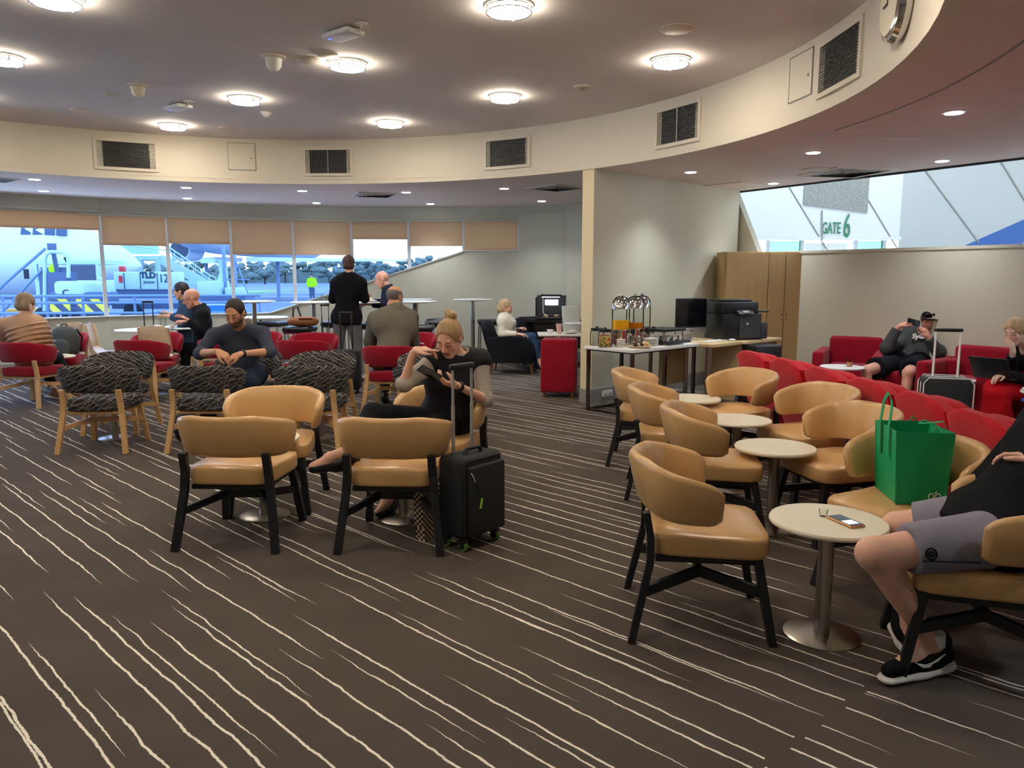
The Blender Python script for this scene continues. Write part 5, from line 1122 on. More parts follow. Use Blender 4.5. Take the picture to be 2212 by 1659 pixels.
person('man in grey shorts and black top at the right edge, arms folded', m12, dict(name='top', mat='black_knit', i=.03, sleeve=1.9, hem=.42, nw=.006), dict(name='shorts', mat='grey_shorts', len=.74, i=.008, flare=.012), dict(style='short', mat='hair_brown', th=.012), 'light', .012, .007, 'm', 1.05, dict(), extra=[emb12, sneaker12], build=1.04)
# ---------------------------------------------------------------- the apron outside
mat('tarmac', (98, 106, 124), .8, var=(.25, .14)); mat('grass_far', (120, 150, 80), .9); mat('tree_far', (104, 114, 104), .95, var=(.6, .2)); mat('trunk', (70, 60, 54), .9)  # far tree green lightened somewhat, distance haze put into its base colour
mat('plane_white', (212, 218, 226), .35); mat('metal_blue', (112, 134, 164), .5); mat('gse_white', (176, 198, 200), .45); mat('gse_grey', (74, 88, 118), .6); mat('tyre', (40, 42, 50), .8); mat('engine_dark', (58, 70, 90), .5); mat('bin_blue', (20, 110, 214), .5); mat('red_paint', (200, 40, 44), .5); mat('orange_paint', (220, 160, 60), .6)
mat_stripes('hazard', (240, 214, 60), (66, 72, 96), 45, .30); mat('sign_ink', (30, 50, 66), .6); mat('cone_pink', (250, 70, 110), .6)
GZ = -.15
struct(MB().prism([(-90, 14.3), (60, 14.3), (60, 260), (-160, 260)], GZ - .1, GZ).build('ground', 'tarmac', smooth=False))
struct(MB().prism([(-160, 62), (-24, 62), (-24, 84), (-160, 84)], GZ, GZ + .04).build('ground_grass', 'grass_far', smooth=False))
for i in range(6):
    y0 = 30 + i * 14; tag(MB().prism([(-60 + i * 4, y0), (20, y0 + 6), (20, y0 + 6.3), (-60 + i * 4, y0 + .3)], GZ, GZ + .012).build('ground_marking', 'plane_white', smooth=False), 'pale painted line across the apron', 'marking', 'painted apron lines')
# far trees, each its own
rn = random.Random(3)
tcount = 0
for i in range(34):
    px = 300 + i * 23 + rn.uniform(-8, 8); Y = 165 + rn.uniform(-18, 18); X = (px - CX) / FPX * Y * .99; ht = 3.4 + rn.uniform(0, 1.6) + (.8 if px > 640 else 0)
    t = thing('far_tree', 'haze-tinted dark tree in the line beyond the apron', 'tree', (X, Y, GZ), 0, 'trees beyond the apron')
    MB().cyl((0, 0, 0), (0, 0, ht * .5), .22, .15, 7).build('trunk', 'trunk', t)
    c = MB()
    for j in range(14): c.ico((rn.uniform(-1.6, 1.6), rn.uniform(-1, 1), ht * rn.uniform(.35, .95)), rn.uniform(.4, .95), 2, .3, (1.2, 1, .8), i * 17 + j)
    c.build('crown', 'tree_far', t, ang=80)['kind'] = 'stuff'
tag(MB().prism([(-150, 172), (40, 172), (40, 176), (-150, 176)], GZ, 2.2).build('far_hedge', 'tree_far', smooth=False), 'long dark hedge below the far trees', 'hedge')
# near aircraft nose, facing right
nose = at(306, 592, 27.5); t = thing('aircraft', 'white aircraft nose filling the left end of the window', 'aircraft', (nose[0], 27.5, GZ), R_(8)); cz = 2.35
prof = [(0, .05), (.25, .35), (.8, .72), (1.6, 1.08), (2.6, 1.36), (4, 1.52), (9, 1.55), (16, 1.55)]
N = 28; MB().loft([[(-d, r * math.cos(2 * PI * j / N), cz - .35 + .35 * min(1, d / 3) + r * math.sin(2 * PI * j / N)) for j in range(N)] for d, r in prof], True).build('fuselage', 'plane_white', t)
for k in range(4): MB().plate([(-2.0 - k * .34, -1.05 - .06 * k, cz + .66), (-2.28 - k * .34, -1.12 - .06 * k, cz + .66), (-2.34 - k * .34, -.86 - .06 * k, cz + 1.02), (-2.08 - k * .34, -.78 - .06 * k, cz + 1.02)], (0, .12, -.02)).build('cockpit_window', 'engine_dark', t, smooth=False)
MB().cyl((-2.4, 0, 0), (-2.4, 0, 1.2), .07).build('gear_leg', 'metal_blue', t); MB().cyl((-2.4, -.2, .3), (-2.4, .2, .3), .3, .3, 18).build('nose_wheel', 'tyre', t)
# second aircraft farther out: wing and engine
p = at(470, 500, 48); t = thing('aircraft', 'distant aircraft with its wing and dark engine behind the stairs', 'aircraft', (p[0], 48, GZ))
MB().loft([[(r * math.cos(2 * PI * j / 24), y, 4.9 + r * math.sin(2 * PI * j / 24)) for j in range(24)] for y, r in ((-7, .1), (-6.4, .8), (-5, 1.4), (-3, 1.8), (0, 1.95), (20, 1.95), (30, .5))], True).build('fuselage', 'plane_white', t)
MB().add([(1, 2, 2.55), (10.8, 5, 2.62), (10.8, 6.2, 2.66), (1, 7, 2.6), (1, 2, 2.85), (10.8, 5, 2.72), (10.8, 6.2, 2.74), (1, 7, 2.9)], [(0, 3, 2, 1), (4, 5, 6, 7), (0, 1, 5, 4), (1, 2, 6, 5), (2, 3, 7, 6), (3, 0, 4, 7)]).build('wing', 'plane_white', t, smooth=False)
MB().add([(-1, 2, 2.55), (-10.8, 5, 2.62), (-10.8, 6.2, 2.66), (-1, 7, 2.6), (-1, 2, 2.85), (-10.8, 5, 2.72), (-10.8, 6.2, 2.74), (-1, 7, 2.9)], [(0, 1, 2, 3), (4, 7, 6, 5), (0, 4, 5, 1), (1, 5, 6, 2), (2, 6, 7, 3), (3, 7, 4, 0)]).build('wing', 'plane_white', t, smooth=False)
e = at(388, 540, 46) - np.array([p[0], 48, GZ])
MB().loft([[(e[0] + r * math.cos(2 * PI * j / 24), e[1] + y, e[2] + r * math.sin(2 * PI * j / 24)) for j in range(24)] for y, r in ((.0, .52), (-.02, .6), (.4, .68), (2.2, .6), (3, .3))], True).build('engine', 'plane_white', t)
MB().cyl((e[0], e[1] - .03, e[2]), (e[0], e[1] + .02, e[2]), .53, .53, 24).build('engine_intake', 'engine_dark', t)
for x in (-2.4, 2.4): MB().cyl((x, 4, 0), (x, 4, 2.6), .12).build('gear_leg', 'metal_blue', t)
# passenger stairs
Y = 30.0; o = at(400, 640, Y); o[2] = GZ; t = thing('passenger_stairs', 'white boarding stairs descending to the right behind the power unit', 'stairs', o)
L_ = lambda px, py, dy=0: at(px, py, Y + dy) - o
for dy in (-.6, .6):
    MB().bar([L_(345, 558, dy), L_(452, 618, dy)], .06, .34).build('stringer', 'gse_white', t, smooth=False)
    for k, off in enumerate((0, 9)): MB().tube([L_(270, 520 + off, dy), L_(362, 532 + off, dy), L_(455, 596 + off, dy), L_(466, 600 + off, dy), L_(468, 618, dy)], .028, 8).build('handrail', 'gse_white', t)
    for k in range(7): MB().cyl(L_(362 + k * 15, 534 + k * 10, dy), L_(362 + k * 15, 566 + k * 9, dy), .018, .018, 6).build('baluster', 'gse_white', t)
    for px in (303, 342): MB().cyl(L_(px, 560, dy), L_(px, 625, dy), .11, .11, 10).build('post', 'gse_white', t)
for k in range(11): MB().box(tuple((L_(352 + k * 9.3, 556 + k * 5.4))), (.2, 1.15, .04)).build('step', 'metal_blue', t, smooth=False)
a, b = L_(262, 556), L_(362, 560); MB().box(tuple((a + b) / 2), (b[0] - a[0], 1.4, .16)).build('platform', 'gse_white', t, smooth=False)
MB().box(tuple(L_(300, 535)), (1.5, .1, .5)).build('platform_side', 'gse_white', t, smooth=False)
a, b = L_(262, 622), L_(460, 622); MB().box(((a[0] + b[0]) / 2, 0, .55), (b[0] - a[0], 1.6, .3)).build('chassis', 'gse_grey', t, smooth=False)
for px in (285, 440):
    for dy in (-.8, .8): c = L_(px, 630, dy); MB().cyl((c[0], dy - .1, .32), (c[0], dy + .1, .32), .32, .32, 18).build('wheel', 'tyre', t)
MB().box(tuple(L_(415, 610, -.75)), (1.9, .02, .16)).build('side_panel', 'gse_white', t, smooth=False)
MB().cyl(L_(374, 590, -.9), L_(374, 597, -.88), .22, .22, 16).build('stop_paddle', 'red_paint', t); MB().cyl(L_(374, 595, -.9), L_(370, 625, -.9), .03).build('paddle_post', 'red_paint', t)
# ground power unit
Y = 22.5; o = at(305, 655, Y); o[2] = GZ; t = thing('ground_power_unit', 'white ground power unit numbered 12 on dark wheels', 'power unit', o)
a, b = L_(244, 588), L_(367, 588); c_, d_ = L_(305, 587)[2], L_(305, 626)[2]; xm = (a[0] + b[0]) / 2
MB().box((xm, .5, (c_ + d_) / 2), (b[0] - a[0], 1.0, c_ - d_), 0, .04).build('housing', 'gse_white', t)
MB().box((xm, .5, d_ - .12), (b[0] - a[0] - .05, .9, .26)).build('chassis', 'gse_grey', t, smooth=False)
for px in (269, 351):
    for y in (.06, .94): MB().cyl((L_(px, 650)[0], y - .1, .28), (L_(px, 650)[0], y + .1, .28), .28, .28, 20).build('wheel', 'tyre', t)
for px in (268, 303, 340): MB().box((L_(px, 600)[0], -.012, (c_ + d_) / 2), (.015, .02, (c_ - d_) * .9)).build('panel_joint', 'sign_ink', t, smooth=False)
text('TLD', .24, 'sign_ink', t, (L_(320, 595)[0], -.02, L_(320, 595)[2]), (PI / 2, 0, 0), bold=.012); text('12', .34, 'sign_ink', t, (L_(354, 602)[0], -.02, L_(354, 602)[2]), (PI / 2, 0, 0), sx_=.85); text('Jetstar', .13, 'sign_ink', t, (L_(323, 609)[0], -.02, L_(323, 609)[2]), (PI / 2, 0, 0))
MB().box((L_(261, 603)[0], -.015, L_(261, 603)[2]), (.1, .02, .2)).build('label_plate', 'red_paint', t, smooth=False); MB().box((L_(257, 582)[0], .2, c_ + .08), (.16, .16, .16), 0, .03).build('beacon', 'red_paint', t)
# tubular gantry with ladder rails
Y = 21.0; o = at(120, 660, Y); o[2] = GZ; t = thing('service_gantry', 'white tubular arch gantry with sloping ladder rails at left', 'gantry', o)
for dy in (-.25, .25):
    MB().tube([L_(97, 672, dy), L_(97, 560, dy), L_(101, 548, dy), L_(112, 544, dy), L_(136, 545, dy), L_(146, 552, dy), L_(148, 566, dy), L_(148, 600, dy)], .05, 10).build('arch_tube', 'gse_white', t)
    MB().tube([L_(-40, 660, dy), L_(20, 604, dy), L_(98, 537, dy)], .04, 8).build('ladder_rail', 'metal_blue', t); MB().tube([L_(-10, 690, dy), L_(96, 577, dy)], .035, 8).build('ladder_rail', 'metal_blue', t)
for k in range(8): MB().bar([L_(5 + k * 12, 618 - k * 10, -.25), L_(5 + k * 12, 618 - k * 10, .25)], .05, .03).build('rung', 'metal_blue', t, smooth=False)
MB().box(tuple(L_(128, 630)), (.75, .5, 1.05)).build('pedestal', 'gse_grey', t, smooth=False); MB().box(tuple(L_(112, 533)), (.16, .16, .18)).build('lamp_box', 'gse_grey', t); MB().tube([L_(116, 548), L_(122, 580), L_(126, 606)], .06, 8).build('hose', 'gse_grey', t)
MB().tube([L_(140, 556, -.1), L_(150, 575, -.1), L_(148, 600, -.1), L_(140, 606, -.1)], .04, 8).build('hose', 'tyre', t)
# white service truck cab behind it, driver in hi-vis is only a glimpse
Y = 24.0; o = at(145, 655, Y); o[2] = GZ; t = thing('service_truck', 'white service truck with dark side window behind the gantry', 'truck', o)
a, b = L_(76, 562), L_(214, 562); zz0, zz1 = L_(0, 640)[2], L_(0, 562)[2]; w_ = b[0] - a[0]
MB().box(((a[0] + b[0]) / 2, .8, zz1 - .06), (w_, 1.6, .12)).build('roof', 'gse_white', t, smooth=False); MB().box(((a[0] + b[0]) / 2, .8, zz0 + .25), (w_, 1.6, .5), 0, .05).build('body', 'gse_white', t)
for px in (78, 150, 211): MB().box((L_(px, 600)[0], .05, (zz0 + zz1) / 2), (.09, .09, zz1 - zz0)).build('pillar', 'gse_white', t, smooth=False)
MB().box((L_(181, 590)[0], .05, L_(181, 590)[2]), (.82, .03, .5)).build('side_window', 'engine_dark', t, smooth=False); MB().box((L_(115, 590)[0], .3, L_(115, 595)[2]), (.9, .4, .5)).build('cab_interior', 'gse_grey', t, smooth=False)
for px in (95, 195): MB().cyl((L_(px, 650)[0], -.05, .35), (L_(px, 650)[0], .2, .35), .35, .35, 18).build('wheel', 'tyre', t)
MB().box((L_(62, 600)[0], -.1, L_(62, 592)[2]), (.12, .08, .3)).build('mirror', 'tyre', t)
MB().ico((L_(115, 584)[0], -.0, L_(115, 582)[2]), .14, 2, 0, (1, .8, 1.2)).build('driver_vest', 'hivis', t)
tag(MB().box((0, 0, .45), (.95, 1.2, .22), 0, .04).build('tow_cart', 'orange_paint', None, (at(50, 612, 34)[0], 34, GZ - .34)), 'orange tow cart standing on the grass side at far left', 'cart')
Y = 20.0; o = at(170, 655, Y); o[2] = GZ; t = thing('belt_tug', 'pale green tug with rounded hood between the striped boards', 'tug', o)
MB().box(tuple(L_(172, 628)), (.85, .9, .5), 0, .1).build('hood', 'gse_white', t); MB().box(tuple(L_(185, 645)), (1.3, .9, .35), 0, .05).build('chassis', 'gse_grey', t); MB().tube([L_(212, 600), L_(226, 606), L_(233, 622), L_(234, 660)], .05, 8).build('hose', 'gse_white', t)
for px in (165, 205): MB().cyl((L_(px, 668)[0], -.5, .25), (L_(px, 668)[0], -.3, .25), .25, .25, 16).build('wheel', 'tyre', t)
text('C', .26, 'sign_ink', t, (L_(164, 633)[0], -.47, L_(164, 633)[2]), (PI / 2, 0, 0))
# hazard boards
for x0, x1, l in ((108, 152, 'short yellow and dark striped hazard board at left'), (165, 236, 'long yellow and dark striped hazard board below the tug')):
    a, b = at(x0, 646, 18.2), at(x1, 677, 18.2); t = thing('hazard_board', l, 'barrier', ((a[0] + b[0]) / 2, 18.2, GZ))
    MB().box((0, 0, (a[2] + b[2]) / 2 - GZ), (b[0] - a[0], .05, a[2] - b[2])).build('board', 'hazard', t, smooth=False)
    for s in (-1, 1): MB().box((s * (b[0] - a[0]) * .4, .05, (b[2] - GZ) / 2 + .1), (.05, .05, b[2] - GZ + .2)).build('post', 'gse_grey', t, smooth=False)
# railing outside the glass
t = thing('railing', 'pale blue tubular railing running along outside the window', 'railing', (-5, 16.6, GZ)); o = np.array([-5, 16.6, GZ])
for py in (640, 655, 677): a, b = at(-60, py, 16.0) - o, at(562, py - 2, 17.6) - o; MB().tube([a, b], .028, 8).build('rail', 'metal_blue', t)
for px in (5, 100, 178, 290, 430, 560): a = at(px, 640, 16.3 + (px / 560) * 1.3) - o; MB().cyl((a[0], a[1], 0), tuple(a), .03, .03, 8).build('post', 'metal_blue', t)
# bin, white mast machine, cone
p = at(474, 672, 18.6); t = thing('blue_bin', 'bright blue lidded bin outside by the railing', 'bin', (p[0], 18.6, GZ)); MB().loft([[(x * k, y * k, z) for x, y in ((-.2, -.2), (.2, -.2), (.2, .2), (-.2, .2))] for k, z in ((.85, 0), (1, .95))], True).build('tub', 'bin_blue', t, smooth=False); MB().box((0, 0, .98), (.44, .44, .07), 0, .02).build('lid', 'gse_white', t)
Y = 23.0; o = at(480, 650, Y); o[2] = GZ; t = thing('mast_machine', 'white lift machine with mast poles beside the passenger stairs', 'machine', o)
MB().box(tuple(L_(462, 626)), (.66, .8, .5), 0, .02).build('cabinet', 'gse_white', t); MB().plate([L_(470, 562), L_(482, 562), L_(486, 612), L_(466, 612), L_(474, 590)], (0, .3, 0)).build('raised_arm', 'gse_white', t, smooth=False); MB().box(tuple(L_(455, 565)), (.4, .5, .1)).build('arm_top', 'gse_white', t, smooth=False)
for px, y0 in ((485, 528), (508, 545)): MB().box(tuple((L_(px, y0) + L_(px, 640)) / 2), (.09, .09, L_(px, y0)[2] - L_(px, 640)[2])).build('mast', 'metal_blue', t, smooth=False)
MB().tube([L_(508, 560), L_(538, 640)], .02, 6).build('stay', 'metal_blue', t); MB().tube([L_(490, 604), L_(540, 604)], .02, 6).build('rail', 'metal_blue', t); MB().box(tuple(L_(510, 632)), (.5, .5, .3), 0, .02).build('locker', 'gse_white', t); MB().tube([L_(455, 640), L_(485, 612)], .02, 6).build('stay', 'tyre', t)
MB().box(tuple(L_(490, 645)), (1.4, .9, .16)).build('chassis', 'gse_grey', t, smooth=False)
for px in (460, 520): MB().cyl((L_(px, 650)[0], -.4, .2), (L_(px, 650)[0], -.25, .2), .2, .2, 14).build('wheel', 'tyre', t)
p = at(715, 622, 48); t = thing('traffic_cone', 'small pink traffic cone on the apron', 'cone', (p[0], 48, GZ)); MB().lathe([(.24, .04), (.05, .85)], n=14).build('cone', 'cone_pink', t); MB().box((0, 0, .02), (.55, .55, .04)).build('base', 'cone_pink', t)
# apron worker in a hi-vis jacket
q_ = at(673, 600, 52); X0 = q_[0]; z0 = GZ
w13 = dict(pel=(X0, 52, z0 + .95), neck=(X0, 52, z0 + 1.45), head=(X0, 51.98, z0 + 1.62), face=(0, -1, -.1), shR=(X0 - .19, 52, z0 + 1.40), shL=(X0 + .19, 52, z0 + 1.40), elR=(X0 - .28, 52, z0 + 1.14), wrR=(X0 - .24, 51.85, z0 + .92), elL=(X0 + .28, 52, z0 + 1.14), wrL=(X0 + .25, 51.85, z0 + .92), knR=(X0 - .1, 52, z0 + .5), anR=(X0 - .11, 52, z0 + .09), toeR=(X0 - .12, 51.84, z0 + .03), knL=(X0 + .1, 52, z0 + .5), anL=(X0 + .11, 52, z0 + .09), toeL=(X0 + .12, 51.84, z0 + .03))
person('apron worker outside in a bright yellow-green jacket and dark trousers', w13, dict(name='hivis_jacket', mat='hivis', i=.05, sleeve=1.9, hem=.2), dict(name='trousers', mat='gse_grey', len=1.9, i=.03), dict(style='short', mat='hair_dark', th=.012), 'light', .03, .016, 'm', 1.05, shoes=dict(mat='shoe_black'))
# ---------------------------------------------------------------- corner cabinet
cb = thing('corner_cabinet', 'tall light oak corner cabinet with double doors beside the partition', 'cabinet', (2.9, 10.5, 0))
x0, x1, yf = 2.88, 3.93, 10.46
MB().prism([(0 - .02, -.03), (x1 - 2.9, -.03), (x1 - 2.9 - .35, .55), (.40, .62), (-.02, .38)], 0, 1.835).build('body', 'cab_wood', cb, smooth=False)
for k, (a, b) in enumerate(((.0, .57), (.575, .80), (.805, 1.02))):
    d = MB().box(((a + b) / 2, -.042, .93), (b - a - .006, .02, 1.78)).build('panel' if k == 0 else 'door', 'cab_wood', cb, smooth=False)
    if k: MB().cyl(((b - .03 if k == 1 else a + .03), -.052, .99), ((b - .03 if k == 1 else a + .03), -.066, .99), .012, .012, 10).build('lock', 'chrome', d); MB().cyl(((b - .03 if k == 1 else a + .03), -.052, .93), ((b - .03 if k == 1 else a + .03), -.066, .93), .008, .008, 10).build('knob', 'chrome', d)
# ---------------------------------------------------------------- drinks table and desk against the divider
DU, DV = np.array([.736, .677]), np.array([-.677, .736]); DO = np.array([1.28, 8.04]); DA = math.atan2(DU[1], DU[0])
def dp(u, v): return DO + DU * u + DV * v
t = thing('drinks_table', 'white drinks table on dark chrome legs against the dividing wall', 'table', (*DO, 0), DA)
MB().box((.61, .35, .72), (1.22, .70, .036), 0, .004).build('table_top', 'white_top', t); MB().box((.61, .35, .695), (1.18, .66, .016)).build('apron', 'dark', t, smooth=False)
for x in (.04, .62, 1.18):
    for y in (.04, .66): MB().box((x, y, .345), (.034, .034, .69)).build('leg', 'dark_chrome', t, smooth=False)
for y in (.04, .66): MB().box((.61, y, .02), (1.14, .03, .03)).build('rail', 'dark_chrome', t, smooth=False)
for x in (.04, 1.18): MB().box((x, .35, .02), (.03, .6, .03)).build('rail', 'dark_chrome', t, smooth=False)
t = thing('computer_desk', 'small pale wood computer desk on a steel leg beside the drinks table', 'desk', (*dp(1.24, -.16), 0), DA)
MB().box((.32, .40, .715), (.66, .84, .04), 0, .006).build('desk_top', 'desk_wood', t); MB().cyl((.05, .06, 0), (.05, .06, .70), .03, .03, 16).build('leg', 'steel', t); MB().cyl((.6, .76, 0), (.6, .76, .70), .03, .03, 16).build('leg', 'steel', t); MB().box((.34, .76, .42), (.6, .02, .5)).build('modesty_panel', 'cab_wood', t, smooth=False)
t = thing('printer_stand', 'low pale wood stand under the printer beside the cabinet', 'stand', (2.90, 9.60, 0), DA); MB().box((0, 0, .72), (.85, .62, .035), 0, .004).build('top', 'desk_wood', t)
for x in (-.36, .36): MB().box((x, 0, .35), (.04, .56, .70)).build('side_panel', 'desk_wood', t, smooth=False)
# printer
t = thing('printer', 'large black multifunction printer on the stand by the cabinet', 'printer', (2.74, 9.50, .738), R_(14))
MB().box((0, 0, .16), (.52, .46, .32), 0, .012).build('body', 'black_plastic', t); MB().box((-.02, .02, .39), (.50, .44, .14), 0, .015).build('scanner_lid', 'black_plastic', t); MB().box((-.04, .02, .475), (.40, .36, .03), 0, .01).build('document_feeder', 'black_plastic', t)
MB().box((.27, -.06, .345), (.2, .3, .02), 0, .008).build('output_tray', 'black_plastic', t)
mat('printer_grey', (58, 60, 64), .45); MB().box((.10, -.236, .17), (.28, .012, .28)).build('front_panel', 'printer_grey', t, smooth=False); MB().box((.02, -.26, .335), (.2, .09, .02), 0, .006, Matrix.Rotation(R_(28), 3, 'X')).build('control_panel', 'printer_grey', t); MB().box((.02, -.27, .347), (.08, .05, .004), 0, 0, Matrix.Rotation(R_(28), 3, 'X')).build('display', 'base_grey', t)
MB().box((.30, -.12, .11), (.12, .2, .2), 0, .02).build('paper_tray', 'printer_grey', t); MB().cyl((.06, -.243, .2), (.06, -.246, .2), .014, .014, 10).build('badge', 'sole_white', t)
tag(MB().box((0, 0, .35), (.36, .34, .70), 0, .02).build('paper_cabinet', 'black_plastic', None, (2.98, 9.13, 0), R_(20)), 'black pedestal cabinet under the printer by the red seats', 'cabinet')
# computer
c = dp(1.54, .34); t = thing('desktop_computer', 'all-in-one computer with a dark screen and silver chin on the desk', 'computer', (c[0], c[1], .735), DA + R_(-8))
mat('screen_dark', (12, 14, 22), .12, spec=.6); mat('alu', (190, 190, 190), .35, metal=.6)
MB().box((0, 0, .33), (.54, .02, .36), 0, .006).build('screen_bezel', 'black_plastic', t); MB().box((0, -.0115, .335), (.50, .003, .32)).build('screen', 'screen_dark', t, smooth=False); MB().box((0, 0, .115), (.54, .022, .075), 0, .004).build('chin', 'alu', t); MB().ico((0, -.0125, .115), .011, 2, 0, (1, .2, 1.1)).build('emblem', 'dark', t)
MB().box((0, .05, .07), (.16, .015, .14), 0, .004).build('stand', 'alu', t); MB().box((0, .04, .004), (.18, .16, .008)).build('foot', 'alu', t)
c = dp(1.56, .02); tag(MB().box((0, 0, .008), (.42, .12, .014), 0, .004).build('keyboard', 'white_gloss', None, (c[0], c[1], .735), DA), 'slim white keyboard on the pale wood desk', 'keyboard')
c = dp(1.82, -.06); tag(MB().ico((0, 0, .012), .05, 2, 0, (.65, 1.1, .32)).build('computer_mouse', 'white_gloss', None, (c[0], c[1], .735), DA), 'white computer mouse at the right of the keyboard', 'mouse')
# drinks dispensers
mat('juice_orange', (244, 176, 20), .25, emit=.0); mat('juice_apple', (206, 120, 10), .25)
def dispenser(u, v, lab, juice, lvl):
    p = dp(u, v); t = thing('drink_dispenser', lab, 'dispenser', (*p, .738), DA, 'domed drink dispensers')
    MB().lathe([(.085, 0), (.085, .15), (.09, .155)], n=28).build('base', 'chrome', t); MB().lathe([(.086, .155), (.086, .36), (.08, .42), (.055, .455), (.02, .468)], n=28).build('dome', 'clear_glass', t)
    if juice: MB().lathe([(.08, .157), (.08, .157 + lvl)], n=28).build('juice', juice, t)
    MB().lathe([(.012, .466), (.018, .478), (.014, .49), (.004, .492)], n=12).build('knob', 'chrome', t)
    for s in (-1, 1): MB().ico((s * .088, 0, .35), .012, 1).build('clip', 'chrome', t)
    MB().lathe([(.087, .35), (.083, .40), (.06, .44), (.03, .46)], n=28).build('lid', 'chrome', t)
    MB().cyl((.03, -.085, .11), (.03, -.125, .11), .012).build('tap', 'chrome', t); MB().box((.03, -.125, .14), (.018, .04, .05), 0, .005).build('tap_lever', 'black_plastic', t)
    t.scale = (1.18, 1.18, 1.18)
dispenser(.30, .42, 'drink dispenser one third full of orange juice', 'juice_orange', .085); dispenser(.55, .42, 'drink dispenser with darker amber juice', 'juice_apple', .055); dispenser(.78, .50, 'nearly clear drink dispenser filled with water', None, 0)
def jar(u, v, lab, m):
    p = dp(u, v); t = thing('glass_jar', lab, 'jar', (*p, .738)); MB().lathe([(.07, .0), (.078, .01), (.078, .14), (.066, .165)], n=24).build('glass', 'clear_glass', t); MB().lathe([(.072, .165), (.072, .195), (.02, .2)], n=24).build('lid', 'black_plastic', t); MB().lathe([(.012, .2), (.014, .215)], n=10).build('knob', 'black_plastic', t)
    if m: MB().lathe([(.070, .006), (.072, .12), (.05, .132)], n=24).build('sweets', m, t)['kind'] = 'stuff'
m = mat('sweets', (190, 150, 90), .4); T = NT(m); vo = T.n.new('ShaderNodeTexVoronoi'); vo.inputs['Scale'].default_value = 55; tcn = T.n.new('ShaderNodeTexCoord'); T.l.new(tcn.outputs['Object'], vo.inputs['Vector']); hs_ = T.n.new('ShaderNodeSeparateColor'); T.l.new(vo.outputs['Color'], hs_.inputs[0])
T.l.new(T.mix(T.m_('GREATER_THAN', hs_.outputs[0], .6), T.mix(T.m_('GREATER_THAN', hs_.outputs[1], .5), rgb(214, 196, 120), rgb(110, 130, 60)), rgb(206, 70, 50)), T.n['Principled BSDF'].inputs['Base Color'])
jar(.06, .44, 'glass jar full of coloured sweets with black lid', 'sweets'); jar(.13, .62, 'empty glass jar with black lid behind the sweets jar', None)
def plates(u, v, n, r, lab):
    p = dp(u, v); t = thing('plate_stack', lab, 'plates', (*p, .738))
    for i in range(n): MB().lathe([(r * .6, .0), (r, .008), (r, .012), (r * .6, .006)], (0, 0, i * .0125), 28).build('plate', 'white_gloss', t)
plates(.53, .17, 7, .082, 'taller stack of white plates right of the pastry platter'); plates(.16, .30, 7, .05, 'small stack of white saucers by the sweets jar')
p = dp(.27, .13); t = thing('pastry_platter', 'round platter of small pastries at the front of the drinks table', 'platter', (*p, .738)); MB().lathe([(.09, 0), (.135, .014), (.13, .016), (.05, .008)], n=32).build('platter', 'desk_wood', t)
mat('pastry', (224, 186, 130), .7); mat('choc', (70, 40, 30), .6); rn = random.Random(5)
for i in range(16): a = rn.uniform(0, 6.28); r = rn.uniform(.02, .095); MB().ico((r * math.cos(a), r * math.sin(a), .03 + rn.uniform(0, .02)), .024, 2, .15, (1.1, .8, .7), i).build('pastry', ('choc', 'pastry', 'cream_top')[i % 3], t)
p = dp(.99, .34); t = thing('pod_drawer', 'black coffee pod rack with clear pods beside the water dispenser', 'rack', (*p, .738), DA); MB().box((0, 0, .155), (.42, .34, .035), 0, .01).build('top_tray', 'black_plastic', t); MB().box((.03, -.02, .015), (.46, .38, .03), 0, .01).build('base_tray', 'black_plastic', t)
for x in (-.18, .18):
    for y in (-.14, .14): MB().cyl((x, y, .02), (x, y, .15), .01).build('post', 'chrome', t)
for i in range(6):
    for j in range(2): MB().lathe([(.022, .03), (.03, .075), (.031, .08)], (-.15 + i * .06, -.12 + j * .12, 0), 12).build('pod_cup', 'white_gloss' if (i + j) % 2 else 'clear_glass', t)
p = dp(.80, .12); tag(MB().box((0, 0, .006), (.3, .2, .012), 0, .003).build('drip_tray', 'dark_chrome', None, (*p, .738), DA), 'flat dark serving tray before the dispensers', 'tray')
c = TA + TD * .28 + TN * .014; t = thing('wall_socket', 'white double power socket on the grey skirting', 'socket', (c[0], c[1], .10), math.atan2(TD[1], TD[0])); MB().box((0, -.008, 0), (.19, .014, .075), 0, .004).build('plate', 'white_gloss', t)
for x in (-.05, .05): MB().box((x, -.017, -.008), (.022, .006, .022)).build('outlet', 'base_grey', t, smooth=False)
# ---------------------------------------------------------------- red cube seat, side table with cups, sideboard, display, high chair
t = thing('red_cube_seat', 'red upholstered cube seat standing against the cream post', 'seat', (.60, 9.62, 0), R_(-8)); MB().box((0, 0, .40), (.44, .42, .66), 0, .025).build('body', 'red_fabric', t)
for x in (-.18, .18):
    for y in (-.17, .17): MB().cyl((x, y, 0), (x, y, .08), .014, .022, 8).build('foot', 'leg_wood', t)
t = thing('side_table', 'white side table with cups behind the red cube seat', 'table', (.62, 10.15, 0)); MB().box((0, 0, .745), (.55, .5, .025), 0, .006).build('top', 'white_top', t); MB().cyl((0, 0, 0), (0, 0, .735), .03).build('column', 'steel', t); MB().lathe([(.2, 0), (.2, .01), (.04, .02)], n=28).build('base', 'steel', t)
def cup(x, y, z, lab, r=.04, h=.055, m='white_gloss', name='cup'):
    t = thing(name, lab, name, (x, y, z)); MB().lathe([(r * .6, 0), (r * .9, h * .5), (r, h), (r * .92, h), (r * .5, h * .2)], n=20).build('bowl', m, t); MB().tube([(r * .9, 0, h * .8), (r * 1.5, 0, h * .7), (r * 1.4, 0, h * .3), (r * .8, 0, h * .25)], .005, 6).build('handle', m, t); return t
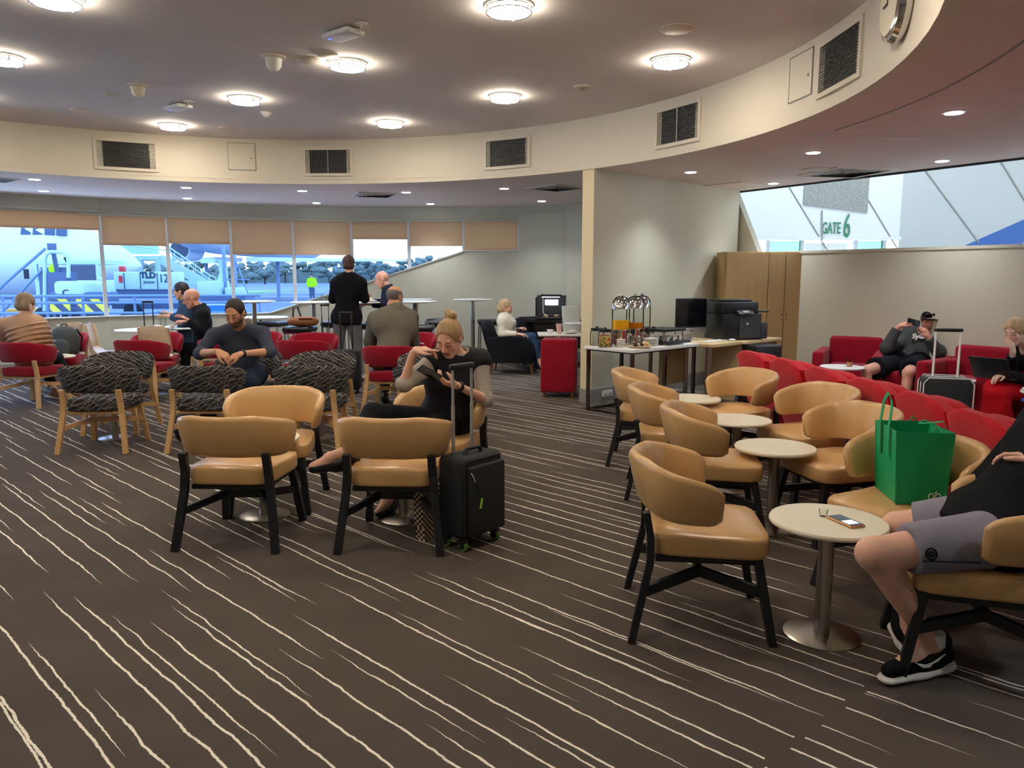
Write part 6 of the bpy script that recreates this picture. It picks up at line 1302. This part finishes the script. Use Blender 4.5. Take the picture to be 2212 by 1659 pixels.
cup(.50, 10.05, .76, 'white cup at the left on the side table by the cream post'); mat('pink_cup', (224, 180, 172), .5)
t = thing('tall_glass', 'tall pinkish patterned glass between cup and plate on the side table', 'glass', (.62, 10.05, .76)); MB().lathe([(.03, 0), (.042, .13), (.04, .13), (.028, .01)], n=18).build('glass', 'pink_cup', t)
t = thing('plate', 'white plate with a crumpled napkin on the side table', 'plate', (.78, 10.1, .76)); MB().lathe([(.05, 0), (.1, .014), (.098, .017), (.04, .006)], n=26).build('dish', 'white_gloss', t); MB().ico((.02, .01, .03), .04, 2, .3, (1, .8, .5), 3).build('napkin', 'white_gloss', t)
mat('dark_wood', (44, 34, 32), .4)
t = thing('sideboard', 'dark wood sideboard under the food display at the far wall', 'sideboard', (.95, 12.95, 0), R_(-22)); MB().box((0, 0, .76), (1.5, .5, .05)).build('top', 'dark_wood', t, smooth=False); MB().box((0, .05, .52), (1.35, .38, .42)).build('body', 'dark_wood', t, smooth=False)
for x in (-.7, .7):
    for y in (-.2, .2): MB().box((x, y, .37), (.05, .05, .74)).build('leg', 'dark_wood', t, smooth=False)
t = thing('food_display', 'lit black food display box with a bright menu screen', 'display', (.66, 12.95, .785), R_(-8)); mat('display_lit', (236, 242, 255), .3, emit=2.2)
MB().box((0, .1, .2), (.50, .02, .40)).build('back_panel', 'printer_grey', t, smooth=False); MB().box((0, -.02, .02), (.50, .3, .04), 0, .008).build('base', 'black_plastic', t); MB().box((0, -.04, .40), (.34, .2, .04), 0, .012).build('canopy', 'black_plastic', t); MB().box((0, -.06, .375), (.3, .04, .012)).build('lamp_strip', 'display_lit', t, smooth=False)
for s in (-1, 1): MB().box((s * .245, -.02, .2), (.008, .26, .34)).build('side_glass', 'clear_glass', t, smooth=False)
MB().box((0, .085, .28), (.22, .008, .09)).build('menu_screen', 'display_lit', t, smooth=False); MB().tube([(-.13, -.1, .36), (-.12, -.14, .12), (-.05, -.16, .03), (.2, -.16, .02)], .008, 6).build('cable', 'white_gloss', t)
for i in range(5): MB().ico((-.18 + i * .09, -.02, .06), .035, 2, .2, (1.2, 1, .6), i).build('food_item', 'pastry' if i % 2 else 'choc', t)
t = thing('high_chair', 'white plastic high chair partly behind the cream post', 'high chair', (1.0, 12.0, 0), R_(20)); MB().box((0, -.16, .78), (.42, .26, .03), 0, .012).build('tray', 'white_gloss', t); MB().box((0, 0, .60), (.30, .28, .03), 0, .01).build('seat', 'white_gloss', t); lean(MB().box((0, .14, .82), (.30, .03, .44), 0, .012), 0, .6, .15).build('backrest', 'white_gloss', t)
for x in (-1, 1):
    for y in (-1, 1): MB().cyl((x * .22, y * .2, 0), (x * .13, y * .11, .60), .014, .014, 8).build('leg', 'base_grey', t)
# ---------------------------------------------------------------- luggage
mat('case_black', (30, 31, 34), .75, bump=(120, .15)); mat('lime', (170, 230, 60), .5); mat('wheel_green', (96, 150, 60), .5)
t = thing('suitcase', 'black soft cabin suitcase with green wheels beside the tan chairs', 'suitcase', (-.235, 4.22, 0), math.atan2(.83, .56) - .12)
MB().box((0, 0, .30), (.34, .20, .46), 0, .035).build('body', 'case_black', t); MB().box((.01, -.112, .285), (.29, .035, .40), 0, .016).build('front_pocket', 'case_black', t)
MB().tube([(-.155, -.103, .10), (-.155, -.103, .5), (-.14, -.103, .515), (.15, -.103, .515)], .004, 6).build('zip', 'dark', t); MB().tube([(-.09, -.131, .42), (-.07, -.133, .36), (-.045, -.131, .30), (-.045, -.131, .20)], .004, 6).build('piping', 'printer_grey', t); MB().box((-.055, -.134, .27), (.014, .006, .06), 0, .002, Matrix.Rotation(R_(14), 3, 'Y')).build('zip_pull', 'lime', t); MB().tube([(-.13, -.131, .455), (-.115, -.134, .43), (-.10, -.131, .40)], .003, 5).build('trim_line', 'sole_white', t)
for x in (-.13, .13):
    for y in (-.065, .065): w = MB().cyl((x - .012, y, .028), (x + .012, y, .028), .028, .028, 16).build('wheel', 'wheel_green', t); MB().box((x, y, .06), (.04, .04, .035), 0, .006).build('caster', 'black_plastic', t); MB().cyl((x - .0135, y, .028), (x + .0135, y, .028), .018, .018, 12).build('hub', 'black_plastic', w)
for x in (-.075, .075): MB().cyl((x, .06, .5), (x, .06, .80), .010, .010, 8).build('handle_tube', 'alu', t); MB().cyl((x, .06, .78), (x, .06, 1.0), .0075, .0075, 8).build('handle_tube', 'alu', t)
MB().box((0, .06, 1.015), (.19, .03, .035), 0, .012).build('handle_grip', 'black_plastic', t); MB().tube([(-.07, -.02, .525), (-.05, -.02, .56), (.05, -.02, .56), (.07, -.02, .525)], .011, 8).build('carry_handle', 'black_plastic', t)
m = mat('woven', (214, 186, 150), .8); T = NT(m); ck = T.n.new('ShaderNodeTexChecker'); ck.inputs['Scale'].default_value = 62; ck.inputs['Color1'].default_value = rgb(224, 196, 164); ck.inputs['Color2'].default_value = rgb(40, 34, 32); tcn = T.n.new('ShaderNodeTexCoord'); T.l.new(tcn.outputs['Object'], ck.inputs['Vector']); T.l.new(ck.outputs['Color'], T.n['Principled BSDF'].inputs['Base Color'])
t = thing('woven_bag', 'woven brown and cream bag standing between chair leg and suitcase', 'bag', (-.46, 4.36, 0), R_(60)); MB().loft([[(x * k, y, z) for x, y in ((-.15, -.03), (.15, -.03), (.15, .03), (-.15, .03))] for k, z in ((.9, 0), (1, .12), (1.02, .30))], True).build('body', 'woven', t, smooth=False); MB().tube([(-.08, 0, .30), (-.06, 0, .38), (.06, 0, .38), (.08, 0, .30)], .007, 6).build('handle', 'black_plastic', t)
def case(lab, px, Y, top, hw, rod, rz=0, h=.52, piping=False, w=.36, d=.22):
    X = (px - CX) / FPX * Y; t = thing('trolley_case', lab, 'suitcase', (X, Y, 0), rz); MB().box((0, 0, h / 2 + .05), (w, d, h), 0, .04).build('body', 'case_black', t)
    if piping:
        N_ = 8
        for y in (-d / 2 - .002, d / 2 + .002, 0): MB().tube([(-w / 2, y, .09), (-w / 2, y, h), (-w / 2 + .04, y, h + .052), (w / 2 - .04, y, h + .052), (w / 2, y, h), (w / 2, y, .09)], .005, 6).build('piping', 'sole_white', t)
    for x in (-hw, hw): MB().cyl((x, .05, h), (x, .05, top - .01), .011, .008, 8).build('handle_tube', rod, t)
    MB().box((0, .05, top), (hw * 2 + .035, .028, .032), 0, .012).build('handle_grip', 'black_plastic', t)
    for x in (-w * .38, w * .38): MB().cyl((x - .012, 0, .028), (x + .012, 0, .028), .028, .028, 12).build('wheel', 'tyre', t)
    return t
case('black suitcase with a tall dark handle in front of the standing woman', 746, 9.85, 1.04, .075, 'dark_chrome'); case('suitcase with a thin chrome handle left of the standing woman', 703, 11.2, 1.09, .05, 'chrome', .2); case('suitcase whose black handle rises at the window cafe table', 320, 11.3, 1.13, .065, 'black_plastic', .1)
case('black suitcase with white piping and raised chrome handle near the man in the cap', 2052, 6.85, 1.03, .10, 'white_gloss', R_(-18), .56, True, .40, .26)
mat('pack_grey', (66, 70, 66), .85, bump=(50, .3))
t = thing('backpack', 'dark grey backpack resting on the red chair at left', 'backpack', (-5.86, 10.0, .46), R_(170)); cushion_grid(0, 0, .20, .36, .2, .40, 3).build('body', 'pack_grey', t, ang=60); cushion_grid(0, .09, .13, .28, .08, .22, 3).build('pocket', 'pack_grey', t, ang=60); MB().tube([(-.05, 0, .39), (-.03, 0, .43), (.03, 0, .43), (.05, 0, .39)], .008, 6).build('loop', 'black_plastic', t); MB().box((.06, .134, .22), (.06, .004, .012)).build('tag', 'sole_white', t)
for s in (-1, 1): MB().tube([(s * .1, -.09, .36), (s * .14, -.14, .25), (s * .13, -.1, .06)], .014, 6).build('strap', 'black_plastic', t)
t = thing('floor_bag', 'black bag on the carpet under the dark chair of the bearded man', 'bag', (-2.98, 6.98, 0), R_(15)); cushion_grid(0, 0, .13, .30, .18, .26, 4).build('body', 'case_black', t, ang=60); MB().tube([(-.08, 0, .25), (-.06, 0, .32), (.06, 0, .32), (.08, 0, .25)], .008, 6).build('handle', 'black_plastic', t)
t = thing('leather_bag', 'brown leather bag lying on the bar stool', 'bag', (*at(655, 700, 11.0)[:2], .795), R_(8)); mat('brown_leather', (150, 92, 56), .4); cushion_grid(0, 0, .07, .44, .26, .14, 3).build('body', 'brown_leather', t, ang=60); MB().tube([(-.14, 0, .12), (-.13, 0, .26), (-.07, 0, .28), (-.03, 0, .13)], .014, 8).build('strap', 'pack_grey', t); MB().box((.05, -.10, .12), (.2, .1, .012), 0, .004).build('flap', 'brown_leather', t)
# ---------------------------------------------------------------- green shopping bag
mat('bag_green', (14, 166, 104), .55, bump=(9, .25)); t = thing('shopping_bag', 'green fabric shopping bag standing open on the tan chair', 'bag', (1.915, 3.575, .462), R_(-8))
def rr(w, d, z, off=0): return [(-w / 2, -d / 2, z), (w / 2, -d / 2, z), (w / 2 + off, 0, z), (w / 2, d / 2, z), (-w / 2, d / 2, z), (-w / 2 - off, 0, z)]
MB().loft([rr(.205, .27, 0), rr(.21, .275, .01), rr(.235, .285, .20, -.006), rr(.255, .30, .345, -.01), rr(.249, .294, .345, -.01), rr(.225, .275, .20, -.01), rr(.195, .26, .012)], True).build('body', 'bag_green', t, ang=30)
def ribbon(pts, w, m, nm, ax): 
    P = [np.array(p, float) for p in pts]; a = np.array(ax, float) * w / 2; rings = []
    for i, p in enumerate(P):
        tt = nrm(P[min(i + 1, len(P) - 1)] - P[max(i - 1, 0)]); n = nrm(np.cross(tt, ax)) * .0015; rings.append([tuple(p - a - n), tuple(p + a - n), tuple(p + a + n), tuple(p - a + n)])
    return MB().loft(rings, True).build(nm, m, t)
ribbon([(-.128, -.05, .20), (-.13, -.05, .345), (-.12, -.045, .44), (-.115, -.02, .475), (-.115, .03, .50), (-.12, .065, .46), (-.13, .07, .345), (-.125, .07, .20)], .032, 'bag_green', 'handle', (0, .8, .3)); ribbon([(.122, -.07, .345), (.10, -.07, .385), (.05, -.05, .372), (.02, 0, .36), (.06, .05, .37), (.122, .07, .345)], .03, 'bag_green', 'handle', (.3, .9, 0))
for y in (-.142, .142): MB().tube([(.03, y, .345), (.045, y, .372), (.062, y, .345)], .004, 6).build('loop', 'bag_green', t)
for (x, y) in ((-.118, -.142), (.118, -.142), (-.118, .142)): MB().bar([(x * .88, y * .97, .004), (x * 1.04, y * 1.02, .345)], .006, .012, up=(1, 0, 0)).build('seam', 'bag_green', t, smooth=False)
c_ = (.060, -.1425, .045)
lg = MB()
for s in (-1, 1): lg.tube([(c_[0] + s * .004 + s * .011 * (1 - math.cos(a)), c_[1] - .002, c_[2] + .013 * math.sin(a)) for a in [R_(k) for k in range(-80, 281, 30)]], .0028, 5, False)
lg.tube([(c_[0], c_[1] - .002, c_[2] + .012), (c_[0] + .008, c_[1] - .002, c_[2] + .024)], .0028, 5); o_ = lg.build('leaf_mark', 'sole_white', t); o_['kind'] = 'stuff'
# ---------------------------------------------------------------- things on tables and in hands
def phone(lab, c, M, parent=None, case_m='phone_black', on=False):
    t = thing('mobile_phone', lab, 'phone', c); mm = Matrix([[M[j][i] for j in range(3)] for i in range(3)])
    MB().box((0, 0, 0), (.073, .148, .010), 0, .004, mm).build('case', case_m, t); MB().box(tuple(np.array(M[2]) * .0056), (.064, .136, .0012), 0, 0, mm).build('screen', 'phone_screen' if on else 'screen_dark', t, smooth=False); return t
mat('rose_gold', (206, 150, 110), .35, metal=.5)
M0 = np.stack([nrm(V3(-.35, .94, 0)), nrm(V3(-.94, -.35, 0)), V3(0, 0, 1)]); p = on_z(1826, 1126, .516); phone('mobile phone in a rose gold case on the nearest cream table', p, np.stack([nrm(V3(.95, .3, 0)), nrm(V3(-.3, .95, 0)), V3(0, 0, 1)]), None, 'rose_gold')
tt_ = bpy.data.objects[[o.name for o in bpy.data.objects if o.name.startswith('mobile_phone')][-1]]; 
MB().box((.006, -.03, .0068), (.05, .045, .0006), R_(17)).build('screen_glow', 'phone_screen', tt_, smooth=False)
u = nrm(at(905, 795, 4.62) - at(945, 818, 4.66)); n_ = nrm(V3(.25, .75, .55)); r_ = nrm(np.cross(u, n_)); n_ = np.cross(r_, u); phone('black mobile phone held by the woman in the vest', at(928, 806, 4.64), np.stack([r_, u, n_]), None, 'phone_black')
tag(MB().box((0, 0, 0), (.15, .07, .009), 0, .003, Matrix.Rotation(R_(15), 3, 'Y') @ Matrix.Rotation(R_(70), 3, 'X')).build('mobile_phone', 'phone_black', None, tuple(at(1974, 696, 8.72))), 'dark mobile phone held level beside the face of the man in the cap', 'phone')
for lab, px, py, Y, on in (('mobile phone in the hand of the bald man by the window', 400, 690, 10.2, False), ('mobile phone in the hand of the man behind the bald man', 352, 676, 11.3, False), ('mobile phone with a lit screen held by the man in the grey shirt', 905, 741, 9.42, True), ('mobile phone with a lit screen on the lap of the woman in the sweater', 1114, 708, 12.15, True)): phone(lab, at(px, py, Y), np.stack([nrm(V3(.3, -1, 0)), nrm(V3(-1, -.3, .25)), nrm(V3(-.25, -.1, 1))]), None, 'phone_black', on)
p = on_z(1778, 1115, .512); t = thing('clear_cup', 'small clear plastic cup on the nearest cream table', 'cup', p); MB().lathe([(.014, 0), (.019, .03), (.018, .03), (.012, .002)], n=16).build('cup', 'clear_glass', t)
# laptop
t = thing('laptop', 'open black laptop on the knees of the woman at the right edge', 'laptop', at(2158, 815, 7.06), yaw(-.85, -.5)); MB().box((0, 0, 0), (.34, .23, .016), 0, .004).build('keyboard_base', 'black_plastic', t); MB().box((0, .17, .10), (.34, .008, .23), 0, .003, Matrix.Rotation(R_(-32), 3, 'X')).build('screen_lid', 'black_plastic', t); MB().box((.13, .185, .18), (.018, .004, .018), 0, 0, Matrix.Rotation(R_(-32), 3, 'X')).build('emblem', 'alu', t)
def glass(lab, x, y, z, r=.035, h=.1, fill=None):
    t = thing('water_glass', lab, 'glass', (x, y, z)); MB().lathe([(r * .75, 0), (r, h), (r * .94, h), (r * .68, .006)], n=18).build('tumbler', 'clear_glass', t)
    if fill: MB().lathe([(r * .68, .006), (r * .82, h * .45)], n=18).build('drink', fill, t)
mat('amber', (190, 130, 80), .2); glass('glass with a finger of amber drink on the white table', 3.78, 8.50, .511, .04, .10, 'amber'); p = at(690, 645, 11.55); glass('water glass on the bar table left of the standing woman', p[0], p[1], BARZ + .001, .04, .13); p = at(702, 645, 11.6); glass('second water glass close to the standing woman', p[0], p[1], BARZ + .001, .04, .12)
p = at(800, 652, 11.55); t = thing('plate', 'white plate with food on the bar table of the bald man', 'plate', (p[0] - .03, p[1], BARZ + .001)); MB().lathe([(.06, 0), (.13, .016), (.126, .019), (.05, .006)], n=28).build('dish', 'white_gloss', t); MB().ico((0, 0, .03), .05, 2, .2, (1.3, 1, .5), 9).build('food', 'pastry', t)
p = at(803, 647, 11.75); t = thing('box', 'small white and brown carton on the bar table behind the plate', 'box', (p[0] - .1, p[1], BARZ + .001)); MB().box((0, 0, .03), (.18, .1, .06), 0, .004).build('carton', 'white_gloss', t); MB().box((-.02, .04, .085), (.2, .02, .05), 0, .004).build('lid', 'brown_leather', t)
p = at(305, 690, 11.0); t = thing('newspaper', 'white papers spread on the cafe table by the window', 'paper', (p[0] - .08, p[1], .751)); MB().box((0, 0, .003), (.34, .26, .005), .3).build('sheet', 'white_gloss', t, smooth=False); MB().box((.05, .04, .008), (.28, .2, .004), -.2).build('sheet', 'white_gloss', t, smooth=False)
for i, (px, dy) in enumerate(((330, .1), (348, -.05), (362, .12))): q2 = at(px, 690, 11.0); cup(q2[0], 11.0 + dy, .751, ('white cup beside the papers on the cafe table', 'white cup nearest the plywood chair back', 'white cup in front of the bald man\'s hands')[i])
p = at(330, 685, 11.5); glass('clear glass beside the suitcase handle on the window table', p[0] + .15, 11.5, .751, .045, .13)
t = thing('newspaper', 'folded paper under the hand of the woman in the puffer jacket', 'paper', (-5.74, 9.58, .511)); MB().box((0, 0, .004), (.26, .18, .008), .4).build('sheet', 'cream_top', t, smooth=False); MB().box((.09, .02, .018), (.06, .08, .012), .2, .003).build('napkin', 'white_gloss', t)
t = thing('plate', 'white plate on the table cut by the right edge', 'plate', (4.62, 6.62, .511)); MB().lathe([(.07, 0), (.13, .02), (.126, .023), (.06, .006)], n=28).build('dish', 'white_gloss', t)
tag(MB().box((0, 0, .004), (.16, .03, .008), .2, .003).build('sunglasses_case', 'black_plastic', None, (4.40, 7.38, .511)), 'flat black case lying on the table behind the striped suitcase', 'case')
t = thing('water_bottle', 'clear plastic water bottle at the right edge behind the red seats', 'bottle', tuple(on_z(2206, 925, .45))); MB().lathe([(.03, 0), (.032, .05), (.029, .06), (.032, .07), (.032, .14), (.014, .18), (.013, .195)], n=16).build('bottle', 'clear_glass', t); MB().lathe([(.015, .193), (.015, .21)], n=12).build('cap', 'bin_blue', t)
